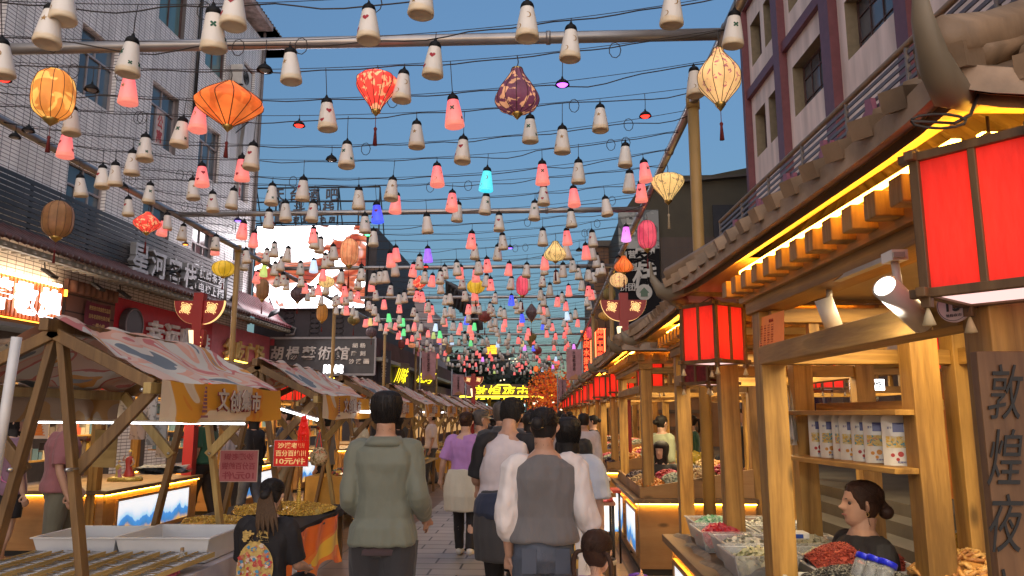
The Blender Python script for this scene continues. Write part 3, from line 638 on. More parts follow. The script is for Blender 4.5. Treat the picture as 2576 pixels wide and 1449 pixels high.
# ================================================================ right-hand building
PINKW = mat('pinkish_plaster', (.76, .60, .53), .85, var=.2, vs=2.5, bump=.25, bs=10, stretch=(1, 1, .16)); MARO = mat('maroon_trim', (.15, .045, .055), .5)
rb = thing('plaster_building', 'pinkish plaster building with maroon columns and recessed windows on the right', 'building', (9, 15, 0))
Ya, Yb2 = 24.8, -6.0
Or = V((XR(Ya), Ya, 5.0)); Ur = V((XR(Yb2)-XR(Ya), Yb2-Ya, 0)).normalized(); WR = (V((XR(Yb2), Yb2, 5))-Or).length
if Ur.cross(V((0, 0, 1))).x > 0: Or = V((XR(Yb2), Yb2, 5.0)); Ur = -Ur
def ur(Y): return abs((Y-Or.y)/Ur.y)
opr = []
for rowz in ((10.05, 11.55), (13.25, 14.75), (16.6, 18.1)):
    for (ya, yb) in ((24.3, 23.3), (22.95, 21.95), (20.85, 18.6), (17.35, 14.95), (13.9, 11.5), (10.4, 8.0), (6.9, 4.5)):
        a, b = sorted((ur(ya), ur(yb))); opr.append((a, b, rowz[0]-5, rowz[1]-5))
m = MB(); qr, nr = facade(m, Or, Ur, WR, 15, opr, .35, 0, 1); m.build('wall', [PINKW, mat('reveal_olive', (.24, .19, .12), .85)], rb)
m = MB(); m.bb(XR(24.8), 16, 24.78, 24.84, 5, 20); m.build('end_wall', PINKW, rb)
for k, o in enumerate(opr): window(rb, qr, *o, mat('window_glass_grey', (.11, .11, .12), .12, var=.3, vs=.8, spec=.8), FRB, .32, 'casement' if (o[1]-o[0]) > 1.5 else 'tall', .045, None)
for (ya, yb) in ((24.85, 24.6), (21.75, 21.2), (18.35, 17.75), (14.75, 14.25), (11.3, 10.8), (7.8, 7.3), (4.3, 3.8)):
    m = MB(); m.bb(XR((ya+yb)/2)-.22, XR((ya+yb)/2)+.1, yb, ya, 5, 20); m.build('column', MARO, rb)
m = MB()
for z in (12.35, 15.6):
    m.beam((XR(24.7)-.08, 24.7, z), (XR(-5)-.08, -5, z), .14, .3)
m.build('string_course', MARO, rb)
# podium with shopfronts
pd = thing('shop_podium', 'dim ground-floor shops with glass doors behind the right steps', 'building', (7, 8, 0))
def XP(Y): return 6.9-.037*Y
m = MB(); U_ = V((XP(2)-XP(26), -24, 0)).normalized()
o3 = [(.8+k*2.2, 2.4+k*2.2, .65, 3.0) for k in range(12)]
Op = V((XP(26), 26, 0)); Up = U_
if Up.cross(V((0, 0, 1))).x > 0: Op = V((XP(-4), -4, 0)); Up = V((XP(26)-XP(-4), 30, 0)).normalized()
q3, n3 = facade(m, Op, Up, 30, 5.2, o3, .2); m.build('wall', mat('podium_wall', (.14, .10, .08), .7, var=.2, bump=.2, bs=8), pd)
PGL = [mat('podium_glass_a', (.035, .035, .04), .1), mat('podium_glass_b', (.12, .03, .04), .15), mat('podium_glass_c', (.10, .13, .15), .1), mat('podium_glass_d', (.05, .02, .06), .2)]
for k, o in enumerate(o3): window(pd, q3, *o, PGL[k % 4], ALU, .16, 'tall', .06)
m = MB(); m.bb(4.9, 7.2, -4, 26, 5.05, 5.25); m.build('terrace_slab', mat('slab', (.12, .10, .09), .8), pd)
m = MB(); m.beam((XP(2)-.12, 2, 3.6), (XP(24)-.12, 24, 3.6), .06, .3); m.build('fascia', mat('podium_fascia', (.2, .05, .04), .6), pd)
oc = MB(); oc.bb(P(2385, 1043, 10).x, P(2432, 1043, 10).x, 10, 10.25, .6, 4.6); o_ = oc.build('column', mat('orange_column', (.45, .13, .02), .5)); tag(o_, 'bright orange column on the steps behind the right stalls', 'column')
# steps
m = MB()
for k in range(4):
    xa = 3.65+.34*k; z = .15*(k+1); f = lambda Y, x: x-.04*Y
    m.add([(f(-4, xa), -4, z-.15), (f(26, xa), 26, z-.15), (f(26, xa), 26, z), (f(-4, xa), -4, z)], [(0, 1, 2, 3)])
    xb = xa+.34 if k < 3 else xa+3.2
    m.add([(f(-4, xa), -4, z), (f(26, xa), 26, z), (f(26, xb), 26, z), (f(-4, xb), -4, z)], [(0, 1, 2, 3)])
struct('steps', m, mat('step_stone', (.085, .075, .065), .6, var=.25, vs=2, bump=.2, bs=20))
# terrace rail with cut-out ornaments
XT = lambda Y: 5.3-.037*Y
tr = thing('terrace_railing', 'terrace railing of thin grey bars topped by a tan handrail over the right roofs', 'railing', (4.8, 10, 5.2))
m = MB(); m.tube([(XT(-4), -4, 6.6), (XT(19.3), 19.3, 6.6)], .045, 8); m.build('handrail', mat('tan_rail', (.30, .19, .10), .6), tr)
m = MB()
for k in range(9): m.beam((XT(-4), -4, 6.48-.125*k), (XT(19.3), 19.3, 6.48-.125*k), .02, .055)
m.build('bars', mat('rail_bars', (.12, .10, .11), .5), tr)
for k in range(13): yy = 19.3-k*1.9; m = MB(); m.beam((XT(yy), yy, 5.2), (XT(yy), yy, 6.6), .05, .05); m.build('post', mat('rail_post', (.2, .17, .15), .6), tr)
ORN = mat('mauve_board', (.27, .085, .13), .6); 
for k in range(10):
    yy = 17.6-1.75*k; x = XT(yy)-.1
    pts = [(-.42, 0), (-.42, .22), (-.30, .22), (-.30, .5), (-.16, .5), (-.16, .3), (.02, .34), (.1, .62), (.3, .66), (.3, .5), (.42, .46), (.34, .3), (.3, .0), (.2, -.2), (.08, -.02), (-.2, -.04), (-.3, -.2)]
    m = MB(); m.poly([(x, yy+a*(.8 if k % 2 else 1), 5.62+b*1.0) for a, b in pts], (-1, 0, 0), .07)
    o_ = m.build('cutout_ornament', ORN); tag(o_, 'mauve cut-out board on the terrace railing, %s from the far end' % ordw(k+1), 'ornament', 'cut-out boards along the terrace railing')

# dark metal building across the end, and its banner
db = thing('metal_building', 'olive and brown metal-clad building closing the right side', 'building', (6, 32, 0))
YD = 31.0
m = MB(); pts = [P(x, y, YD) for x, y in ((1560, 545), (1605, 478), (1700, 442), (1790, 440), (1900, 418), (2000, 400))]
base = [V((p.x, YD, 0)) for p in pts]; tops = pts
fr_ = base+tops; k = len(pts); 
fs = [(i, i+1, k+i+1, k+i) for i in range(k-1)]
m.add(fr_, fs); m.add([V((p.x, YD+12, p.z)) for p in base+tops], [tuple(reversed(f)) for f in fs]); m.add([tops[i]+V((0, d, 0)) for i in range(k) for d in (0, 12)], [(2*i, 2*i+2, 2*i+3, 2*i+1) for i in range(k-1)])
m.add([base[0], tops[0], tops[0]+V((0, 12, 0)), base[0]+V((0, 12, 0))], [(0, 1, 2, 3)])
m.build('wall', mat('olive_cladding', (.045, .038, .022), .7, var=.2, vs=1), db)
a, b = P(1665, 760, YD-.05), P(1900, 595, YD-.05)
m = MB(); m.bb(a.x, b.x, YD-.06, YD, 0, b.z); m.build('lower_wall', brick_mat('brown_tile', (.055, .033, .024), (.048, .03, .022), (.04, .03, .03), .5, .5, 'XZ', .5, .01, .2, 0, .2), db)
m = MB(); a, b = P(1795, 598, YD-.06), P(1900, 515, YD-.06); m.bb(a.x, b.x, YD-.1, YD, a.z, b.z); m.build('window', mat('window_dark', (.035, .035, .04), .2), db)
m = MB(); m.beam(P(1600, 480, YD-.1), P(1700, 452, YD-.1), .3, .1); m.beam(P(1700, 458, YD-.1), P(1895, 440, YD-.1), .3, .1); m.build('roof_edge', mat('roof_edge', (.05, .042, .035), .5), db)
a, b = P(1563, 905, YD-.3), P(1655, 528, YD-.3)
hb = thing('vertical_banner', 'tall black vertical hotel banner with brushed white characters', 'banner', ((a.x+b.x)/2, YD-.3, a.z))
m = MB(); m.bb(a.x, b.x, YD-.32, YD-.24, a.z, P(1600, 630, YD).z); m.bb(a.x, b.x, YD-.32, YD-.24, P(1600, 629.5, YD).z, b.z, 1)
m.build('panel', [mat('banner_black', (.007, .007, .009), .8, spec=.2), ramp_mat('banner_landscape', [(0, (.10, .12, .13)), (.45, (.22, .24, .24)), (.55, (.30, .32, .31)), (.62, (.06, .07, .08))], 1.2, 4, .5)], hb)
WB = mat('banner_white', (.42, .42, .40), .6)
for t_, x, y, w_, h_ in (('民宿', 1600, 575, .9, .5), ('客', 1620, 648, .78, .95), ('栈', 1622, 692, .85, 1.0), ('自营', 1580, 640, .55, .3), ('住宿', 1580, 672, .55, .3), ('拼团', 1578, 722, .55, .3)):
    m = MB(); put_text(m, t_, P(x, y, YD-.36), (1, 0, 0), (0, 0, 1), w_*1.15, h_*1.1, .02, .02, skew=.15 if len(t_) == 1 else 0); m.build('letter', WB, hb)
m = MB(); c = P(1620, 735, YD-.36); m.poly([c+V((.33*cos(t*pi/12), 0, .33*sin(t*pi/12))) for t in range(24)], (0, -1, 0), .03); m.build('round_emblem', WB, hb)
m = MB(); m.poly([c+V((x, -.02, z)) for x, z in ((-.2, -.02), (0, .2), (.2, -.02), (.14, -.02), (.14, -.18), (-.14, -.18), (-.14, -.02))], (0, -1, 0), .02); m.build('house_symbol', mat('emblem_green', (.08, .14, .10), .6), hb)
# brown shop tower left of it, lit from below
bt = thing('brown_building', 'narrow brown panelled building glowing warm at the far right side of the street', 'building', (3, 38, 0))
m = MB(); a = P(1492, 614, 37); b = P(1555, 614, 37); m.bb(a.x, b.x+3, 37, 46, 0, a.z); m.build('wall', brick_mat('brown_panels', (.17, .075, .03), (.13, .06, .028), (.05, .025, .015), 1.2, .45, 'XZ', .6, .02, .2, 0, .2), bt)
m = MB(); m.bb(a.x-.1, b.x+3, 36.85, 37, a.z-.15, a.z+.15); m.build('cornice', mat('roof_edge', (.05, .04, .04), .5), bt)
bt2 = thing('lit_hall', 'warm lit timber shop hall behind the red lamp post', 'building', (3.4, 24, 0))
m = MB(); m.bb(2.9, 6, 26, 30, 0, 4.3); m.build('wall', mat('lit_timber', (.36, .16, .05), .6, var=.3, vs=1.5), bt2)
m = MB(); 
for k in range(6): m.beam((2.85, 25.95, 1.2+.55*k), (5.6, 25.95, 1.2+.55*k), .08, .12)
for k in range(5): m.beam((2.9+.6*k, 25.93, 0), (2.9+.6*k, 25.93, 4.3), .09, .1)
m.build('timber_frame', DPINE[0], bt2)
m = MB()
for k in range(3): m.bb(3.0+.8*k, 3.45+.8*k, 25.88, 25.92, 3.1, 3.25)
m.build('light_strip', LED, bt2)

# red neon vertical signs
def neon_sign(x0, x1, y0_, y1_, Y, text, label):
    a, b = P(x0, y1_, Y), P(x1, y0_, Y); r = thing('neon_sign', label, 'sign', ((a.x+b.x)/2, Y, a.z))
    m = MB(); m.bb(a.x, b.x, Y, Y+.15, a.z, b.z); m.build('panel', mat('neon_backing', (.10, .012, .012), .5), r)
    m = MB(); put_text(m, text, ((a.x+b.x)/2, Y-.03, (a.z+b.z)/2), (1, 0, 0), (0, 0, 1), (b.x-a.x)*.62, (b.z-a.z)*.94, .03, .02, vertical=True); m.build('neon_letters', glow('neon_red', (1, .06, .02), 2.6, False), r)
    m = MB(); k = 26
    for i in range(k):
        z = a.z+(b.z-a.z)*i/k
        for x in (a.x+.04, b.x-.04): m.box((x, Y-.03, z), (.06, .04, .06))
    for i in range(6):
        x = a.x+(b.x-a.x)*i/5
        for z in (a.z+.03, b.z-.03): m.box((x, Y-.03, z), (.05, .04, .06))
    m.build('bulb_border', glow('neon_bulb', (1, .12, .04), 3, False), r)
neon_sign(1463, 1487, 832, 942, 34, '杏皮水批发', 'narrow red neon sign reading wholesale, left of the pair')
neon_sign(1496, 1522, 826, 916, 31, '特产干果批发', 'taller red neon sign with bulb border, right of the pair')

# ================================================================ far end: gate, trees, silhouettes
YG = 52.0
gt = thing('market_gate', 'night market gate pavilion outlined in yellow neon at the end of the street', 'gate', (P(1262, 1000, YG).x, YG, 0))
gx0, gx1 = P(1195, 1000, YG).x, P(1335, 1000, YG).x; zt = P(1262, 1003, YG).z
for k in range(5): x = gx0+(gx1-gx0)*k/4; m = MB(); m.bb(x-.12, x+.12, YG, YG+.25, 0, zt); m.build('post', DPINE[2], gt)
m = MB(); m.add([(gx0-.9, YG-1, zt+.1), (gx1+.9, YG-1, zt+.1), (gx1-.4, YG+.6, zt+1.0), (gx0+.4, YG+.6, zt+1.0), (gx0-.9, YG+2.2, zt+.1), (gx1+.9, YG+2.2, zt+.1)], [(0, 1, 2, 3), (3, 2, 5, 4), (0, 3, 4), (1, 5, 2)]); m.build('roof', mat('gate_roof', (.12, .06, .02), .6), gt)
m = MB(); T_ = .055
m.tube([(gx0-.95, YG-1.05, zt+.12), (gx1+.95, YG-1.05, zt+.12)], T_); m.tube([(gx0-.95, YG-1.05, zt+.12), (gx0+.9, YG-.2, zt+.32), (gx0+1.5, YG+.5, zt+.95), (gx1-1.5, YG+.5, zt+.95), (gx1-.9, YG-.2, zt+.32), (gx1+.95, YG-1.05, zt+.12)], T_)
m.tube([(gx1+.7, YG-1.2, zt+.02), (gx1+1.9, YG-1.2, zt+.35), (gx1+3.0, YG-1.2, zt-.25)], T_)
m.build('neon_outline', glow('neon_gold', (1, .70, .06), 1.8, False), gt)
m = MB()
for ch, x in zip('敦煌夜市', (1209, 1243, 1279, 1314)): put_text(m, ch, P(x, 987, YG-.6), (1, 0, 0), (0, 0, 1), .85, .95, .06, .004, skew=.15)
m.build('neon_letters', glow('neon_yellow2', (1, .80, .02), 1.6, False), gt)
m = MB(); m.bb(gx0, gx1, YG+.3, YG+.4, .2, zt-.2); m.build('back_panel', mat('gate_back', (.05, .04, .03), .6), gt)
m = MB(); 
for k, c in enumerate((.2, .7, 1.6, 2.3, 3.1)): m.bb(gx0+c*(gx1-gx0)/3.6, gx0+c*(gx1-gx0)/3.6+.12, YG+.2, YG+.29, .9, zt-.35)
m.build('lit_panel', glow('gate_panel', (.5, .9, 1), 1.6, False), gt)

def leaf_tree(name, label, x, y, h, cr, cz, n, mats, trunk, seed, cat='tree', lsz=.16, squash=1.0):
    rd = random.Random(seed); r = thing(name, label, cat, (x, y, 0))
    m = MB(); m.tube([(x, y, 0), (x+.1, y, h*.35), (x, y+.1, h*.7)], [.16, .12, .06], 8)
    ends = []
    for k in range(9):
        a = k*2.4; z0 = h*(.3+.05*k); e = V((x+cr*.75*cos(a), y+cr*.75*sin(a), z0+cr*.6)); m.tube([(x, y, z0), (x+(e.x-x)*.5, y+(e.y-y)*.5, z0+cr*.2), e], [.06, .04, .02], 6); ends.append(e)
    m.build('trunk', trunk, r)
    m = MB(); clumps = [V((x, y, cz))+V((rd.gauss(0, .5)*cr, rd.gauss(0, .5)*cr, rd.gauss(0, .45)*cr*squash)) for _ in range(40)]+ends
    for i in range(n):
        c = rd.choice(clumps); p = c+V((rd.gauss(0, .2)*cr, rd.gauss(0, .2)*cr, rd.gauss(0, .16)*cr)); s_ = lsz*rd.uniform(.6, 1.3)
        u = V((rd.gauss(0, 1), rd.gauss(0, 1), rd.gauss(0, 1))).normalized(); w_ = u.cross(V((rd.gauss(0, 1), rd.gauss(0, 1), rd.gauss(0, 1)))).normalized()
        m.add([p-u*s_, p+w_*s_*.6, p+u*s_, p-w_*s_*.6], [(0, 1, 2, 3)], rd.choice(range(len(mats))))
    m.build('crown', mats, r, fixn=False); return r
OL = [mat('leaf_orange', (.5, .14, .02), .7, emit=(1, .22, .02), es=.22, sample=False), mat('leaf_red', (.35, .05, .02), .7, emit=(1, .08, .02), es=.15, sample=False), mat('leaf_tan', (.35, .18, .05), .7)]
GL = [mat('leaf_dark', (.018, .028, .018), .8), mat('leaf_dark2', (.03, .04, .025), .8)]
leaf_tree('maple_tree', 'glowing orange decorative tree hung with lights beside the gate', P(1385, 1000, 50).x, 50, 3.0, 1.25, 3.3, 2600, OL, DPINE[2], 3, lsz=.1)
leaf_tree('maple_tree', 'smaller orange lit tree at the far right end of the gate', P(1425, 1000, 56).x, 56, 3.0, 1.1, 3.1, 1500, OL, DPINE[2], 5, lsz=.1)
dt = thing('pagoda_tower', 'dark tapering tower silhouette behind the gate at the end of the street', 'tower', (P(1262, 900, 80).x, 80, 0))
m = MB(); cx = P(1262, 900, 80).x
for k in range(6):
    z = 2+k*1.15; w_ = 4.8-.62*k; m.bb(cx-w_/2, cx+w_/2, 80-w_/2, 80+w_/2, z-1.0 if k else 0, z)
    m.lathe([(w_*.86, z-.05), (w_*.6, z+.3)], 4, (cx, 80, 0), sm=False, M=None)
m.build('body', mat('tower_dark', (.022, .024, .022), .7), dt)
m = MB(); rd = random.Random(4)
for k in range(26): m.box((cx+rd.uniform(-2, 2), 77.3, rd.uniform(3, 8)), (.12, .1, .12))
m.build('lights', glow('tower_light', (1, .8, .5), 1.6, False), dt)
leaf_tree('dark_tree', 'dark leafy tree in shadow left of the tower', P(1175, 900, 72).x, 72, 6, 2.4, 5.6, 2500, GL, DPINE[2], 8, lsz=.25)
leaf_tree('dark_tree', 'dark leafy tree in shadow right of the tower', P(1330, 900, 74).x, 74, 6, 2.0, 4.6, 2000, GL, DPINE[2], 9, lsz=.25)
r = thing('box_lantern', 'square orange box lantern sign high above the end of the street', 'lantern', P(1236, 880, 36)); c = P(1236, 880, 36)
m = MB(); m.box(c, (.5, .3, .42)); m.build('shade', glow('box_orange', (1, .38, .03), 1.5, False), r); m = MB(); m.box(c+V((0, 0, .23)), (.54, .34, .04)); m.box(c-V((0, 0, .23)), (.54, .34, .04)); m.build('frame', DPINE[0], r)
# distant street ends closed by low buildings
fr2 = thing('end_building', 'low dark building far behind the gate', 'building', (0, 95, 0))
m = MB(); m.bb(-30, 30, 95, 100, 0, 4.5); m.bb(-30, -12, 70, 95, 0, 7); m.bb(6, 30, 50, 95, 0, 7.5); m.build('wall', mat('far_dark', (.04, .035, .035), .8), fr2)
m = MB(); rd = random.Random(11)
for k in range(60): x = rd.uniform(-8, 8); z = rd.uniform(.8, 3.6); m.box((x, 94.9, z), (rd.uniform(.15, .5), .1, rd.uniform(.1, .35)))
m.build('lit_window', glow('far_lights', (1, .75, .45), 2, False), fr2)
# ================================================================ overhead frame
ZF = 4.9; XLF, XRF = -6.05, 1.58
def pipe(label, name, a, b, r, m_=PIPE, grp='pipes of the overhead frame'):
    m = MB(); a, b = V(a), V(b); n_ = max(2, int((b-a).length/1.5)); m.tube([a+(b-a)*i/n_ for i in range(n_+1)], r, 12)
    for i in range(1, n_): 
        if i % 2 == 0: c = a+(b-a)*i/n_; d = (b-a).normalized()*.02; m.tube([c-d, c+d], r*1.18, 10)
    o = m.build(name, m_); tag(o, label, 'pipe', grp); return o
YEL = mat('bamboo_yellow', (.36, .22, .07), .45, var=.15, vs=2)
pipe('long side pipe of the overhead frame, above the left stalls', 'frame_pipe', (XLF, 1, ZF), (XLF, 52, ZF), .05)
pipe('long side pipe of the overhead frame, above the right kiosks', 'frame_pipe', (XRF, 3, ZF), (XRF, 52, ZF), .05)
for i, y in enumerate((6.2, 11.9, 16.6, 21.0, 26, 31, 36, 41, 46)):
    z0 = ZF+.02
    pipe('%s grey pipe crossing the street overhead' % ordw(i+1), 'cross_pipe', (XLF, y, z0), (XRF, y, z0+.0), .052 if i == 0 else .045)
PY = [7.6, 14.4, 21.4, 28.4, 35.4, 42.4]
for i, y in enumerate(PY):
    for side, x in (('left', XLF), ('right', XRF)):
        if side == 'right' and i == 1: y = 17.6
        elif side == 'right' and i > 1: y = PY[i]+3
        rr = .06 if (i == 0) else .052
        m = MB(); m.tube([(x, y, 0), (x, y, 2.4), (x, y, ZF)], rr, 12); m.tube([(x, y, ZF-.08), (x, y, ZF+.06)], rr*1.2, 12); m.tube([(x, y, 0), (x, y, .02)], rr*2, 12)
        o = m.build('frame_post', YEL); tag(o, '%s yellowish post on the %s side holding up the overhead frame' % (ordw(i+1), side), 'post', 'posts of the overhead frame')

# ================================================================ wires: one per row
ROWS = []
y = 4.35
while y < 50: ROWS.append(y); y += .56+.012*(y-5)
XC = (XLF+XRF)/2; HWD = (XRF-XLF)/2
rw = random.Random(5)
WSAG = {}; WOFF = {}
def wire_z(i, x): t = (x-XC)/HWD; return ZF-.02-WSAG[i]*(1-t*t)+WOFF[i]*.0
WIREM = mat('black_cable', (.035, .028, .025), .6, var=0)
for i, y in enumerate(ROWS):
    WSAG[i] = rw.uniform(.22, .34); WOFF[i] = 0
    m = MB(); n_ = 46; pa = []; pb = []
    ph = rw.uniform(0, 6)
    for k in range(n_+1):
        x = XLF+(XRF-XLF)*k/n_; z = wire_z(i, x)
        pa.append((x, y, z))
        pb.append((x, y+.01, z-.012-.05*max(0, noise.noise(V((x*1.1, i*3.3, 0))))*2.2+.008*sin(x*9+ph)))
    r_ = .0055 if y < 12 else .0045 if y < 20 else .0035
    m.tube(pa, r_*.6, 4); m.tube(pb, r_, 5)
    if y < 14:
        for k in range(3):
            x = rw.uniform(XLF+.5, XRF-.4); z = wire_z(i, x); m.tube([(x+.05*cos(t*.7), y, z-.05+.07*sin(t*.7)) for t in range(11)], .004, 4)
    o = m.build('overhead_cable', WIREM, fixn=False); tag(o, '%s pair of sagging cables across the street, counted from the nearest' % ordw(i+1), 'cable', 'cables strung across the street')

# ================================================================ cone lamps
CAPM = mat('lamp_cap_black', (.004, .004, .0045), .6, var=0, spec=.25)
def shade_mat(name, col, e, sat, s):
    """frosted plastic; a lit one glows strongest near the bulb at its top"""
    m_, nt, b, N, L = new_mat('shade_'+name)
    tc = N.new('ShaderNodeTexCoord'); sp = N.new('ShaderNodeSeparateXYZ'); L.new(tc.outputs['Object'], sp.inputs[0])
    no = N.new('ShaderNodeTexNoise'); no.inputs['Scale'].default_value = 22; no.inputs['Detail'].default_value = 4; L.new(tc.outputs['Object'], no.inputs['Vector'])
    bp = N.new('ShaderNodeBump'); bp.inputs['Strength'].default_value = .5; bp.inputs['Distance'].default_value = .006; L.new(no.outputs[0], bp.inputs['Height']); L.new(bp.outputs[0], b.inputs['Normal'])
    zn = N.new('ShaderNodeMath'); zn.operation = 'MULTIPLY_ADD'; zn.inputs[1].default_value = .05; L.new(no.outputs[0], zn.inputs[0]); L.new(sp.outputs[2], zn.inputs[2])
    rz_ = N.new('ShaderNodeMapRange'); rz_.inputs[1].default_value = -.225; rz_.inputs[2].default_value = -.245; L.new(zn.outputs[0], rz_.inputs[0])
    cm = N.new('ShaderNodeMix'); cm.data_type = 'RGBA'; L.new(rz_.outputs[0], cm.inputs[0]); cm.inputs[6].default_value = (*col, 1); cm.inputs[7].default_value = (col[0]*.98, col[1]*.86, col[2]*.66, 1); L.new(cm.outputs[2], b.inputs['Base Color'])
    b.inputs['Roughness'].default_value = .4
    if s > 0:
        mr = N.new('ShaderNodeMapRange'); mr.inputs[1].default_value = -.30; mr.inputs[2].default_value = -.07; L.new(sp.outputs[2], mr.inputs[0])
        mx = N.new('ShaderNodeMix'); mx.data_type = 'RGBA'; L.new(mr.outputs[0], mx.inputs[0]); mx.inputs[6].default_value = (*e, 1); mx.inputs[7].default_value = (*sat, 1)
        L.new(mx.outputs[2], b.inputs['Emission Color']); b.inputs['Emission Strength'].default_value = s
        m_.cycles.emission_sampling = 'NONE'
    return m_
SH = {
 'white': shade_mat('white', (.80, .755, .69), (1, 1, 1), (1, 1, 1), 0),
 'pink': shade_mat('pink', (.55, .30, .28), (.72, .17, .13), (.9, .055, .085), .58),
 'cyan': shade_mat('cyan', (.2, .5, .5), (.05, .75, .95), (.02, .7, .85), .55),
 'blue': shade_mat('blue', (.1, .1, .5), (.05, .12, 1), (.03, .05, .9), .6),
 'purple': shade_mat('purple', (.3, .15, .5), (.32, .14, 1), (.28, .1, .9), .6),
 'magenta': shade_mat('magenta', (.5, .2, .5), (.85, .35, .85), (.8, .12, .9), .6),
 'green': shade_mat('green', (.2, .5, .25), (.15, .8, .3), (.05, .75, .15), .5),
 'lime': shade_mat('lime', (.4, .5, .15), (.6, .75, .25), (.55, .7, .08), .42),
 'amber': shade_mat('amber', (.5, .42, .2), (.8, .6, .25), (.8, .5, .15), .42),
 'pale blue': shade_mat('paleblue', (.5, .55, .6), (.5, .62, .8), (.4, .6, .85), .6)}
EMB = {'heart': mat('emblem_heart', (.38, .02, .035), .6, var=0), 'clover': mat('emblem_clover', (.01, .09, .045), .6, var=0), 'moon': mat('emblem_moon', (.36, .20, .05), .5, var=0), 'star': mat('emblem_star', (.36, .21, .07), .5, var=0)}
PROF = [(.030, -.055), (.044, -.062), (.050, -.085), (.062, -.15), (.074, -.22), (.084, -.285), (.083, -.298), (.072, -.306), (.064, -.296), (.03, -.292), (0, -.292)]
def shade_r(z):
    for (r0, z0), (r1, z1) in zip(PROF, PROF[1:]):
        if z0 >= z >= z1 and z1 < z0: return r0+(r1-r0)*(z0-z)/(z0-z1)
    return .08
def outline(kind):
    if kind == 'heart': return [((16*sin(t)**3)/16, (13*cos(t)-5*cos(2*t)-2*cos(3*t)-cos(4*t))/16) for t in [2*pi*k/22 for k in range(22)]]
    if kind == 'star': return [((1, .42)[k % 2]*sin(k*pi/5), (1, .42)[k % 2]*cos(k*pi/5)) for k in range(10)]
    if kind == 'moon': return [(cos(t), sin(t)) for t in [-1.9+3.8*k/12 for k in range(13)]][::-1]+[(.45+.0+.8*cos(t)-.62, .8*sin(t)*1.12) for t in [-1.75+3.5*k/10 for k in range(11)]]
    return [((.28+.72*abs(sin(2*t)))*cos(t), (.28+.72*abs(sin(2*t)))*sin(t)) for t in [2*pi*k/24 for k in range(24)]]
_emb = {}
def emblem_mesh(kind):
    if kind in _emb: return _emb[kind]
    m = MB()
    for az, zz, s_ in ((0, -.15, .024), (2.2, -.225, .022), (4.2, -.14, .022), (1.2, -.235, .018) if kind == 'clover' else (5.4, -.235, .020)):
        pts = []
        for a, b in outline(kind):
            z = zz+b*s_; r = shade_r(z)+.0015; th = az+a*s_/r; pts.append((r*cos(th), r*sin(th), z))
        c = (shade_r(zz)+.002); m.add(pts+[(c*cos(az), c*sin(az), zz)], [(k, (k+1) % len(pts), len(pts)) for k in range(len(pts))] if kind != 'moon' else [tuple(range(len(pts)))])
    _emb[kind] = m.mesh('emblem', EMB[kind]); return _emb[kind]
_sh = {}
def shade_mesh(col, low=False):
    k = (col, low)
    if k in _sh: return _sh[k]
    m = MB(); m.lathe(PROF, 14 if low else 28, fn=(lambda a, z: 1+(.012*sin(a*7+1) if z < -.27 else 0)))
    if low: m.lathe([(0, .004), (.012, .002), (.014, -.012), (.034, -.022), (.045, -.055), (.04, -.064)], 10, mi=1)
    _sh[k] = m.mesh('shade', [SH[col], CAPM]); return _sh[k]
m = MB(); m.lathe([(0, .012), (.008, .01), (.009, .0), (.014, -.004), (.013, -.016), (.024, -.018), (.036, -.026), (.044, -.038), (.048, -.052), (.049, -.068), (.045, -.071), (.03, -.062)], 24); CAPMESH = m.mesh('cap', CAPM)
_cord = {}
def cord_mesh(L_):
    k = max(1, round(L_*50))
    if k not in _cord: m = MB(); m.tube([(0, 0, .008), (.003, 0, k/100), (0, 0, k/50)], .0035, 5); _cord[k] = m.mesh('cord', WIREM)
    return _cord[k]
def mobj(name, me, parent=None, loc=(0, 0, 0), rz=0, s=1, tilt=(0, 0)):
    o = bpy.data.objects.new(name, me); COL.objects.link(o); o.location = loc; o.rotation_euler = (tilt[0], tilt[1], rz); o.scale = (s, s, s)
    if parent is not None: o.parent = parent; _KIDS.setdefault(parent.name, []).append(o)
    return o
LAMPS = []   # (row, x, z_cap, col, sym)
def place_lamp(px, py, col, sym, behind=0):
    best = None
    for i, y in enumerate(ROWS):
        p = P(px, py, y)
        if not (XLF-.2 < p.x < XRF+.1): continue
        c = wire_z(i, max(XLF, min(XRF, p.x)))-p.z
        if c > .02: best = (i, p, c)
        elif best is not None: break
    if best is None:
        return
    i, p, c = best
    if c > .5 : pass
    LAMPS.append((i, p.x, p.z, c, col, sym))
S = .33875
C1, C2, C3, C4, C5 = (0, 0), (858.4, 0), (1716.7, 0), (0, 490.9), (858.4, 490.9)
W_, K_ = 'white', 'pink'
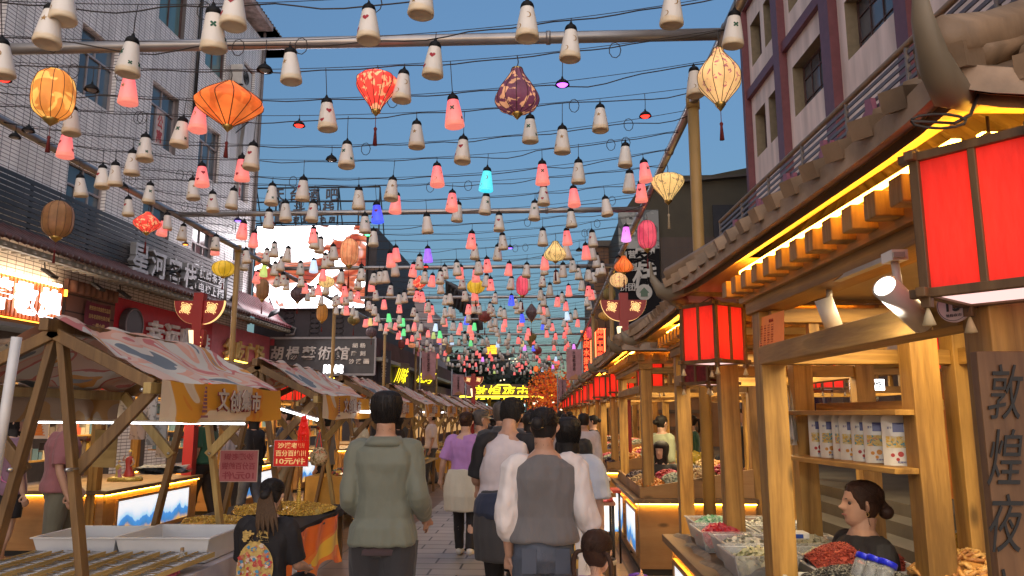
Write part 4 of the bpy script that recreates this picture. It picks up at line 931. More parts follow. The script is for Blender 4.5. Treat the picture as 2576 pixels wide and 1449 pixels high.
DATA = [
 (C1, [(480, -150, W_, 'moon'), (395, 20, W_, 'star'), (990, 260, W_, 'clover'), (15, 270, W_, 'moon'), (960, 525, K_, 'star'), (1585, 30, W_, 'clover'), (1745, -120, W_, 'heart'), (2155, 345, W_, 'star'), (540, 775, W_, 'moon'), (500, 960, K_, 'heart'), (1365, 860, W_, 'clover'), (1490, 755, K_, 'moon'), (1085, 985, W_, 'clover'), (990, 1100, W_, 'moon'), (765, 1215, W_, 'heart'), (860, 1190, W_, 'moon'), (595, 1285, W_, 'moon'), (1120, 1345, W_, 'clover'), (1500, 1200, K_, 'heart'), (1800, 1140, K_, 'heart'), (1885, 1045, W_, 'heart'), (2425, 715, W_, 'heart'), (2025, 1350, W_, 'clover'), (2255, 1300, W_, 'heart'), (1740, 1385, W_, ''), (1430, 1310, W_, 'star'), (1580, 1410, W_, 'heart')]),
 (C2, [(205, 20, W_, 'heart'), (610, -215, W_, 'star'), (1380, 0, W_, 'moon'), (1705, 170, W_, 'moon'), (2455, -120, W_, 'moon'), (700, 295, W_, 'heart'), (468, 505, W_, 'moon'), (825, 690, K_, 'clover'), (560, 885, W_, 'star'), (907, 1000, W_, 'heart'), (45, 1035, W_, 'clover'), (1400, 840, W_, 'clover'), (1640, 920, W_, 'star'), (1920, 765, W_, 'star'), (710, 1200, K_, 'moon'), (1085, 1230, 'cyan', 'moon'), (1490, 1180, K_, 'clover'), (1760, 1170, W_, 'moon'), (2108, 1050, W_, ''), (2240, 1175, K_, 'clover'), (2140, 1250, W_, ''), (2225, 1330, K_, 'heart'), (385, 1305, W_, 'star'), (130, 1375, W_, 'moon'), (825, 1405, K_, 'star'), (1500, 1360, W_, 'heart'), (1720, 1370, K_, ''), (1078, 1425, W_, 'clover')]),
 (C3, [(385, 65, W_, 'clover'), (80, 485, W_, 'moon')]),
 (C4, [(955, 0, W_, 'heart'), (2330, 30, W_, 'heart'), (2120, 30, W_, 'moon'), (2000, 90, W_, 'heart'), (1245, 120, W_, ''), (1225, 165, K_, ''), (1367, 205, W_, 'star'), (1815, 180, K_, 'moon'), (1895, 255, K_, ''), (1608, 285, W_, 'clover'), (1600, 325, K_, 'heart'), (1825, 385, W_, 'heart'), (1820, 450, W_, ''), (2040, 335, W_, 'clover'), (1985, 385, W_, 'heart'), (2145, 370, W_, 'moon'), (2345, 260, W_, 'moon'), (2330, 225, K_, 'star'), (2385, 300, W_, ''), (2415, 420, W_, 'heart'), (2453, 405, W_, 'heart'), (2232, 480, W_, 'clover'), (2330, 460, 'pale blue', ''), (1915, 550, K_, 'clover'), (1965, 500, 'lime', ''), (2065, 585, W_, 'heart'), (2135, 610, W_, 'moon'), (2265, 635, K_, 'star'), (2325, 665, W_, 'heart'), (2405, 530, K_, ''), (2390, 735, W_, ''), (2290, 700, W_, ''), (2485, 740, W_, 'clover'), (2500, 810, W_, '')]),
 (C5, [(260, 40, 'blue', 'heart'), (412, -30, K_, ''), (175, 125, W_, 'clover'), (240, 240, W_, 'heart'), (632, 125, W_, ''), (870, 40, W_, 'moon'), (1170, 120, W_, 'heart'), (1437, 30, W_, 'clover'), (1700, 90, W_, 'moon'), (1955, 0, W_, ''), (970, 255, K_, 'clover'), (990, 350, W_, 'heart'), (1193, 270, W_, 'star'), (1495, 235, W_, 'moon'), (1670, 235, K_, 'star'), (1858, 250, W_, 'heart'), (2113, 210, 'magenta', 'moon'), (640, 370, 'purple', 'moon'), (403, 365, K_, ''), (360, 405, K_, ''), (395, 480, W_, ''), (583, 430, W_, 'heart'), (540, 490, K_, 'heart'), (767, 510, W_, 'clover'), (855, 475, W_, 'clover'), (888, 510, K_, ''), (1015, 470, W_, 'moon'), (1078, 450, K_, 'heart'), (1248, 485, K_, ''), (1510, 430, K_, ''), (1500, 480, W_, 'clover'), (1710, 460, W_, 'clover'), (1755, 520, W_, 'clover'), (1830, 530, W_, 'moon'), (1890, 420, W_, 'star'), (1910, 500, W_, 'moon'), (1860, 360, W_, ''), (1665, 350, W_, ''), (680, 573, K_, ''), (520, 600, W_, 'clover'), (735, 630, W_, 'moon'), (900, 590, W_, 'heart'), (1080, 573, W_, 'moon'), (1107, 600, K_, 'heart'), (1265, 595, W_, 'moon'), (1495, 580, W_, 'heart'), (1592, 550, W_, ''), (1685, 655, K_, 'moon'), (1785, 612, W_, ''), (1835, 655, K_, 'heart'), (1548, 645, W_, ''), (1480, 685, W_, 'moon'), (370, 650, W_, 'heart'), (430, 720, W_, ''), (465, 705, W_, 'clover'), (565, 690, K_, 'heart'), (245, 560, W_, 'clover'), (150, 505, W_, 'moon'), (130, 595, W_, 'heart'), (125, 700, K_, 'clover'), (72, 700, W_, 'moon'), (15, 715, K_, ''), (915, 690, W_, 'heart'), (1145, 715, W_, 'heart'), (775, 725, W_, 'clover'), (805, 715, W_, ''), (317, 760, K_, ''), (432, 790, K_, 'heart'), (632, 785, K_, 'clover'), (543, 820, W_, 'heart'), (240, 795, W_, 'moon'), (1290, 755, W_, 'clover'), (1330, 780, W_, ''), (1605, 740, K_, 'moon'), (1638, 712, W_, 'star'), (1665, 775, K_, ''), (1820, 740, W_, ''), (1840, 770, W_, ''), (945, 795, K_, 'clover'), (768, 825, W_, 'moon'), (833, 830, W_, ''), (1027, 800, W_, 'heart'), (978, 790, W_, ''), (1497, 805, K_, ''), (1525, 820, W_, ''), (1183, 820, W_, 'clover'), (1210, 835, W_, ''), (350, 865, 'green', 'heart'), (460, 900, 'green', 'clover'), (655, 870, K_, ''), (990, 935, 'green', 'heart'), (1670, 850, 'pale blue', ''), (930, 885, 'blue', ''), (770, 900, K_, ''), (467, 980, 'green', ''), (685, 1005, 'lime', 'clover'), (738, 1050, 'purple', 'moon'), (762, 1055, 'amber', ''), (822, 1055, 'pale blue', 'moon'), (215, 900, 'amber', 'heart'), (190, 905, K_, 'heart'), (405, 935, K_, ''), (430, 995, K_, ''), (645, 990, K_, 'moon'), (875, 970, K_, ''), (975, 1010, K_, ''), (960, 1065, 'green', 'star'), (1160, 1075, 'pale blue', ''), (1345, 1070, 'amber', 'heart'), (1218, 905, K_, ''), (1335, 900, K_, 'heart'), (1563, 940, K_, ''), (1725, 1095, 'magenta', ''), (1680, 1130, 'lime', '')])]
for org, L_ in DATA:
    for x, y, c, s_ in L_: place_lamp(org[0]+x*S, org[1]+y*S, c, s_)
# the rest of the rows beyond, hung along every cable at the same rhythm
rl = random.Random(21)
have = {}
for t in LAMPS: have.setdefault(t[0], []).append(t[1])
for i, y in enumerate(ROWS):
    if y < 12.5: continue
    n_ = 9 if y < 32 else 7
    for k in range(n_):
        x = XLF+.35+(XRF-XLF-.6)*(k+rl.uniform(.1, .9))/n_
        if any(abs(x-h) < .32 for h in have.get(i, [])): continue
        have.setdefault(i, []).append(x)
        r_ = rl.random(); col = 'white' if r_ < .70 else 'pink' if r_ < .95 else rl.choice(['green', 'lime', 'amber', 'pale blue', 'blue', 'magenta'])
        c = rl.uniform(.03, .22); LAMPS.append((i, x, wire_z(i, x)-c, c, col, rl.choice(['heart', 'heart', 'clover', 'moon', 'star', ''])))
LAMPS.sort(key=lambda t: (t[0], t[1]))
cnt = {}; NLAMP = 0; rest = MB(); REST = {}
# the 300 nearest are single things
for i, x, z, c, col, sym in LAMPS:
    cnt[i] = cnt.get(i, 0)+1; y = ROWS[i]
    if NLAMP < 300:
        NLAMP += 1; near = y < 17
        low = y > 11
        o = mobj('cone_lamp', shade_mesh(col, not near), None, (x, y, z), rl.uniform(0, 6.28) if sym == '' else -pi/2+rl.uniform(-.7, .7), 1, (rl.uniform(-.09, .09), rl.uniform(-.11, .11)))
        if near: mobj('cap', CAPMESH, o)
        if sym and y < 21: mobj('emblem', emblem_mesh(sym), o)
        mobj('cord', cord_mesh(c), o)
        state = {'white': 'unlit white', 'pink': 'glowing pink'}.get(col, 'glowing '+col)
        tag(o, '%s cone lamp%s, %s from left on the %s cable' % (state, {'heart': ' with red hearts', 'clover': ' with green clovers', 'moon': ' with gold moons', 'star': ' with gold stars', '': ''}[sym], ordw(cnt[i]), ordw(i+1)), 'lamp', 'cone lamps hung over the street')
    else: REST.setdefault(col, []).append((x, y, z, c))
cols_ = list(REST)
for ci, col in enumerate(cols_):
    for x, y, z, c in REST[col]:
        rest.lathe([(.02, -.055), (.05, -.08), (.083, -.29), (0, -.3)], 8, (x, y, z), ci); rest.lathe([(0, 0), (.03, -.02), (.046, -.06)], 6, (x, y, z), len(cols_)); rest.tube([(x, y, z), (x, y, z+c)], .006, 3, len(cols_))
def farshade(c):
    return SH[c]
_fm = []
for c in cols_:
    e = {'white': None, 'pink': ((.85, .11, .1), .58), 'cyan': ((.03, .7, .9), .5), 'blue': ((.04, .08, .95), .6), 'purple': ((.3, .12, .95), .6), 'magenta': ((.8, .2, .9), .6), 'green': ((.1, .78, .2), .5), 'lime': ((.55, .7, .15), .42), 'amber': ((.8, .55, .2), .42), 'pale blue': ((.45, .6, .8), .6)}[c]
    b_ = {'white': (.78, .73, .66), 'pink': (.5, .3, .28)}.get(c, (.3, .3, .3))
    _fm.append(mat('far_shade_'+c.replace(' ', '_'), b_, .6, var=0) if e is None else mat('far_shade_'+c.replace(' ', '_'), b_, .6, var=0, emit=e[0], es=e[1], sample=False))
if rest.v:
    o = rest.build('cone_lamps', _fm+[CAPM], fixn=False); tag(o, 'mass of small cone lamps hung over the far end of the street', 'lamps', None, 'stuff')

# ================================================================ small dome bulbs
m = MB(); m.lathe([(0, .02), (.008, .018), (.01, .0), (.02, -.006), (.05, -.03), (.062, -.055), (.062, -.06), (.05, -.058)], 20); DOME = m.mesh('dome', CAPM)
DG = {'red': (1, .03, .02), 'purple': (.5, .1, 1), 'orange': (1, .25, .03), 'blue': (.2, .1, 1), 'green': (.1, 1, .3), 'off': None}
for org, x, y, col in ((C1, 35, 550, 'red'), (C1, 685, 625, 'off'), (C1, 1968, 475, 'off'), (C1, 2222, 895, 'red'), (C1, 215, 935, 'off'), (C1, 115, 985, 'off'), (C1, 2462, 1150, 'off'), (C1, 920, 1360, 'off'), (C2, 1640, 585, 'purple'), (C2, 2255, 825, 'red'), (C4, 1768, 165, 'blue'), (C4, 1378, 345, 'orange'), (C5, 195, 270, 'green'), (C5, 1252, 370, 'blue'), (C5, 1765, 390, 'off'), (C5, 2055, 445, 'off'), (C5, 2230, 25, 'off'), (C5, 263, 715, 'purple'), (C5, 628, 512, 'red')):
    px_, py_ = org[0]+x*S, org[1]+y*S; best = None
    for i, yy in enumerate(ROWS):
        p = P(px_, py_, yy)
        c = wire_z(i, max(XLF, min(XRF, p.x)))-p.z
        if c > .03: best = (i, p, c)
        elif best is not None: break
    if best is None: continue
    i, p, c = best
    o = mobj('dome_lamp', DOME, None, p, 0); mobj('cord', cord_mesh(c), o)
    m = MB(); m.lathe([(.0, -.075), (.03, -.068), (.048, -.05), (.05, -.03)], 16)
    if DG[col] is None: bo = m.build('bulb', mat('bulb_off', (.2, .2, .2), .2, var=0), o, world=False)
    else: bo = m.build('bulb', glow('bulb_'+col, DG[col], 2.2, False), o, world=False)
    cnt[i] = cnt.get(i, 0)+1
    tag(o, '%s small black dome lamp at %d cm from the %s post line, on the %s cable' % ('dark' if col == 'off' else 'lit '+col, 0, 'left', ordw(i+1)) if False else '%s small black dome lamp hung %s on the %s cable' % ('unlit' if col == 'off' else 'lit '+col, 'left of mid-street' if p.x < XC-1.2 else 'right of mid-street' if p.x > XC+1.2 else 'mid-street', ordw(i+1)), 'lamp', 'small dome lamps on the cables')

# ================================================================ silk lanterns
def silk(name, col, spot, e, s, seed, thr=.6, sc=16):
    k = 'silk_'+name
    if k in _M: return _M[k]
    m_, nt, b, N, L = new_mat(k)
    tc = N.new('ShaderNodeTexCoord'); no = N.new('ShaderNodeTexNoise'); no.inputs['Scale'].default_value = sc; no.inputs['Detail'].default_value = 2; no.inputs['Distortion'].default_value = .6
    mp = N.new('ShaderNodeMapping'); mp.inputs['Location'].default_value = (seed, seed*2, 0); L.new(tc.outputs['Object'], mp.inputs[0]); L.new(mp.outputs[0], no.inputs['Vector'])
    mr = N.new('ShaderNodeMapRange'); mr.inputs[1].default_value = thr-.02; mr.inputs[2].default_value = thr+.02; L.new(no.outputs[0], mr.inputs[0])
    mx = N.new('ShaderNodeMix'); mx.data_type = 'RGBA'; L.new(mr.outputs[0], mx.inputs[0]); mx.inputs[6].default_value = (*col, 1); mx.inputs[7].default_value = (*spot, 1)
    n2 = N.new('ShaderNodeTexNoise'); n2.inputs['Scale'].default_value = 5; n2.inputs['Detail'].default_value = 6; L.new(mp.outputs[0], n2.inputs['Vector'])
    m2 = N.new('ShaderNodeMapRange'); m2.inputs[1].default_value = .35; m2.inputs[2].default_value = .65; m2.inputs[3].default_value = .72; m2.inputs[4].default_value = 1.12; L.new(n2.outputs[0], m2.inputs[0])
    mz = N.new('ShaderNodeMix'); mz.data_type = 'RGBA'; mz.blend_type = 'MULTIPLY'; mz.inputs[0].default_value = 1; L.new(mx.outputs[2], mz.inputs[6]); L.new(m2.outputs[0], mz.inputs[7])
    L.new(mz.outputs[2], b.inputs['Base Color']); b.inputs['Roughness'].default_value = .6
    if s > 0: L.new(mz.outputs[2], b.inputs['Emission Color']); b.inputs['Emission Strength'].default_value = s; m_.cycles.emission_sampling = 'NONE'
    bp = N.new('ShaderNodeBump'); bp.inputs['Strength'].default_value = .3; bp.inputs['Distance'].default_value = .005; L.new(n2.outputs[0], bp.inputs['Height']); L.new(bp.outputs[0], b.inputs['Normal'])
    _M[k] = m_; return m_
RIBM = mat('rib_dark', (.07, .035, .02), .7, var=0); TAS = mat('tassel_red', (.14, .012, .012), .8, var=.2, vs=60); TASC = mat('tassel_cream', (.45, .38, .26), .8)
SHAPE = {
 'oblong': [(0, .42), (.06, .62), (.16, .86), (.34, .99), (.5, 1), (.66, .99), (.84, .86), (.94, .6), (1, .34)],
 'diamond': [(0, .16), (.08, .3), (.28, .72), (.44, .98), (.5, 1), (.58, .95), (.78, .58), (.94, .24), (1, .14)],
 'heart': [(0, .20), (.05, .55), (.16, .92), (.27, 1), (.42, .92), (.62, .66), (.85, .34), (1, .2)],
 'tear': [(0, .24), (.1, .3), (.25, .5), (.45, .8), (.62, .98), (.75, 1), (.88, .84), (.96, .5), (1, .22)],
 'onion': [(0, .2), (.10, .3), (.25, .62), (.42, .92), (.55, 1), (.7, .9), (.9, .45), (1, .22)],
 'oblate': [(0, .25), (.06, .5), (.2, .82), (.38, .98), (.5, 1), (.62, .98), (.8, .82), (.94, .5), (1, .25)]}
def silk_lantern(org, cx, top, bot, w, shape, mt, label, tas=None, tasm=None, Y=None, ribs=12):
    px_, py_, pb = org[0]+cx*S, org[1]+top*S, org[1]+bot*S
    i = None
    for k, yy in enumerate(ROWS):
        p = P(px_, py_, yy); xx = max(XLF, min(XRF, p.x)); c = wire_z(k, xx)-p.z
        if c > .05: i = k; cc = c
        elif i is not None: break
    if Y is None: Y = ROWS[i] if i is not None else 6.0
    a, b = P(px_, py_, Y), P(px_, pb, Y); h = a.z-b.z; rr = abs(P(px_+w*S/2, py_, Y).x-a.x)
    r = thing('silk_lantern', label, 'lantern', b); H0 = h*.87; zb = h*.13
    prof = [(rr*q, zb+H0*(1-t)) for t, q in SHAPE[shape]]
    # smooth the profile
    pp = []
    for k in range(len(prof)-1):
        p0 = prof[max(k-1, 0)]; p1 = prof[k]; p2 = prof[k+1]; p3 = prof[min(k+2, len(prof)-1)]
        for t in (0, .33, .66):
            f = lambda q: .5*((2*p1[q])+(-p0[q]+p2[q])*t+(2*p0[q]-5*p1[q]+4*p2[q]-p3[q])*t*t+(-p0[q]+3*p1[q]-3*p2[q]+p3[q])*t**3)
            pp.append((f(0), f(1)))
    pp.append(prof[-1])
    m = MB(); nr_ = ribs; m.lathe(pp, nr_*6, fn=lambda an, z: 1-.035*(1-abs(cos(an*nr_/2)))); m.build('silk_shade', mt, r, world=False)
    m = MB()
    for k in range(nr_):
        an = 2*pi*k/nr_; m.tube([((q+.002)*cos(an), (q+.002)*sin(an), z) for q, z in pp], rr*.012+.0006, 4)
    m.build('ribs', RIBM, r, world=False)
    q0 = prof[0][0]; m = MB(); m.lathe([(q0*.2, h+.004), (q0*1.05, h), (q0*1.05, h-.015)], 16); m.build('top_ring', BRASS, r, world=False)
    q1 = prof[-1][0]; m = MB(); m.lathe([(q1*1.1, zb+.01), (q1*1.15, zb-.01), (q1*.8, zb*.6), (q1*.4, zb*.3), (0, 0)], 14); m.build('finial', BRASS, r, world=False)
    if tas:
        tb = P(px_, org[1]+tas*S, Y).z-b.z; m = MB(); m.tube([(0, 0, 0), (0, 0, tb*.42)], .003, 5); m.tube([(0, 0, tb*.36), (0, 0, tb*.42), (0, 0, tb*.5), (0, 0, tb)], [.006, .016, .010, .02], 10); m.build('tassel', tasm or TAS, r, world=False)
    xx = max(XLF, min(XRF, a.x)); ztop = max(.06, (wire_z(i, xx) if i is not None else ZF)-a.z) if a.x < XRF+.15 else .25
    m = MB(); m.tube([(0, 0, h), (.01, 0, h+ztop*.5), (0, 0, h+ztop)], .005, 5); m.tube([(0, 0, h-.01), (q0, 0, h)], .003, 4); m.build('cord', WIREM, r, world=False)
    return r
ORG = silk('orange', (.62, .20, .035), (.85, .42, .09), 1, .62, 1, .56, 7)
DORG = silk('deep_orange', (.60, .105, .02), (.70, .15, .03), 1, .62, 2, .5, 6)
REDF = silk('red_flower', (.75, .05, .035), (.85, .33, .16), 1, .6, 3, .56, 20)
PURF = silk('purple_flower', (.12, .032, .06), (.62, .30, .16), 1, .42, 4, .55, 14)
CRM = silk('cream_flower', (.78, .46, .19), (.42, .12, .12), 1, .5, 5, .62, 26)
CRM2 = silk('cream_branch', (.72, .47, .17), (.35, .22, .10), 1, .55, 9, .6, 22)
TAN = silk('tan', (.30, .145, .055), (.26, .12, .05), 1, .08, 6, .5, 5)
YEL2 = silk('yellow', (.60, .36, .02), (.65, .40, .04), 1, .42, 7, .5, 5)
PNK = silk('rose', (.62, .055, .10), (.66, .08, .12), 1, .45, 8, .5, 5)
RDU = silk('dull_red', (.20, .035, .03), (.22, .05, .04), 1, .1, 10, .5, 5)
MAU = silk('mauve', (.12, .075, .09), (.18, .12, .12), 1, .04, 11, .55, 14)
OLV = silk('olive', (.22, .17, .05), (.20, .15, .05), 1, .05, 12, .5, 6)
SAL = silk('salmon', (.60, .20, .09), (.66, .26, .12), 1, .5, 13, .5, 6)
for a in [
 (C1, 372, 530, 940, 278, 'oblong', ORG, 'large glowing amber oblong silk lantern with a red tassel at the upper left', 1130),
 (C1, 1687, 612, 985, 476, 'diamond', DORG, 'wide deep orange flattened diamond silk lantern with a red tassel', 1168),
 (C2, 255, 535, 868, 300, 'heart', REDF, 'glowing red top-shaped silk lantern with pale blossoms below the first cross pipe', 1080),
 (C2, 1305, 508, 892, 322, 'tear', PURF, 'purple teardrop silk lantern with peach blossoms and no tassel', None),
 (C3, 283, 360, 832, 320, 'onion', CRM, 'large glowing cream oval lantern with tiny red flowers beside the right post', 1040),
 (C4, 412, 52, 352, 205, 'oblong', TAN, 'unlit tan oblong silk lantern in front of the dark slatted screen', 505),
 (C4, 1085, 126, 302, 186, 'onion', REDF, 'small red onion-shaped silk lantern near the left frame pipe', 430),
 (C4, 1655, 488, 622, 162, 'oblate', YEL2, 'flattened yellow silk lantern beside the second left post', 702),
 (C4, 1945, 626, 797, 92, 'oblong', TAN, 'brown oblong lantern in front of the white screen', 880),
 (C4, 2207, 662, 815, 112, 'onion', MAU, 'dark patterned mauve lantern in front of the white screen', 880),
 (C4, 2388, 806, 957, 82, 'oblong', silk('amber_dim', (.42, .17, .03), (.4, .16, .03), 1, .22, 14, .5, 5), 'dim amber oblong lantern below the screen', 1015),
 (C4, 2420, 600, 702, 118, 'oblate', CRM2, 'small glowing straw-yellow lantern on the right half of the screen', 735),
 (C5, 55, 328, 552, 132, 'oblong', SAL, 'glowing salmon oblong lantern at the right edge of the white screen', 690),
 (C5, 580, 598, 712, 98, 'onion', REDF, 'small orange-red patterned onion lantern between pink cone lamps', None),
 (C5, 998, 625, 748, 132, 'oblate', YEL2, 'round flattened bright yellow lantern mid-street', 826),
 (C5, 1345, 600, 768, 92, 'oblong', PNK, 'crimson oblong lantern high over the middle of the street', 850),
 (C5, 1590, 343, 512, 170, 'tear', CRM2, 'glowing straw-yellow squat lantern with dark branches', 635),
 (C5, 2428, -160, 75, 245, 'heart', CRM2, 'glowing cream top-shaped lantern with branches and a cream tassel by the right rail', 250, TASC),
 (C5, 2273, 192, 432, 140, 'oblong', PNK, 'pink-red oblong lantern in front of the black hotel banner', 545),
 (C5, 2098, 450, 592, 140, 'tear', DORG, 'bright orange onion lantern in front of the black banner', 690),
 (C5, 2060, 578, 702, 132, 'oblate', CRM, 'pale cream lantern just below the bright orange one', None),
 (C5, 1990, 690, 790, 95, 'oblong', OLV, 'yellow-green oblong lantern behind the red fan post', None),
 (C5, 1065, 862, 952, 100, 'oblate', RDU, 'dull red flattened lantern left of centre', 1035),
 (C5, 1412, 808, 955, 88, 'diamond', MAU, 'grey-mauve spindle lantern right of centre', 1040),
 (C5, 1405, 1022, 1132, 88, 'heart', OLV, 'olive top-shaped lantern right of centre', None),
 (C5, 90, 895, 970, 92, 'oblate', OLV, 'olive flattened lantern below the screen corner', 1040),
 (C5, 222, 983, 1065, 86, 'oblate', MAU, 'brownish mauve lantern above the gallery sign end', 1110),
 (C5, 608, 975, 1050, 60, 'heart', MAU, 'small dark mauve lantern over the left shop row', None),
 (C5, 1452, 1122, 1192, 72, 'oblate', RDU, 'small dark red lantern hanging low right of centre', 1230),
 (C5, 1848, 978, 1080, 58, 'oblong', PNK, 'pink oblong lantern near the red neon signs', None),
 (C5, 1965, 862, 938, 112, 'oblate', silk('amber_flat', (.40, .17, .03), (.4, .2, .04), 1, .25, 15, .5, 5), 'flattened amber lantern under the left wing of the red fan post', 1000),
 (C5, 1880, 918, 1020, 56, 'oblong', TAN, 'tan oblong lantern left of the red fan post', None),
 (C5, 445, 1075, 1148, 48, 'oblong', RDU, 'dull red oblong lantern over the brown fascia', None),
 (C5, 582, 1130, 1170, 64, 'oblate', OLV, 'small olive lantern next to the pink banner', None),
 (C5, 525, 1098, 1138, 62, 'oblate', SAL, 'small glowing salmon lantern near the brown fascia', None),
 (C5, 797, 1105, 1190, 46, 'oblong', TAN, 'small tan-pink oblong lantern right of the pink banner', None),
 (C5, 1445, 1268, 1320, 38, 'oblong', DORG, 'tiny orange lantern low over the right crowd', None)]:
    silk_lantern(*a)
# ================================================================ timber kiosks
TILEG = mat('kiosk_tile', (.25, .165, .10), .55, var=.35, vs=6, bump=.3, bs=25); EAVE = mat('eave_weathered', (.36, .25, .17), .6, var=.3, vs=7, bump=.3, bs=30)
CURL = mat('curl_grey', (.19, .15, .10), .55, var=.25, vs=5); SOFF = wood('soffit_wood', (.36, .20, .07), (.48, .29, .11), 1); PLINTH = mat('plinth_black', (.012, .012, .012), .5)
def picture_mat(name, seed):
    """backlit landscape print: pale sky, blue hills, warm town"""
    if name in _M: return _M[name]
    m_, nt, b, N, L = new_mat(name); tc = N.new('ShaderNodeTexCoord'); sp = N.new('ShaderNodeSeparateXYZ'); L.new(tc.outputs['Object'], sp.inputs[0])
    no = N.new('ShaderNodeTexNoise'); no.inputs['Scale'].default_value = 4; no.inputs['Detail'].default_value = 5; mp = N.new('ShaderNodeMapping'); mp.inputs['Location'].default_value = (seed, seed, 0); mp.inputs['Scale'].default_value = (1, 1, .3)
    L.new(tc.outputs['Object'], mp.inputs[0]); L.new(mp.outputs[0], no.inputs['Vector'])
    ma = N.new('ShaderNodeMath'); ma.operation = 'MULTIPLY_ADD'; ma.inputs[1].default_value = .45; L.new(no.outputs[0], ma.inputs[0]); L.new(sp.outputs[2], ma.inputs[2])
    rp = N.new('ShaderNodeValToRGB'); rp.color_ramp.interpolation = 'LINEAR'; e = rp.color_ramp.elements
    e[0].position = .42; e[0].color = (.75, .45, .12, 1); e[1].position = .48; e[1].color = (.05, .22, .55, 1)
    for p_, c_ in ((.57, (.06, .30, .75)), (.585, (.40, .66, .95)), (.68, (.85, .93, 1)), (.95, (.95, .98, 1))): q_ = e.new(p_); q_.color = (*c_, 1)
    L.new(ma.outputs[0], rp.inputs[0]); L.new(rp.outputs[0], b.inputs['Emission Color']); L.new(rp.outputs[0], b.inputs['Base Color']); b.inputs['Emission Strength'].default_value = .45
    _M[name] = m_; return m_
def kiosk(label, x0, y0, L, D, ext=(.35, .35, .22, .25), rz=0, counter=None, near=True, ctop=.8, leds=True, curl=.5, tip_led=False, group='timber kiosks with tiled roofs', Hr=.5, power=22, lattice=True, posts=True):
    """local: front at x=0 facing -x, y along the street, x into the kiosk"""
    r = thing('timber_kiosk', label, 'kiosk', (x0, y0, 0), rz, group); B = dict(world=False)
    en, ef, eo, eb = ext; pw = .115; bv = .004 if near else 0
    if posts:
        for (px, py) in ((0, 0), (0, L), (D, 0), (D, L)):
            m = MB(); m.bb(px-.0, px+pw, py-(0 if py == 0 else pw), py+(pw if py == 0 else 0), 0, 2.2); m.build('post', PINE[2], r, bevel=bv, **B)
    h0 = 1.885
    for y in (pw/2, L-pw/2):
        m = MB(); m.bb(pw, D, y-.035, y+.035, h0+.004, h0+.075); m.build('cross_beam', PINE[0], r, bevel=bv, **B)
        m = MB(); m.bb(pw, D, y-.04, y+.04, 2.09, 2.16); m.build('cross_beam', PINE[0], r, bevel=bv, **B)
    for q in ((-.012, pw+.01, pw, L-pw, h0, h0+.085), (-.02, pw+.01, -.03, L+.03, 2.14, 2.215), (D+.02, D+pw, pw, L-pw, h0, h0+.08), (D+.0, D+pw+.02, -.03, L+.03, 2.14, 2.215)): m = MB(); m.bb(*q); m.build('long_beam', PINE[1], r, bevel=bv, **B)
    if lattice:
        bl = []
        for y in (pw+.06, L-pw-.06): bl.append((.03, .075, y-.02, y+.02, h0+.09, 2.135))
        for i in range(1, 5):
            xx = pw+(D-pw)*i/5
            for y in (pw/2, L-pw/2): bl.append((xx-.025, xx+.025, y-.02, y+.02, h0+.078, 2.088))
        for i in range(1, 4): yy = L*i/4; bl.append((D+.05, D+.09, yy-.025, yy+.025, h0+.085, 2.135))
        if near:
            for q in bl: m = MB(); m.bb(*q); m.build('baluster', PINE[2], r, **B)
        else:
            m = MB()
            for q in bl: m.bb(*q)
            m.build('lattice', PINE[2], r, **B)
    m = MB(); m.bb(.02, D+pw, .0, L, 2.2155, 2.24); m.build('ceiling', mat('ceiling_ply', (.42, .34, .2), .6), r, **B)
    # cornice with dentils
    m = MB(); a = .045
    m.bb(-a, -.004, -a, L+a, 2.2, 2.34); m.bb(D+pw+.004, D+pw+a, -a, L+a, 2.2, 2.34); m.bb(-.004, D+pw+.004, -a, -.004, 2.2, 2.34); m.bb(-.004, D+pw+.004, L+.004, L+a, 2.2, 2.34)
    m.build('cornice', SOFF, r, **B)
    m = MB(); st = .155 if near else .2
    n_ = int((L+2*a)/st)
    for i in range(n_+1):
        y = -a+.04+i*((L+2*a-.08)/n_); m.bb(-a-.085, -a+.002, y-.036, y+.036, 2.225, 2.305)
    n_ = int((D+pw)/st)
    for i in range(n_+1):
        x = i*((D+pw)/n_)
        for y, s_ in ((-a, -1), (L+a, 1)): m.bb(x-.036, x+.036, y-.002*s_, y+.085*s_, 2.225, 2.305)
    m.build('dentil_moulding', PINE[2] if near else SOFF, r, bevel=bv, **B)
    if leds:
        m = MB(); z = 2.345
        m.bb(-.05, -.025, 0, L, z, z+.015); m.bb(0, D, -.05, -.025, z, z+.015); m.bb(0, D, L+.025, L+.05, z, z+.015)
        m.build('led_strip', LED, r, **B)
    # roof
    X0, X1, Yn, Yf = -eo, D+pw+eb, -en, L+ef; xm = (X0+X1)/2; hw = (X1-X0)/2; ze = 2.35 if curl > .9 else 2.325; yr0, yr1 = Yn+hw*.85, Yf-hw*.85
    def lift(t): return .015*curl*abs(2*t-1)**9
    def front(u, v, sx=-1):
        ye = Yn+(Yf-Yn)*u; yr = yr0+(yr1-yr0)*u; xe = xm+sx*hw; f = .015*abs(2*u-1)**9
        return V((xe*(1-v)+xm*v+sx*f*(1-v), (ye+(f if u > .5 else -f)*(1-v))*(1-v)+yr*v, ze+lift(u)*(1-v)+Hr*(v**1.25)))
    def side(u, v, yE, yR):
        s_ = 1 if yE > yR else -1; xe = X0+(X1-X0)*u; f = .015*abs(2*u-1)**9; d = (f if u > .5 else -f)
        return V(((xe+d)*(1-v)+xm*v, (yE+s_*f)*(1-v)+yR*v, ze+lift(u)*(1-v)+Hr*(v**1.25)))
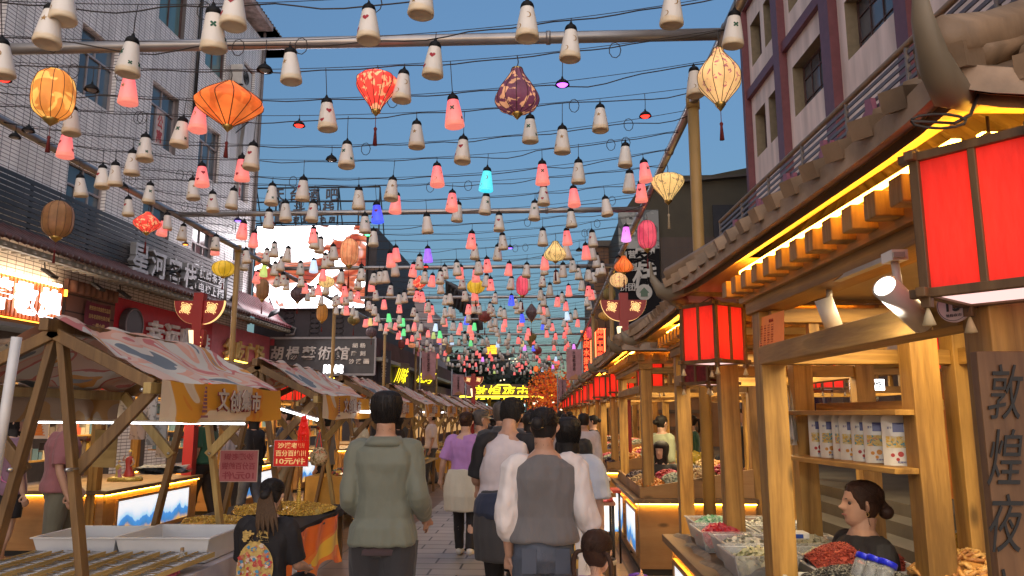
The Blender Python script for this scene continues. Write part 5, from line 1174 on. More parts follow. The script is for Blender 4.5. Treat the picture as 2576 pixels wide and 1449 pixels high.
    m = MB(); F4 = [lambda u, v: front(u, v, -1), lambda u, v: front(u, v, 1), lambda u, v: side(u, v, Yn, yr0), lambda u, v: side(u, v, Yf, yr1)]
    for f in F4: m.grid(lambda u, v, f=f: f(u, v)+V((0, 0, .06)), 20, 5)
    m.build('roof', TILEG, r, fixn=False, **B)
    m = MB(); stp = .17 if near else .26
    for f, LL in ((F4[0], Yf-Yn), (F4[1], Yf-Yn), (F4[2], X1-X0), (F4[3], X1-X0)):
        n_ = max(3, int(LL/stp))
        for i in range(n_+1):
            u = (i+.15)/(n_+.3); p0, p1, p2 = f(u, 0), f(u, .4), f(u, .97); d = (p0-p1).normalized()*.035; up = V((0, 0, .085))
            if near: m.beam(p0+d+up-V((0, 0, .012)), f(u, .10)+up-V((0, 0, .012)), .062, .055); m.tube([f(u, .1)+up, p1+up, p2+up], .045, 6)
            else: m.tube([p0+d+up, p1+up, p2+up], .045, 5)
    m.build('tile_ribs', TILEG, r, **B)
    m = MB(); m2 = MB(); m3 = MB(); N_ = 16
    for f in F4:
        for i in range(N_):
            a_, b_ = f(i/N_, 0), f((i+1)/N_, 0)
            inn = lambda u, d: f(u, d)
            c_, d_ = f(i/N_, .10), f((i+1)/N_, .10)
            m.add([a_+V((0, 0, .06)), b_+V((0, 0, .06)), b_+V((0, 0, -.002)), a_+V((0, 0, -.002)), c_+V((0, 0, .0)), d_+V((0, 0, .0)), d_-V((0, 0, .004)), c_-V((0, 0, .004))], [(0, 1, 2, 3), (3, 2, 6, 7)])
            e_, g_ = f(i/N_, .075), f((i+1)/N_, .075)
            m2.add([e_+V((0, 0, .0)), g_+V((0, 0, .0)), g_-V((0, 0, .035)), e_-V((0, 0, .035))], [(0, 1, 2, 3)])
    m2.build('inner_board', DPINE[1], r, fixn=False, **B)
    m.build('eave_board', EAVE, r, **B)
    # lit soffit: from eave inwards to above the cornice
    m = MB()
    Xi0, Xi1, Yi0, Yi1 = -.0, D+pw, -.0, L; zi = 2.43
    def sof(u, v, f, g): return f(u, .06)*(1-v)+g(u)*v-V((0, 0, .004*(1-v)))
    gs_ = [lambda u: V((Xi0, Yi0+(Yi1-Yi0)*u, zi)), lambda u: V((Xi1, Yi0+(Yi1-Yi0)*u, zi)), lambda u: V((Xi0+(Xi1-Xi0)*u, Yi0, zi)), lambda u: V((Xi0+(Xi1-Xi0)*u, Yi1, zi))]
    for f, g in zip(F4, gs_): m.grid(lambda u, v, f=f, g=g: sof(u, v, f, g), 20, 2)
    m.build('soffit', SOFF, r, fixn=False, **B)
    m = MB()
    for f in (F4[0], F4[1]):
        for u0 in (0, 1): m.tube([f(u0, 0)+V((0, 0, .1)), f(u0, .3)+V((0, 0, .12)), f(u0, .65)+V((0, 0, .12)), f(u0, 1)+V((0, 0, .12))], .06, 7)
    m.tube([(xm, yr0-.05, ze+Hr+.12), (xm, yr1+.05, ze+Hr+.12)], .07, 8); m.build('hip_ridge', TILEG, r, **B)
    for sx, u0 in ((-1, 0), (-1, 1), (1, 0), (1, 1)):
        c = front(u0, 0, sx); d = V((sx, -1 if u0 == 0 else 1, 0)).normalized(); m = MB()
        q_ = [c-d*.20+V((0, 0, .03)), c-d*.02+V((0, 0, .0)), c+d*.07+V((0, 0, .03*curl)), c+d*.125+V((0, 0, .10*curl+.02)), c+d*.13+V((0, 0, .185*curl+.03))]
        s_ = V((-d.y, d.x, 0)); rg = []
        for p, w_, h_ in zip(q_, (.03, .04, .034, .022, .010), (.035, .05, .045, .028, .010)):
            rg.append([p+s_*w_*cos(t*pi/4)+V((0, 0, h_))*sin(t*pi/4)+d*(-.25*h_*sin(t*pi/4)) for t in range(8)])
        m.rings(rg); m.build('corner_curl', CURL, r, **B)
    if tip_led:
        for yy, s_ in ((yr0, -1), (yr1, 1)):
            m = MB(); 
            for sx in (-1, 1): f = F4[0] if sx < 0 else F4[1]; u0 = 0 if s_ < 0 else 1; m.tube([f(u0, 1)+V((0, 0, .2)), f(u0, .62)+V((0, 0, .19))], .014, 6)
            m.build('ridge_led', LEDY, r, **B)
            m = MB(); m.poly([(xm-.02, yy+s_*q[0], ze+Hr+.15+q[1]) for q in ((0, 0), (.09, .01), (.14, .14), (.07, .16), (.02, .08))], (1, 0, 0), .05); m.build('ridge_fin', mat('fin_amber', (.5, .2, .04), .5, emit=(1, .4, .04), es=.5), r, **B)
    if counter:
        cx0, cx1, cy0, cy1 = counter; t = ctop
        m = MB(); m.bb(cx0+.03, cx1, cy0+.03, cy1-.03, .07, t-.05); m.build('counter', LAMW, r, bevel=bv, **B)
        m = MB(); m.bb(cx0+.05, cx1-.02, cy0+.06, cy1-.06, 0, .07); m.build('plinth', PLINTH, r, **B)
        m = MB(); m.bb(cx0-.03, cx1+.02, cy0-.03, cy1+.03, t-.048, t); m.build('counter_top', wood('counter_top_wood', (.16, .09, .04), (.24, .14, .06), 1), r, bevel=bv, **B)
        m = MB(); z = t-.062; m.bb(cx0+.003, cx0+.018, cy0+.03, cy1-.03, z, z+.01); m.bb(cx0+.03, cx1, cy0+.003, cy0+.018, z, z+.01); m.bb(cx0+.03, cx1, cy1-.018, cy1-.003, z, z+.01); m.build('counter_led', LED, r, **B)
        nP = max(1, int((cy1-cy0)/1.3)); 
        for k in range(nP):
            ya = cy0+(cy1-cy0)*(k+.12)/nP; yb = cy0+(cy1-cy0)*(k+.88)/nP
            m = MB(); 
            for a_, b_ in (((ya, .18), (yb, .18)), ((ya, t-.14), (yb, t-.14)), ((ya, .18), (ya, t-.14)), ((yb, .18), (yb, t-.14))): m.beam((cx0+.02, a_[0], a_[1]), (cx0+.02, b_[0], b_[1]), .035, .035)
            lp = m.build('light_box', LAMW, r, **B)
            m = MB(); m.add([(cx0+.012, ya, .18), (cx0+.012, yb, .18), (cx0+.012, yb, t-.14), (cx0+.012, ya, t-.14)], [(0, 1, 2, 3)]); m.build('picture', picture_mat('picture_%d' % (k % 2), k*3.3+1), lp, **B)
    if power:
        l = area('kiosk_lamp', (D*.5, L*.5, 2.19), D*.7, L*.7, power*1.3, (1, .77, .43), r)
    return r
K1 = kiosk('nearest timber kiosk on the right, its tiled roof running off the frame', 1.115, 1.93, 1.85, .92, ext=(.30, .72, .23, .3), rz=R(2.6), power=12, curl=.92, counter=(-.06, .95, -.3, 1.98), ctop=.82)
K2 = kiosk('second timber kiosk on the right, with tubs of sweets on its counter', 1.12, 4.9, 1.75, .85, ext=(.28, .42, .28, .3), counter=(-.27, .85, -1.0, .66), ctop=.82, power=17)
K3 = kiosk('third kiosk on the right, with plain lit counter end facing the viewer', 1.05, 8.35, 2.6, 1.15, ext=(.3, .4, .27, .3), counter=(-.10, 1.15, -.12, 2.5), ctop=.78)
KR = [(12.6, 2.4), (16.3, 2.4), (20.0, 2.4), (23.7, 2.4), (27.4, 2.4), (31.1, 2.4), (34.8, 2.4)]
for i, (y, L_) in enumerate(KR):
    kiosk('%s timber kiosk along the right side of the street' % ordw(i+4), 1.08, y, L_, 1.2, ext=(.3, .4, .27, .3), counter=(-.12, 1.2, -.1, 2.4), ctop=.78, near=i < 1, power=22 if i < 4 else 16, lattice=i < 3)
KB = [(9.0, 2.5), (12.7, 2.4), (16.4, 2.4), (20.1, 2.4), (23.8, 2.4)]
for i, (y, L_) in enumerate(KB):
    kiosk('%s kiosk of the rear left row, with yellow lit ridge tips behind the canvas stalls' % ordw(i+1), -5.32-.04*i, y+L_, L_, 1.5, ext=(.3, .3, .27, .3), rz=pi, counter=(-.12, 1.5, -.0, L_), ctop=.76, near=False, Hr=.2, tip_led=True, power=34, group='kiosks of the rear left row')
kiosk('kiosk standing on the raised steps behind the right row', 2.75, 8.6, 2.2, 1.5, ext=(.3, .3, .27, .3), near=False, power=20, counter=None)
kiosk('farther kiosk behind the right row near the steps', 3.1, 13.2, 2.2, 1.2, ext=(.3, .3, .27, .3), near=False, power=25, counter=(-.1, 1.2, 0, 2.2))

# ================================================================ red lanterns
def red_lantern(label, c, rz, s=1.0, lit=True, near=True, group='red box lanterns under the kiosk eaves'):
    r = thing('red_lantern', label, 'lantern', c, rz, group); B = dict(world=False); w = .125; h = .33; FR = DPINE[2]
    m = MB(); t = .011
    for sx, sy in ((-1, -1), (-1, 1), (1, -1), (1, 1)): m.bb(sx*w-t, sx*w+t, sy*w-t, sy*w+t, -.035, h+.02)
    for z in (0, h):
        for s_ in (-1, 1): m.bb(-w-.035, w+.035, s_*w-t, s_*w+t, z-t, z+t); m.bb(s_*w-t*.98, s_*w+t*.98, -w-.035, w+.035, z-t*.98, z+t*.98)
    for s_ in (-1, 1): m.bb(-.008, .008, s_*w-.008, s_*w+.008, 0, h); m.bb(s_*w-.008, s_*w+.008, -.008, .008, 0, h)
    m.build('frame', FR, r, bevel=.002 if near else 0, **B)
    for k in range(4):
        m = MB(); d = w-.003; m.add([(-w, -d, .008), (w, -d, .008), (w, -d, h-.008), (-w, -d, h-.008)], [(0, 1, 2, 3)], M=Matrix.Rotation(k*pi/2, 4, 'Z'))
        m.build('silk_panel', REDSILK if lit else mat('red_silk_off', (.16, .012, .015), .7, var=.4, vs=40), r, **B)
    if near:
        m = MB(); m.add([(-w, -w, -.004), (w, -w, -.004), (w, w, -.004), (-w, w, -.004)], [(0, 1, 2, 3)]); m.build('bottom_panel', glow('lantern_bottom', (1, .6, .55), .75 if lit else .2), r, **B)
        for sx, sy in ((-1, -1), (-1, 1), (1, -1), (1, 1)):
            m = MB(); m.lathe([(.003, -.035), (.008, -.05), (.016, -.075), (0, -.078)], 8, (sx*w, sy*w, 0)); m.build('drop', mat('cream_drop', (.6, .48, .28), .6), r, **B)
    m = MB(); m.tube([(0, 0, h), (0, 0, h+.1)], .004, 5); m.tube([(-w, 0, h), (0, 0, h+.06), (w, 0, h)], .004, 5); m.build('hanger', WIREM, r, **B)
    return r
def at(px, py, Y): return P(px, py, Y)
red_lantern('huge red box lantern at the right edge of the picture', at(2530, 735, 1.78), R(42))
m = MB(); m.tube([at(2400, 310, 1.6)+V((0, 0, 0))]+[at(2290+70*(1+cos(t*.55+pi)), 305+18*sin(t*.55), 1.6) for t in range(12)], .003, 6); m.tube([at(2400, 310, 1.6), at(2440, 290, 1.62), at(2460, 240, 1.66)], .004, 6); o = m.build('lantern_wire', WIREM); tag(o, 'loose loop of black wire beside the huge red lantern', 'wire')
red_lantern('large red box lantern hanging at the far corner of the nearest kiosk roof', at(1796, 912, 4.5), R(38))
red_lantern('unlit dark red patterned box lantern just below the large hanging one', at(1785, 965, 5.3), R(30), lit=False)
red_lantern('flat-on red box lantern with two panels facing the viewer, at the third kiosk', at(1636, 980, 8.75), R(2))
red_lantern('red box lantern turned corner-on left of the flat-on one', at(1565, 987, 11.3), R(40))
red_lantern('small red box lantern hanging behind the nearest kiosk, left of a pair', at(1962, 998, 8.35), R(10))
red_lantern('small red box lantern hanging behind the nearest kiosk, right of a pair', at(2080, 978, 8.3), R(10))
red_lantern('narrow red lantern seen beside the big corner column', at(2395, 930, 7.4), R(20))
k = 0
for i, (y, L_) in enumerate(KR):
    for yy in (y-.12, y+L_+.15):
        k += 1; red_lantern('small glowing red box lantern, %s along the right eaves beyond the corner-on one' % ordw(k), (.98, yy, 1.93), R(45 if k % 2 else 5), near=i < 2)
k = 0
for i, (y, L_) in enumerate(KB):
    for yy in (y-.12, y+L_+.15):
        k += 1; red_lantern('small red box lantern, %s along the eaves of the rear left kiosks' % ordw(k), (-5.2, yy, 1.93), R(45 if k % 2 else 5), near=False, group='red box lanterns of the rear left kiosks')

# track lights, price list, number disc in the nearest kiosk
tl = thing('track_spotlight', 'white cylinder spotlight hanging near the price list', 'spotlight', at(2085, 770, 3.0), group='white track spotlights'); 
def spot(r, a, b, rad):
    a, b = V(a), V(b); m = MB(); m.tube([a, b], rad, 20); m.build('housing', mat('spot_white', (.62, .58, .52), .35, var=0), r)
    d = (b-a).normalized(); m = MB(); m.tube([b-d*.004, b+d*.001], rad*.85, 20); m.build('lens', glow('spot_lens', (1, .9, .7), 3), r)
spot(tl, at(2070, 752, 3.0), at(2102, 835, 3.0), .034); m = MB(); m.box(at(2085, 722, 3.02)+V((0, 0, .02)), (.05, .07, .03)); m.tube([at(2085, 728, 3.02), at(2085, 760, 3.0)], .012, 8); m.build('mount', mat('spot_white', (.62, .58, .52), .35), tl)
tl = thing('track_spotlight', 'larger white cylinder spotlight partly hidden by the huge red lantern', 'spotlight', at(2290, 760, 2.2), group='white track spotlights')
spot(tl, at(2320, 810, 2.2), at(2225, 720, 2.1), .036); m = MB(); m.box(at(2250, 655, 2.2)+V((0, 0, .01)), (.045, .07, .03)); m.tube([at(2250, 660, 2.2), at(2265, 745, 2.2)], .012, 8); m.build('mount', mat('spot_white', (.62, .58, .52), .35), tl)
m = MB(); m.beam(at(2020, 738, 3.4), at(2262, 640, 2.15), .03, .015); o = m.build('light_track', mat('track_grey', (.3, .3, .27), .4)); tag(o, 'thin ceiling track carrying the two white spotlights', 'track')
pl = thing('price_list', 'orange printed price list pinned up above the beam', 'notice', at(1943, 850, 3.55)); 
a, b, c_, d_ = at(1908, 905, 3.68), at(1972, 896, 3.45), at(1972, 780, 3.45), at(1911, 800, 3.68)
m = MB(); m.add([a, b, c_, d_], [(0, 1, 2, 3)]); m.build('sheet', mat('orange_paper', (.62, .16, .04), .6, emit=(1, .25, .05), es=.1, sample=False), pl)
m = MB(); U2 = (b-a).normalized(); W2 = (d_-a).normalized(); n_ = U2.cross(W2)
put_text(m, '价目表', (c_+d_)/2-W2*.03+n_*.003, U2, W2, .04, .016, .002, .002)
for row in range(12):
    for col in range(4): put_text(m, ['大枣', '杏干', '核桃', '葡萄', '15元', '20元', '斤'][(row*3+col) % 7], a+U2*(.025+.034*col)+W2*(.03+.0115*row)+n_*.003, U2, W2, .02, .007, .001, .0)
m.build('lettering', mat('red_print', (.35, .03, .02), .7), pl)
nd = thing('number_plaque', 'round white plaque reading 15 fixed above the beam beside the column', 'plaque', at(2398, 770, 2.0))
m = MB(); c = at(2398, 768, 1.98); m.poly([c+V((.044*cos(t*pi/18)*.55, .044*cos(t*pi/18)*-.84, .044*sin(t*pi/18))) for t in range(36)], (-.84, -.55, 0), .006); m.build('disc', mat('plaque_white', (.55, .42, .42), .5), nd)
m = MB(); u = V((.55, -.84, 0)); n_ = V((-.84, -.55, 0)); put_text(m, '15', c+n_*.004, u, (0, 0, 1), .034, .032, .002, .01); put_text(m, '敦煌夜市', c+n_*.004-V((0, 0, .026)), u, (0, 0, 1), .04, .008, .001, .0); m.tube([c+n_*.003+u*.040*cos(t*pi/16)+V((0, 0, .040*sin(t*pi/16))) for t in range(33)], .0008, 4); m.build('lettering', mat('ink_black', (.02, .02, .02), .6), nd)
# calligraphy plaque on the nearest post
cp = thing('calligraphy_board', 'tall wooden board with brushed black characters on the nearest column', 'plaque', at(2530, 1449, 1.95)); 
m = MB(); m.bb(at(2455, 1000, 1.88).x, at(2455, 1000, 1.88).x+.21, 1.86, 1.89, .9, 1.80); m.build('board', wood('board_wood', (.15, .07, .03), (.24, .12, .05), 2), cp, bevel=.003)
m = MB()
for i, ch in enumerate('敦煌夜'): put_text(m, ch, at(2530, 985+165*i, 1.855), (1, 0, 0), (0, 0, 1), .075, .13, .002, .0, skew=.2)
put_text(m, '市', at(2520, 1500, 1.855), (1, 0, 0), (0, 0, 1), .07, .12, .002, .0, skew=.2)
m.build('lettering', mat('ink_black', (.02, .02, .02), .6), cp)
for nm_, a_, t_, e_ in (('spot_beam', at(2102, 840, 2.98), V((1.35, 4.5, .85)), 45), ('spot_beam', at(2222, 725, 2.08), V((1.55, 3.5, .9)), 30)):
    l_ = bpy.data.lights.new(nm_, 'SPOT'); l_.energy = e_; l_.color = (1, .93, .8); l_.spot_size = R(80); l_.spot_blend = .6; l_.shadow_soft_size = .03
    o_ = bpy.data.objects.new(nm_, l_); COL.objects.link(o_); o_.location = a_+(t_-a_).normalized()*.05; o_.rotation_euler = (t_-a_).to_track_quat('-Z', 'Y').to_euler()
# back shelf with snack pouches
sh = thing('display_shelf', 'pale timber shelf unit with two boards behind the vendor', 'shelf', (1.9, 4.4, 0))
E0, F0 = at(2025, 1150, 4.75), at(2335, 1200, 3.55)
for c, w in ((E0, .115), (F0, .125)): m = MB(); m.box((c.x, c.y, 1.0), (w, w, 2.0)); m.build('upright', PINE[2], sh, bevel=.004)
for (y0_, y1_) in ((1040, 1036), (1150, 1185)):
    a, b = at(2010, y0_, 4.65), at(2310, y1_, 3.5); z = (a.z+b.z)/2; a = V((a.x, a.y, z)); b = V((b.x, b.y, z))
    m = MB(); d = (b-a).normalized(); s_ = V((0, 0, 1)).cross(d); m.beam(a+s_*.0, b+s_*.0, .22, .025); m.build('shelf_board', PINE[1], sh, bevel=.003)
    if y0_ > 1100: SA, SB, SZ = a, b, z+.0125
    m = MB(); m.beam(a+s_*.115+V((0, 0, .035)), b+s_*.115+V((0, 0, .035)), .02, .045); m.build('lip', PINE[1], sh, bevel=.002)
PCH = mat('pouch_white', (.62, .60, .58), .35, var=0); 
for i, px in enumerate((2058, 2086, 2120, 2140, 2172, 2205, 2258)):
    t = (px-2010)/(2310-2010); p = SA+(SB-SA)*max(.12, min(.88, t)); yy = p.y; c = V((at(px, 1100, yy).x, yy, SZ)); H = .24; Wd = .10+.012*(i == 6)+.004*i
    r = thing('snack_pouch', 'white dried-fruit pouch standing on the shelf, %s from left' % ordw(i+1), 'pouch', c, R(-12-2*i), 'snack pouches on the shelf')
    def pf(u, v, s_, W_=Wd): 
        x = (u-.5)*W_*(1 if v < .85 else 1.0); d = .028*(1-v)**.6*(1-(2*u-1)**4); return V((x, s_*d, v*H))
    m = MB(); m.grid(lambda u, v: pf(u, v, -1), 8, 8); m.grid(lambda u, v: pf(u, v, 1), 8, 8); m.build('bag', PCH, r, world=False)
    m = MB(); m.grid(lambda u, v: pf(.12+.76*u, .34+.22*v, -1)+V((0, -.0015, 0)), 6, 3); m.build('window', ramp_mat('pouch_window_%d' % (i % 3), [(0, (.10, .30, .38)), (.42, (.6, .38, .08)), (.5, (.62, .5, .2)), (.6, ((.6, .55, .42), (.1, .35, .45), (.55, .25, .15))[i % 3])], 45, 2, 1, seed=i % 3), r, world=False)
    m = MB(); m.grid(lambda u, v: pf(.35+.35*u, .64+.18*v, -1)+V((0, -.0015, 0)), 4, 3); m.build('round_label', mat('label_blue', (.05, .06, .25), .4), r, world=False)
    m = MB()
    for q, (u, v, rr) in enumerate(((.3, .2, .009), (.55, .22, .013), (.45, .12, .008))): c_ = pf(u, v, -1); m.lathe([(0, 0), (rr, 0)], 10, (0, 0, 0), M=Matrix.Translation(c_+V((0, -.002, 0))) @ Matrix.Rotation(pi/2, 4, 'X'))
    m.build('fruit_print', mat(('print_red', 'print_orange')[i % 2], ((.4, .03, .03), (.6, .25, .03))[i % 2], .5), r, world=False)
    m = MB(); put_text(m, '果干', pf(.25, .72, -1)+V((0, -.003, 0)), (1, 0, 0), (0, 0, 1), .02, .012, .001); put_text(m, '敦煌特产', pf(.6, .07, -1)+V((0, -.003, 0)), (1, 0, 0), (0, 0, 1), .045, .009, .001); m.build('lettering', mat('label_blue', (.05, .06, .25), .4), r, world=False)
# hair-braiding sign behind
sg = thing('hanging_sign', 'small white sign with black characters about braids hung behind the shelf', 'sign', at(2180, 968, 7.2)); c = at(2180, 968, 7.2)
m = MB(); m.box(c, (.31, .02, .10)); m.build('board', mat('sign_white', (.6, .6, .6), .5), sg); m = MB(); put_text(m, '编脏辫', c+V((0, -.013, 0)), (1, 0, 0), (0, 0, 1), .26, .08, .004, .02); m.build('lettering', mat('ink_black', (.02, .02, .02), .6), sg)

m = MB(); m.tube([P(42, 848, 3.4), P(-20, 1250, 3.4)], .022, 10); o = m.build('white_pole', mat('pole_white', (.6, .6, .6), .4)); tag(o, 'leaning white metal pole cut by the left edge of the picture', 'pole')
# ================================================================ red lamp posts with fan shades
FANR = mat('fan_red', (.30, .012, .016), .4, var=.05); FANG = glow('fan_glow', (1, .58, .22), .85, False)
def fan_post(label, px, py_top, Y, lean=0, base=True):
    t = at(px, py_top, Y); r = thing('fan_lamp_post', label, 'street lamp', (t.x, Y, 0), 0, 'red lamp posts with fan shades'); H = t.z; B = dict(world=False); F_ = .70
    m = MB(); m.bb(-.075, .075, -.075, .075, 0, H); m.build('post', FANR, r, **B); m = MB(); m.bb(-.15, .15, -.15, .15, 0, .05); m.build('base', FANR, r, **B)
    def MBF():
        q = MB(); q.mat = Matrix.Translation((0, 0, H-.12)) @ Matrix.Scale(F_, 4) @ Matrix.Translation((0, 0, -(H-.12))); return q
    for sx in (-1, 1):
        pts = [(sx*.075, 0, H-.12), (sx*.56, 0, H-.12)]+[(sx*(.075+.485*cos(a)), 0, H-.12-.52*sin(a)) for a in [k*pi/2/10 for k in range(1, 11)]]
        m = MBF(); m.poly([(x, -.05, z) for x, y, z in pts], (0, -1, 0), .1); f = m.build('fan_wing', FANR, r, **B)
        m = MBF(); arc = [V((sx*(.075+.487*cos(a)), 0, H-.12-.522*sin(a))) for a in [k*pi/2/12 for k in range(13)]]
        for p, q in zip(arc, arc[1:]): m.add([p+V((0, -.052, 0)), q+V((0, -.052, 0)), q+V((0, .052, 0)), p+V((0, .052, 0))], [(0, 1, 2, 3)])
        m.build('light_edge', FANG, f, **B)
        m = MBF(); cx, cz = sx*.29, H-.29
        for k in range(5): m.tube([(cx+(.03+.013*j)*cos(k*1.256+j*.42), -.055, cz+(.03+.013*j)*sin(k*1.256+j*.42)) for j in range(8)], [.012, .014, .016, .016, .014, .012, .010, .006], 6)
        for k in range(4): m.tube([(cx+.13*cos(k*1.57+.6)+.028*cos(t_), -.055, cz+.13*sin(k*1.57+.6)+.028*sin(t_)) for t_ in (0, .9, 1.8, 2.7, 3.6, 4.5)], .009, 5)
        m.lathe([(0, 0), (.03, 0)], 12, M=Matrix.Translation((cx, -.054, cz)) @ Matrix.Rotation(pi/2, 4, 'X')); m.build('scroll_motif', FANG, f, **B)
    pts = [(-.13, H-.78), (-.02, H-.78), (.0, H-1.05), (-.0, H-1.25), (-.05, H-1.25), (-.10, H-1.0)]
    m = MBF(); m.poly([(x-.04, -.11, z) for x, z in pts], (0, -1, 0), .22); m.build('lower_shade', glow('shade_glow', (1, .72, .4), 1.1, False), r, **B)
    m = MBF(); m.poly([(x, -.09, z) for x, z in ((.0, H-.72), (.17, H-.78), (.16, H-1.1), (.06, H-1.3), (.0, H-1.3))], (0, -1, 0), .18); w2 = m.build('lower_wing', FANR, r, **B)
    m = MBF()
    for k in range(3): m.tube([(.09+.03*cos(t_+k), -.095, H-.95-.09*k+.03*sin(t_+k)) for t_ in (0, 1, 2, 3, 4, 5)], .01, 5)
    m.build('scroll_motif', FANG, w2, **B)
    return r
fan_post('red lamp post with fan wings beside the left shops', 505, 738, 11.4)
fan_post('red lamp post with fan wings rising above the right kiosks', 1567, 738, 13.0)
fan_post('distant red fan lamp post above the left stalls', 1191, 940, 30)
# ================================================================ banners on poles
def banner(label, x0, x1, y0_, y1_, Y, side=-1, text='三天三夜大漠畅游会', pole_px=None):
    a, b = at(x0, y1_, Y), at(x1, y0_, Y); r = thing('pole_banner', label, 'banner', ((a.x+b.x)/2, Y, 0), 0, 'pink banners on poles')
    m = MB(); m.grid(lambda u, v: (a.x+(b.x-a.x)*u, Y+.03*sin(u*5+v*4), a.z+(b.z-a.z)*v), 8, 8); m.build('cloth', mat('pink_banner', (.50, .27, .29), .8), r)
    w_, h_ = b.x-a.x, b.z-a.z; m = MB(); put_text(m, text, (a.x+w_*.5, Y-.06, a.z+h_*.62), (1, 0, 0), (0, 0, 1), w_*.2, h_*.66, .01, .01, vertical=True); m.build('lettering', mat('ink_brown', (.05, .02, .02), .7), r)
    m = MB(); m.poly([(a.x+w_*q[0], Y-.05, a.z+h_*q[1]) for q in ((.15, .02), (.9, .02), (.8, .1), (.6, .2), (.5, .15), (.3, .12))], (0, -1, 0), .01); m.build('dune_print', mat('banner_tan', (.5, .25, .12), .7), r)
    xp = at(pole_px, y0_, Y).x if pole_px else a.x-.05
    m = MB(); m.tube([(xp, Y, 0), (xp, Y, b.z+.3)], .035, 8); m.tube([(xp, Y, b.z), (b.x, Y, b.z)], .012, 6); m.tube([(xp, Y, a.z), (b.x, Y, a.z)], .012, 6); m.build('pole', PIPE, r)
banner('pink banner on a pole in front of the left shops', 1060, 1096, 883, 955, 33, pole_px=1057)
banner('smaller pink banner left of the gate, nearer of two', 1138, 1168, 942, 994, 40)
banner('smaller pink banner left of the gate, farther of two', 1173, 1196, 946, 997, 44)
banner('pinkish orange banner above the right kiosks', 1425, 1462, 878, 956, 30, pole_px=1464, text='大漠畅游会')
banner('pale narrow banner right of the orange tree', 1405, 1424, 955, 1012, 42)
banner('second pale banner behind the right kiosks', 1446, 1462, 945, 1010, 38)

# ================================================================ canvas stalls (left)
CANV = ramp_mat('canvas_print', [(0, (.16, .19, .21)), (.34, (.62, .57, .48)), (.42, (.68, .36, .25)), (.47, (.66, .46, .36)), (.53, (.55, .17, .15)), (.56, (.62, .57, .50)), (.64, (.60, .28, .06)), (.70, (.22, .24, .27))], 1.3, 1.2, 1.6, .7, (1, .8, 1), seed=2)
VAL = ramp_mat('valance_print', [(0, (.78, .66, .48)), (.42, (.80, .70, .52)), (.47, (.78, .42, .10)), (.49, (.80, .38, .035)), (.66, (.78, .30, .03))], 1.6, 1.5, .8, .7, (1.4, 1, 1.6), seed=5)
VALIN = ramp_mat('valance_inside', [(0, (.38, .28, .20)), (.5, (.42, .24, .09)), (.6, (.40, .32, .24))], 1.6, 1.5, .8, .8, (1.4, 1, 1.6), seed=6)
TUBE = glow('led_tube', (.92, .95, 1), 5)
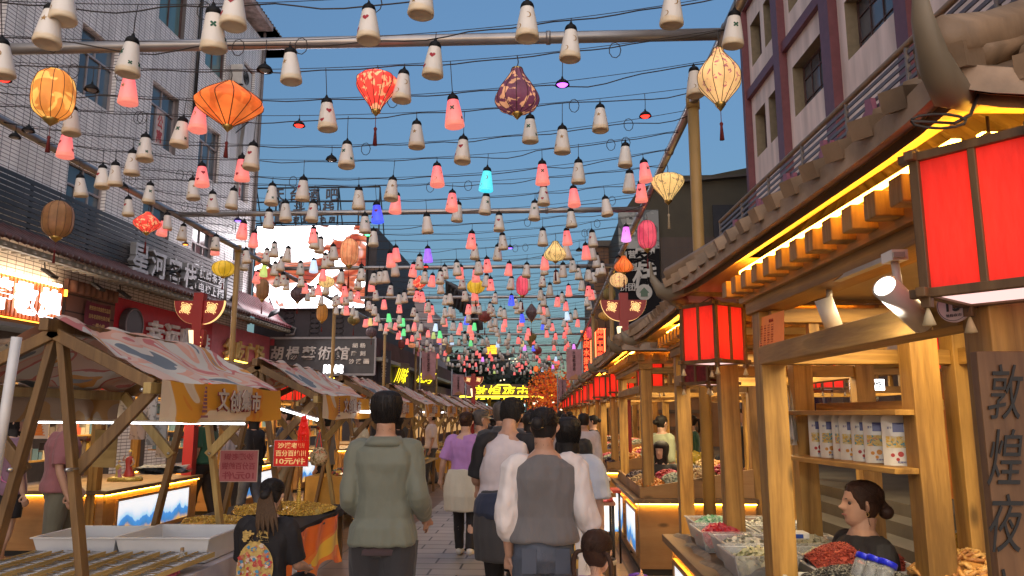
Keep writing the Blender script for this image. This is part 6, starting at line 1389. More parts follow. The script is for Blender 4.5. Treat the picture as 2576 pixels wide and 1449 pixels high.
def stall(idx, label, y0, near=True, L=2.05, xc=-3.07, lightc=(1, .92, .8), tube=True):
    r = thing('canvas_stall', label, 'stall', (xc, y0, 0), 0, 'canvas roofed market stalls'); B = dict(world=False); bv = .005 if near else 0
    AP, EV, EZ = 2.17, .66, 1.83; w = .075
    for y, s_ in ((.04, 1), (L-.04, -1)):
        for sx in (-1, 1):
            m = MB(); m.beam((sx*.02, y+.0*sx, AP-.02), (sx*.40, y+.035*sx, 0), .045, w); m.build('leg', STALLW if sx < 0 or y < 1 else STALLL, r, bevel=bv, **B)
            m = MB(); m.beam((-sx*.03, y-.045*s_, AP+.0), (sx*EV, y-.045*s_, EZ), .042, w); m.build('rafter', STALLW, r, bevel=bv, **B)
            m = MB(); m.beam((sx*(EV-.03), y+.05*s_, EZ-.01), (sx*.16, y+.05*s_, 1.30), .042, w); st_ = m.build('strut', STALLW if y < 1 else STALLL, r, bevel=bv, **B)
            m = MB(); m.tube([(sx*(EV-.05), y-.01*s_-.08, EZ-.03), (sx*(EV-.05), y-.01*s_+.08, EZ-.03)], .012, 8); m.tube([(sx*.18, y-.08, 1.32), (sx*.18, y+.08, 1.32)], .012, 8); m.build('bolt', STEEL, st_, **B)
    m = MB(); m.beam((0, -.12, AP+.03), (0, L+.12, AP+.03), .06, .08); m.build('ridge_beam', STALLW, r, bevel=bv, **B)
    for sx in (-1, 1): m = MB(); m.beam((sx*EV, -.08, EZ-.02), (sx*EV, L+.08, EZ-.02), .05, .07); m.build('eave_rail', STALLL, r, bevel=bv, **B)
    def roof(u, v, s_): # u along y, v ridge->eave
        y = -.02+(L+.04)*u; x = s_*(EV+.06)*v; z = AP+.085-(AP+.06-EZ)*v-.07*sin(pi*v)*sin(pi*u)**.5*(1 if near else .8)+.010*sin(u*23+v*7)+.035*noise.noise(V((u*7+idx*3, v*4*s_, idx)))+.012*noise.noise(V((u*19, v*11, idx))); return (x, y, z)
    m = MB(); m.grid(lambda u, v: roof(u, v, 1), 28, 12); m.grid(lambda u, v: roof(u, v, -1), 28, 12); c_ = m.build('canvas_roof', CANV, r, fixn=False, **B)
    for sx in (-1, 1):
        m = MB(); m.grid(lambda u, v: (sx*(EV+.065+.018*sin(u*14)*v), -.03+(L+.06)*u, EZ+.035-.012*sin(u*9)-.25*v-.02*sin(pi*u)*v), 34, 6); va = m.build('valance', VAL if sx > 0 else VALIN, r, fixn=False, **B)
        if sx > 0:
            X = EV+.09
            m = MB()
            for k, ch in enumerate('文创集市'): put_text(m, ch, (X, L*.40+.21*k, EZ-.075-.01*(k % 2)), (0, 1, 0), (0, 0, 1), .2, .17, .004, .045)
            m.build('lettering_shadow', mat('print_maroon', (.22, .03, .03), .7), va, **B)
            m = MB()
            for k, ch in enumerate('文创集市'): put_text(m, ch, (X+.006, L*.40+.21*k, EZ-.07-.01*(k % 2)), (0, 1, 0), (0, 0, 1), .18, .155, .003, .02)
            m.build('lettering', mat('print_cream', (.62, .55, .48), .7), va, **B)
            m = MB()
            for k in range(7): m.bb(X-.002, X+.002, L*.26-.035+.004*k, L*.26+.035-.004*k, EZ-.165+.026*k, EZ-.147+.026*k)
            m.bb(X-.002, X+.002, L*.26-.05, L*.26+.05, EZ-.2, EZ-.185); m.build('pagoda_print', mat('print_mauve', (.25, .10, .12), .7), va, **B)
    if tube:
        m = MB(); m.tube([(-.55, .2, EZ-.1), (-.5, L-.2, EZ-.12)] if idx % 2 else [(.35, .3, EZ-.12), (.4, L-.3, EZ-.12)], .014, 8); m.build('light_tube', TUBE, r, **B)
    return r
SY = [4.6, 8.02, 11.45, 14.9, 18.3, 21.7, 25.1, 28.5, 31.9, 35.3]
for i, y in enumerate(SY):
    stall(i, '%s canvas roofed timber stall on the left, counted from the viewer' % ordw(i+1), y, near=i < 3, tube=i > 1)
# tables
def table(label, x0, x1, y0, y1, z, top, cloth=None, drop=.5, legs=True):
    r = thing('stall_table', label, 'table', ((x0+x1)/2, (y0+y1)/2, 0)); m = MB(); m.bb(x0, x1, y0, y1, z-.03, z); m.build('tabletop', top, r, bevel=.004)
    if legs:
        for x in (x0+.08, x1-.08):
            for y in (y0+.08, y1-.08): m = MB(); m.bb(x-.025, x+.025, y-.025, y+.025, 0, z-.03); m.build('leg', STALLW, r)
    return r
def drape(name, label, cat, x0, x1, y0, y1, z, drop, mt, amp=.02, sides='xXyY'):
    """cloth lying over a table: flat top with pleated drops, one sheet"""
    m = MB(); m.grid(lambda u, v: (x0-.012+(x1-x0+.024)*u, y0-.012+(y1-y0+.024)*v, z+.008), 4, 4)
    def sk(a, b, n):
        a, b, n = V(a), V(b), V(n); L_ = (b-a).length; k = int(L_/.03)
        m.grid(lambda u, v: a+(b-a)*u+n*(.012+amp*v*(1+sin(u*L_*22+sin(u*9)*2)))-V((0, 0, drop*v*(1+.06*sin(u*L_*5)))), k, 6)
    if 'X' in sides: sk((x1, y0, z+.008), (x1, y1, z+.008), (1, 0, 0))
    if 'x' in sides: sk((x0, y0, z+.008), (x0, y1, z+.008), (-1, 0, 0))
    if 'y' in sides: sk((x0, y0, z+.008), (x1, y0, z+.008), (0, -1, 0))
    if 'Y' in sides: sk((x0, y1, z+.008), (x1, y1, z+.008), (0, 1, 0))
    o = m.build(name, mt, fixn=False); tag(o, label, cat); return o
table('low table under the first canvas stall', -3.65, -2.3, 4.65, 6.1, .62, STALLL)
drape('white_cloth', 'white cloth over the low front table', 'cloth', -3.65, -2.3, 4.65, 6.1, .62, .5, mat('cloth_white', (.52, .47, .49), .8))
table('low table of gilt trinkets under the second canvas stall', -3.6, -2.3, 6.95, 9.1, .60, DPINE[1])
drape('black_cloth', 'black cloth under the gilt trinkets', 'cloth', -3.6, -2.3, 6.95, 9.1, .60, .07, mat('cloth_black', (.012, .011, .014), .8), .01)
m = MB(); m.grid(lambda u, v: (-2.255+.02*sin(u*16+v*3)+.05*v*v, 6.96+1.5*u-.0*v, .585-(.44+.06*sin(u*8))*v), 60, 14); m.grid(lambda u, v: (-3.3+1.06*u, 6.90-.02*sin(u*16), .58-.4*v), 40, 8)
o = m.build('satin_cloth', ramp_mat('orange_satin', [(0, (.85, .17, .02)), (.52, (.88, .24, .03)), (.56, (.88, .55, .05))], 1.1, .5, .6, .25, (1, .4, 1.6), seed=4), fixn=False); tag(o, 'orange and yellow satin cloth hanging off the trinket table', 'cloth')
for i, y in enumerate(SY[2:8]):
    table('%s trestle table under the left canvas stalls' % ordw(i+3), -3.6, -2.35, y+.1, y+2.0, .72, STALLL, legs=i < 3)
    if i in (0, 2): drape('yellow_cloth', 'ochre cloth hanging from the %s trestle table' % ordw(i+3), 'cloth', -3.6, -2.33, y+.1, y+2.0, .72, .45, mat('cloth_ochre', (.50, .26, .04), .7))
# shared body and loft helpers
SKIN = mat('skin', (.42, .24, .165), .5, var=.06, vs=14, bump=.06, bs=120); SKIN2 = mat('skin_fair', (.50, .31, .225), .5, var=.06, vs=14, bump=.06, bs=120)
def ell(c, rx, ry, n=20, p=2.4, rot=0):
    out = []
    for k in range(n):
        a = 2*pi*k/n; ca, sa = cos(a), sin(a); x = abs(ca)**(2/p)*(1 if ca > 0 else -1)*rx; y = abs(sa)**(2/p)*(1 if sa > 0 else -1)*ry
        out.append(V((c[0]+x*cos(rot)-y*sin(rot), c[1]+x*sin(rot)+y*cos(rot), c[2])))
    return out
def spline(pts, rs, sub=4):
    """catmull-rom through points with radii"""
    P_ = [V(p) for p in pts]; R_ = [r if isinstance(r, (tuple, list)) else (r, r) for r in rs]; op, orr = [], []
    for i in range(len(P_)-1):
        p0, p1, p2, p3 = P_[max(i-1, 0)], P_[i], P_[i+1], P_[min(i+2, len(P_)-1)]
        for k in range(sub):
            t = k/sub; op.append(.5*((2*p1)+(-p0+p2)*t+(2*p0-5*p1+4*p2-p3)*t*t+(-p0+3*p1-3*p2+p3)*t**3)); orr.append(tuple(R_[i][j]*(1-t)+R_[i+1][j]*t for j in (0, 1)))
    op.append(P_[-1]); orr.append(R_[-1]); return op, orr
def limb(mb, pts, rs, n=12, sub=4): a, b = spline(pts, rs, sub); mb.tube(a, b, n)
# ================================================================ goods
def heap(name, label, cat, cx, cy, z, rx, ry, h, n, piece, mats, seed=1, kind='stuff', wall=False):
    """many small pieces resting on a mound"""
    rd = random.Random(seed); m = MB(); nm = len(mats)
    m.grid(lambda u, v: (cx+rx*(2*u-1)*math.sqrt(max(0, 1-.5*(2*v-1)**2)), cy+ry*(2*v-1)*math.sqrt(max(0, 1-.5*(2*u-1)**2)), z+h*max(0, 1-((2*u-1)**2+(2*v-1)**2)*.62)**.8-.006), 14, 14)
    for i in range(n):
        u, v = rd.uniform(-1, 1), rd.uniform(-1, 1)
        px, py = u*math.sqrt(1-.5*v*v), v*math.sqrt(1-.5*u*u); zz = z+h*max(0, 1-(u*u+v*v)*.62)**.8
        M_ = Matrix.Translation((cx+rx*px, cy+ry*py, zz+rd.uniform(-.002, .004))) @ Euler((rd.uniform(-.9, .9), rd.uniform(-.9, .9), rd.uniform(0, 6.28))).to_matrix().to_4x4()
        piece(m, M_, rd, rd.randrange(nm))
    o = m.build(name, mats, fixn=False); tag(o, label, None if kind == 'stuff' else cat, None, kind if kind == 'stuff' else None); return o
def p_seed(s): return lambda m, M_, rd, mi: m.rings([[M_ @ V((s*.55*q*cos(t*pi/2), s*1.25*zz, s*.3*q*sin(t*pi/2))) for t in range(4)] for zz, q in ((-1, .1), (-.4, 1), (.4, .9), (1, .1))], mi)
def p_cube(s): return lambda m, M_, rd, mi: m.box((0, 0, 0), (s*rd.uniform(.8, 1.3), s*rd.uniform(.8, 1.3), s*rd.uniform(.6, 1)), mi, M_)
def p_ring(s): return lambda m, M_, rd, mi: m.tube([M_ @ V((s*cos(t*pi/5), s*sin(t*pi/5), .15*s*sin(t*2))) for t in range(11)], s*.36, 6, mi)
def p_chip(s): return lambda m, M_, rd, mi: m.grid(lambda u, v: M_ @ V((s*(2*u-1), s*.7*(2*v-1), s*.5*sin(u*3)*sin(v*3))), 2, 2, mi)
def p_ball(s): return lambda m, M_, rd, mi: m.lathe([(0, s), (s*.8, s*.6), (s, 0), (s*.8, -s*.6), (0, -s)], 7, mi=mi, M=M_)
def tray(label, x0, x1, y0, y1, z, h, mt, slope=.02, t=.006, lip=.012, name='tray', group=None, cat='tray'):
    m = MB(); s = slope
    def ring(d, zz, e): return [(x0+e-d, y0+e-d, zz), (x1-e+d, y0+e-d, zz), (x1-e+d, y1-e+d, zz), (x0+e-d, y1-e+d, zz)]
    L_ = [ring(-s, z, 0), ring(0, z+h, 0), ring(lip, z+h, 0), ring(lip, z+h-.006, 0), ring(lip-.002, z+h-.006, 0), ring(0-t, z+h-.004, 0), ring(-s-t, z+t, 0)]
    L_ = [ring(-s, z, 0), ring(lip*.3, z+h-.01, 0), ring(lip, z+h-.01, 0), ring(lip, z+h, 0), ring(-t, z+h, 0), ring(-s-t, z+t, 0)]
    vs = [p for r in L_ for p in r]; fs = [(i*4+j, i*4+(j+1) % 4, (i+1)*4+(j+1) % 4, (i+1)*4+j) for i in range(5) for j in range(4)]+[(0, 1, 2, 3), (23, 22, 21, 20)]
    m.add(vs, fs); o = m.build(name, mt, bevel=.003); tag(o, label, cat, group); return o
PLW = mat('tray_white', (.50, .50, .52), .35, var=.03); PLC = None
def thin_plastic():
    m_, nt, b, N, L = new_mat('clear_plastic'); tr = N.new('ShaderNodeBsdfTransparent'); mx = N.new('ShaderNodeMixShader'); fr = N.new('ShaderNodeFresnel'); fr.inputs[0].default_value = 1.5
    ad = N.new('ShaderNodeMath'); ad.operation = 'MULTIPLY_ADD'; ad.inputs[1].default_value = .9; ad.inputs[2].default_value = .16; ad.use_clamp = True
    b.inputs['Base Color'].default_value = (.8, .82, .84, 1); b.inputs['Roughness'].default_value = .12; tr.inputs[0].default_value = (.95, .96, .97, 1)
    L.new(fr.outputs[0], ad.inputs[0]); L.new(ad.outputs[0], mx.inputs[0]); L.new(tr.outputs[0], mx.inputs[1]); L.new(b.outputs[0], mx.inputs[2]); L.new(mx.outputs[0], N['Material Output'].inputs[0]); return m_
PLC = thin_plastic()
MLK = mat('milky_plastic', (.72, .74, .77), .3, var=.04, trans=.2)
# nearest kiosk counter
def XY(px, py, z): p = PZ(px, py, z); return p
CT = .83
tray('white tray heaped with black sunflower seeds', 1.09, 1.62, 3.28, 3.72, .86, .07, PLW)
heap('black_seeds', 'heap of black sunflower seeds in the front white tray', 'seeds', 1.35, 3.5, .91, .235, .19, .085, 2600, p_seed(.0078), [mat('seed_black', (.014, .014, .016), .4, var=0), mat('seed_black2', (.03, .03, .033), .4, var=0), mat('seed_stripe', (.22, .21, .18), .5, var=0)], 2)
tray('white tray heaped with dried goji berries behind the black seeds', 1.28, 1.78, 3.76, 4.16, .86, .07, PLW)
heap('goji_berries', 'heap of red dried goji berries', 'berries', 1.50, 3.92, .91, .23, .18, .12, 2300, p_seed(.008), [mat('goji_a', (.36, .055, .035), .5, var=0), mat('goji_b', (.26, .035, .025), .5, var=0), mat('goji_c', (.45, .09, .05), .5, var=0)], 3)
tray('white tray of pale green pumpkin seeds right of the black seeds', 1.66, 1.98, 3.05, 3.42, .84, .06, PLW)
heap('pumpkin_seeds', 'heap of pale green pumpkin seeds', 'seeds', 1.80, 3.22, .88, .16, .16, .07, 1100, p_seed(.0085), [mat('seed_pale', (.30, .30, .22), .5, var=0), mat('seed_green', (.12, .14, .10), .5, var=0)], 4)
tray('white tray of dried apple rings beside the calligraphy column', 1.66, 2.12, 3.46, 3.86, .86, .06, PLW)
heap('apple_rings', 'heap of golden dried apple rings', 'fruit', 1.88, 3.62, .90, .22, .2, .13, 210, p_ring(.024), [mat('apple_a', (.50, .24, .06), .5, var=.2, vs=40), mat('apple_b', (.38, .16, .045), .5, var=.2, vs=40), mat('apple_c', (.56, .32, .10), .5, var=.2, vs=40)], 5)
heap('dried_mushrooms', 'heap of brown dried fruit slices below the apple rings', 'fruit', 2.05, 3.25, .86, .16, .14, .08, 160, p_chip(.022), [mat('chip_brown', (.26, .12, .05), .6, var=.2, vs=30), mat('chip_tan', (.34, .18, .08), .6)], 6)
heap('yellow_dried_fruit', 'heap of yellow dried fruit in a clear bag at the far end', 'fruit', 2.12, 4.0, .90, .18, .16, .16, 170, p_chip(.026), [mat('chip_yellow', (.55, .33, .04), .5), mat('chip_yellow2', (.45, .25, .03), .5)], 7)
for i, (px, py) in enumerate(((2165, 1395), (2192, 1402), (2222, 1412))):
    c = P(px, py+38, 3.42-.04*i); r = thing('jar', 'clear seed jar with a bright blue lid lying tilted on the seeds, %s of three' % ('left', 'middle', 'right')[i], 'jar', c); r.rotation_euler = (R(-8), R(26), 0)
    m = MB(); m.lathe([(0, -.055), (.032, -.055), (.035, -.045), (.035, .035), (.030, .045), (0, .045)], 20); m.build('body', PLC, r, world=False)
    m = MB(); m.lathe([(0, -.05), (.030, -.05), (.030, .02), (0, .022)], 12, fn=lambda a, z: 1+.04*sin(a*9+z*300)); m.build('contents', mat('seed_mix', (.05, .05, .055), .5, var=.8, vs=220), r, world=False)
    m = MB(); m.lathe([(0, .066), (.036, .066), (.038, .062), (.038, .042), (.033, .042)], 24, fn=lambda a, z: 1+.012*sin(a*24)); m.build('lid', mat('lid_blue', (.01, .02, .55), .3, var=0), r, world=False)
r = thing('kitchen_scale', 'small white and blue digital scale beside the plastic cups', 'scale', P(2005, 1330, 4.35)); m = MB(); c = P(2005, 1345, 4.35); m.box(c, (.10, .10, .035)); m.build('body', mat('scale_white', (.6, .6, .6), .4), r, bevel=.006); m = MB(); m.box(c+V((-.01, -.052, .0)), (.05, .004, .02)); m.build('display', mat('scale_blue', (.02, .06, .3), .3), r)
r = thing('plastic_bags', 'stack of flat printed plastic bags lying behind the black seeds', 'bags', P(2050, 1365, 4.1)); m = MB()
for k in range(6): m.grid(lambda u, v: (1.28+.26*u+.02*k, 4.02+.24*v-.01*k, .86+.012*k+.015*sin(u*7+k)*sin(v*5)), 6, 6)
m.build('sheet', ramp_mat('bag_print', [(0, (.5, .5, .48)), (.5, (.55, .53, .5)), (.58, (.45, .38, .12)), (.62, (.1, .14, .35)), (.65, (.5, .5, .48))], 16, 2, .5, .3), r, fixn=False)
# second kiosk: tubs of sweets
SW = [('pale banana chips', [mat('sweet_pale', (.55, .52, .33), .5), mat('sweet_pale2', (.45, .45, .25), .5)], p_chip(.016)), ('cream cubes', [mat('sweet_cube', (.50, .46, .32), .5), mat('sweet_cube2', (.42, .40, .27), .5)], p_cube(.024)), ('red candied fruit', [mat('sweet_red', (.5, .02, .04), .35), mat('sweet_pink', (.55, .10, .12), .35)], p_cube(.03)), ('white coconut chips', [mat('sweet_white', (.58, .56, .5), .5), mat('sweet_white2', (.5, .5, .42), .5)], p_chip(.018)), ('green jelly', [mat('sweet_green', (.12, .35, .18), .4), mat('sweet_mint', (.3, .45, .32), .4)], p_cube(.026)), ('pink sugar strips', [mat('sweet_rose', (.5, .14, .14), .4), mat('sweet_rose2', (.55, .25, .22), .4)], p_chip(.02))]
k = 0
for row in range(4):
    for col in range(2):
        x0 = .94+.36*col+.04*(row % 2); y0 = 3.98+.40*row; nm, ms, pc = SW[(0, 1, 3, 1, 2, 0, 4, 3)[k]]
        t_ = tray('clear plastic tub of %s, row %s from the front, %s column' % (nm, ('one', 'two', 'three', 'four')[row], ('street-side', 'inner')[col]), x0, x0+.32, y0, y0+.34, .825, .13, PLC, .025, .003, .012, 'sweet_tub', 'clear tubs of sweets on the second kiosk counter', 'tub')
        o = heap('sweets', nm, 'sweets', x0+.16, y0+.17, .86, .135, .145, .10, 190, pc, ms, k); o.parent = t_; o.matrix_parent_inverse = Matrix.Identity(4); o.location = o.location-t_.location; o.name = 'sweets'
        if 'kind' in o: o['kind'] = 'stuff'
        k += 1
o = MB(); o.grid(lambda u, v: (.86+.10*u+.012*sin(v*30)+.01*sin(v*11), 3.95+1.55*v, .835-.05*(1-u)**2+.01*sin(v*17+u*5)), 5, 40); o = o.build('sacking', mat('sacking', (.22, .17, .12), .9, var=.3, vs=20, bump=.4, bs=80), fixn=False); tag(o, 'crumpled brown sacking along the edge of the tub counter', 'cloth')
r = thing('plastic_bag', 'bunch of white plastic bags hanging on the thin shelf post', 'bag', P(1990, 1060, 4.7)); m = MB()
for k in range(7): a = k*.9; m.grid(lambda u, v, a=a: P(1982+18*v*u+8*cos(a), 985+125*v+10*sin(a*2), 4.68+.04*sin(a+u*3)*v), 4, 8)
m.build('sheet', mat('bag_white', (.52, .50, .48), .4, var=.1), r, fixn=False)
# bins of dried fruit on the third kiosk and beyond
FR = [[mat('apricot', (.55, .20, .03), .5), mat('apricot2', (.6, .3, .08), .5)], [mat('plum', (.03, .015, .03), .4), mat('raisin', (.06, .03, .03), .4)], [mat('red_date', (.30, .02, .02), .4), mat('cranberry', (.4, .03, .08), .4)], [mat('fig', (.45, .32, .14), .6), mat('walnut', (.3, .18, .08), .6)], [mat('mint_seed', (.25, .3, .22), .6), mat('pale_seed', (.4, .4, .3), .6)]]
k = 0
for ki, (yk, Lk) in enumerate([(8.35, 2.4)]+[(a, b) for a, b in KR[:3]]):
    bx = thing('fruit_bin', 'sloping timber bin of dried fruit on the %s kiosk counter' % ordw(ki+3), 'bin', (1.6, yk+.5, .78)); m = MB(); m.add([(1.0, yk-.05, .782), (2.2, yk-.05, .782), (2.2, yk-.05, 1.08), (1.0, yk-.05, .88), (1.0, yk-.02, .782), (2.2, yk-.02, .782), (2.2, yk-.02, 1.08), (1.0, yk-.02, .88)], [(0, 1, 2, 3), (7, 6, 5, 4), (3, 2, 6, 7), (0, 3, 7, 4), (1, 5, 6, 2)]); m.bb(1.0, 1.03, yk-.02, yk+Lk, .782, .90); m.build('panel', LAMW, bx)
    for rw_ in range(3):
        for cl in range(4):
            cx, cy = 1.15+.28*cl, yk+.22+.5*rw_; zz = .86+.05*cl; fr = FR[(k*3+cl+rw_) % 5]; k += 1
            heap('dried_fruit', 'heap of dried fruit in the sloping bins of the %s kiosk' % ordw(ki+3), 'fruit', cx, cy, zz, .15, .24, .10, 150 if ki == 0 else 45, p_ball(.018) if ki == 0 else p_ball(.034), fr, k)
c = P(1722, 1090, 12.6); heap('melons', 'pile of yellow melons by the woman in green', 'melons', c.x, 12.6, .84, .35, .3, .18, 26, p_ball(.085), [mat('melon', (.6, .45, .05), .4)], 31)
# bench scale and stool in front of the second and third kiosks
st = thing('folding_stool', 'grey metal stand carrying a white and red scale by the right kiosks', 'stand', (.80, 8.0, 0))
a0 = P(1490, 1250, 7.0); x0, x1 = P(1475, 1250, 7.0).x, P(1545, 1250, 7.0).x
m = MB(); m.bb(x0, x1, 6.9, 7.25, .86, .885); m.build('top', mat('stand_top', (.3, .15, .1), .5), st)
for x in (x0+.02, x1-.02):
    for y in (6.93, 7.22): m = MB(); m.tube([(x, y, 0), (x, y, .86)], .012, 8); m.build('leg', DARKM, st)
m = MB(); m.bb(x0+.02, x1-.02, 6.95, 6.965, .3, .315); m.build('rail', DARKM, st)
r = thing('bench_scale', 'white and red digital bench scale on the grey stand', 'scale', ((x0+x1)/2, 7.05, .885)); m = MB(); m.rings([ell(((x0+x1)/2, 7.06, z), rx, ry, 20, 4) for z, rx, ry in ((.887, .115, .13), (.92, .11, .125), (.945, .085, .10))]); m.build('body', mat('scale_red', (.5, .08, .08), .35), r)
m = MB(); m.bb((x0+x1)/2-.105, (x0+x1)/2+.105, 6.96, 7.18, .962, .972); m.tube([((x0+x1)/2, 7.06, .94), ((x0+x1)/2, 7.06, .964)], .03, 10); m.build('pan', STEEL, r); m = MB(); m.bb((x0+x1)/2-.05, (x0+x1)/2+.05, 6.925, 6.935, .895, .925); m.build('display', mat('scale_screen', (.35, .1, .1), .3, emit=(1, .2, .2), es=.3), r)
for i, (y, z, c_) in enumerate(((8.9, .8, (.45, .05, .03)), (10.3, .82, (.5, .5, .45)))):
    r = thing('display_stand', 'slim %s display stand set out before the kiosk, %s one' % (('red topped', 'pale topped')[i], ('nearer', 'farther')[i]), 'stand', (.70, y, 0)); m = MB(); m.bb(.55, .86, y, y+.35, z-.03, z); m.build('top', mat('stand_c%d' % i, c_, .5), r)
    for x in (.57, .84): m = MB(); m.tube([(x, y+.02, 0), (x, y+.02, z-.03)], .012, 8); m.build('leg', DARKM, r)
    m = MB(); m.bb(.6, .82, y+.0, y+.02, .35, z-.08); m.build('light_box', picture_mat('picture_1', 4.3), r)
r = thing('waste_bin', 'round dark metal bin on the paving beside the third kiosk', 'bin', (P(1512, 1300, 6.8).x, 6.75, 0)); m = MB(); m.lathe([(.10, 0), (.115, .02), (.115, .42), (.105, .43), (.105, .1)], 24); m.build('body', mat('bin_dark', (.06, .04, .035), .35, .3), r, world=False); m = MB(); m.lathe([(.118, .40), (.125, .42), (.118, .44)], 24); m.build('rim', mat('bin_rim', (.45, .4, .35), .4), r, world=False)

# ---------------------------------------------------------------- left: front table
tray('large milky storage tub at the back left of the front table', -3.62, -3.03, 5.42, 5.98, .635, .16, MLK, .03, .004, .02, 'storage_tub', cat='tub')
tray('large milky storage tub at the right end of the front table', -2.98, -2.33, 5.35, 5.98, .635, .175, MLK, .03, .004, .02, 'storage_tub', cat='tub')
for i in range(7):
    x0 = -3.60+.19*i; r = thing('trinket_tray', 'slim sloping bamboo tray lined with silver hairpins, %s from left' % ordw(i+1), 'tray', (x0+.08, 4.95, .635), 0, 'bamboo trays of silver hairpins')
    m = MB(); a, b = V((x0, 4.68, .655)), V((x0+.14, 5.30, .70)); d = (b-a).normalized(); s_ = V((0, 0, 1)).cross(d).normalized(); up = V((0, 0, 1))
    m.beam(a, b, .13, .008); 
    for q in (-.065, .065): m.beam(a+s_*q+up*.012, b+s_*q+up*.012, .008, .03)
    m.build('tray_body', wood('bamboo', (.42, .28, .10), (.52, .37, .15), 1), r)
    m = MB(); rd = random.Random(i)
    for k in range(46): t = k/46; p = a+(b-a)*t+up*.018; m.tube([p-s_*.05+up*rd.uniform(0, .01), p+s_*rd.uniform(.02, .055)+d*rd.uniform(-.01, .01)+up*rd.uniform(0, .012)], .0028, 5)
    m.build('hairpins', mat('silver_pins', (.45, .45, .47), .3, .7, var=.3, vs=80), r)
r = thing('glass_bottle', 'small corked glass bottle beside the tub on the front table', 'bottle', P(640, 1395, 5.1)); c = V((-2.45, 5.22, .64))
r.location = c; m = MB(); m.lathe([(0, 0), (.04, 0), (.045, .02), (.04, .06), (.014, .085), (.013, .11)], 18); m.build('body', PLC, r, world=False); m = MB(); m.lathe([(0, .125), (.012, .125), (.013, .1), (0, .1)], 12); m.build('cork', mat('cork', (.3, .18, .08), .8), r, world=False)
heap('pink_soap_roses', 'small pink paper roses at the table corner', 'roses', -2.42, 4.95, .64, .08, .10, .03, 26, p_ball(.014), [mat('rose_pink', (.5, .12, .22), .6)], 40)
# second stall: gilt trinkets, pagoda, signs
GOLD = mat('gilt', (.85, .56, .12), .28, .45, var=.3, vs=60); GOLD2 = mat('gilt_dark', (.55, .33, .07), .3, .5)
def p_trk(m, M_, rd, mi):
    if rd.random() < .5: m.tube([M_ @ V((.022*cos(t), .022*sin(t), 0)) for t in (0, .9, 1.8, 2.7, 3.6, 4.5, 5.4)], .0045, 5, mi)
    else: m.lathe([(0, .022), (.008, .012), (.004, .004), (.013, -.006), (.010, -.016), (0, -.018)], 8, mi=mi, M=M_)
heap('gilt_trinkets', 'large spread of gilt trinkets on black cloth', 'trinkets', -2.85, 8.45, .61, .55, .48, .07, 620, p_trk, [GOLD, GOLD2], 50); heap('gilt_trinkets', 'smaller pile of gilt trinkets at the near left of the table', 'trinkets', -3.25, 7.55, .61, .30, .28, .04, 240, p_trk, [GOLD, GOLD2], 51)
r = thing('brass_pagoda', 'tall slender gilt pagoda model among the trinkets', 'ornament', (P(752, 1240, 8.2).x, 8.2, .62)); m = MB()
pr = [(.055, 0), (.055, .015)]
for k in range(11): rr = .046-.0028*k; z = .02+.024*k; pr += [(rr*.72, z), (rr*.72, z+.012), (rr, z+.014), (rr*.95, z+.018), (rr*.7, z+.022)]
pr += [(.012, .29), (.016, .30), (.006, .32), (.008, .33), (.001, .37)]
m.lathe(pr, 8); m.build('body', GOLD, r, world=False)
def hang_sign(name, label, px, py, w, h, Y, face, ink, lines, mirror=False, hooks=True):
    c = P(px, py, Y); r = thing(name, label, 'sign', c); m = MB(); s_ = Y/F_PX; W_, H_ = w*s_, h*s_; m.box(c, (W_, .008, H_)); m.build('board', face, r)
    m = MB(); m.box(c+V((0, .002, 0)), (W_*1.04, .006, H_*1.05)); m.build('border', mat('sign_border', (.55, .45, .42), .6), r)
    m = MB()
    for k, (t_, hh, ww) in enumerate(lines):
        zc = c.z+H_*(.5-(k+.5)/len(lines))*.92; put_text(m, t_, (c.x, c.y-.006, zc), (1, 0, 0), (0, 0, 1), W_*ww*(-1 if mirror else 1), H_*hh, .003, .02)
    m.build('lettering', ink, r)
    m = MB()
    for q in (-.4, .4): m.tube([c+V((W_*q, 0, H_*.5)), c+V((W_*q*.9, 0, H_*.5+.12))], .002, 4)
    m.build('string', WIREM, r); return r
LN = [('沙漠老银', .22, .8), ('百分百纯银', .24, .9), ('10元/件', .26, .85)]
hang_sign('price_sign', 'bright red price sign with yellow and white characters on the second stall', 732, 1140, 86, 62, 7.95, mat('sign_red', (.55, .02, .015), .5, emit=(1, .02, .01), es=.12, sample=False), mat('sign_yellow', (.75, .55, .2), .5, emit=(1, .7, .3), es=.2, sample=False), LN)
hang_sign('price_sign', 'faded pink back side of a price sign with mirrored characters', 600, 1172, 94, 74, 7.15, mat('sign_pink', (.48, .16, .19), .6), mat('sign_maroon', (.34, .06, .09), .6), LN, mirror=True)
r = thing('hanging_board', 'blank pale wooden board hung under the first canvas roof', 'board', P(265, 1128, 5.9)); m = MB(); c = P(265, 1128, 5.9); m.box(c, (.23, .015, .29)); m.build('board', wood('board_pale', (.34, .24, .09), (.44, .32, .13), 0), r, bevel=.003); r.rotation_euler = (0, 0, R(-18))
r = thing('red_tassel', 'long red knotted tassel hanging from the second stall', 'tassel', P(765, 1060, 7.9)); m = MB(); c = P(765, 1050, 7.9)
for k in range(7): m.tube([c+V((.02*(k-3)*.3, 0, .02)), c+V((.016*(k-3), .01*(k % 2), -.14)), c+V((.022*(k-3), 0, -.40-.03*(k % 3)))], [.006, .009, .004], 5)
for k in range(3): m.lathe([(0, .03), (.03, .01), (.034, 0), (.03, -.01), (0, -.03)], 10, c+V((0, 0, -.02-.075*k)))
m.build('strands', mat('tassel_bright', (.6, .015, .01), .5, emit=(1, .02, .01), es=.12, sample=False), r)
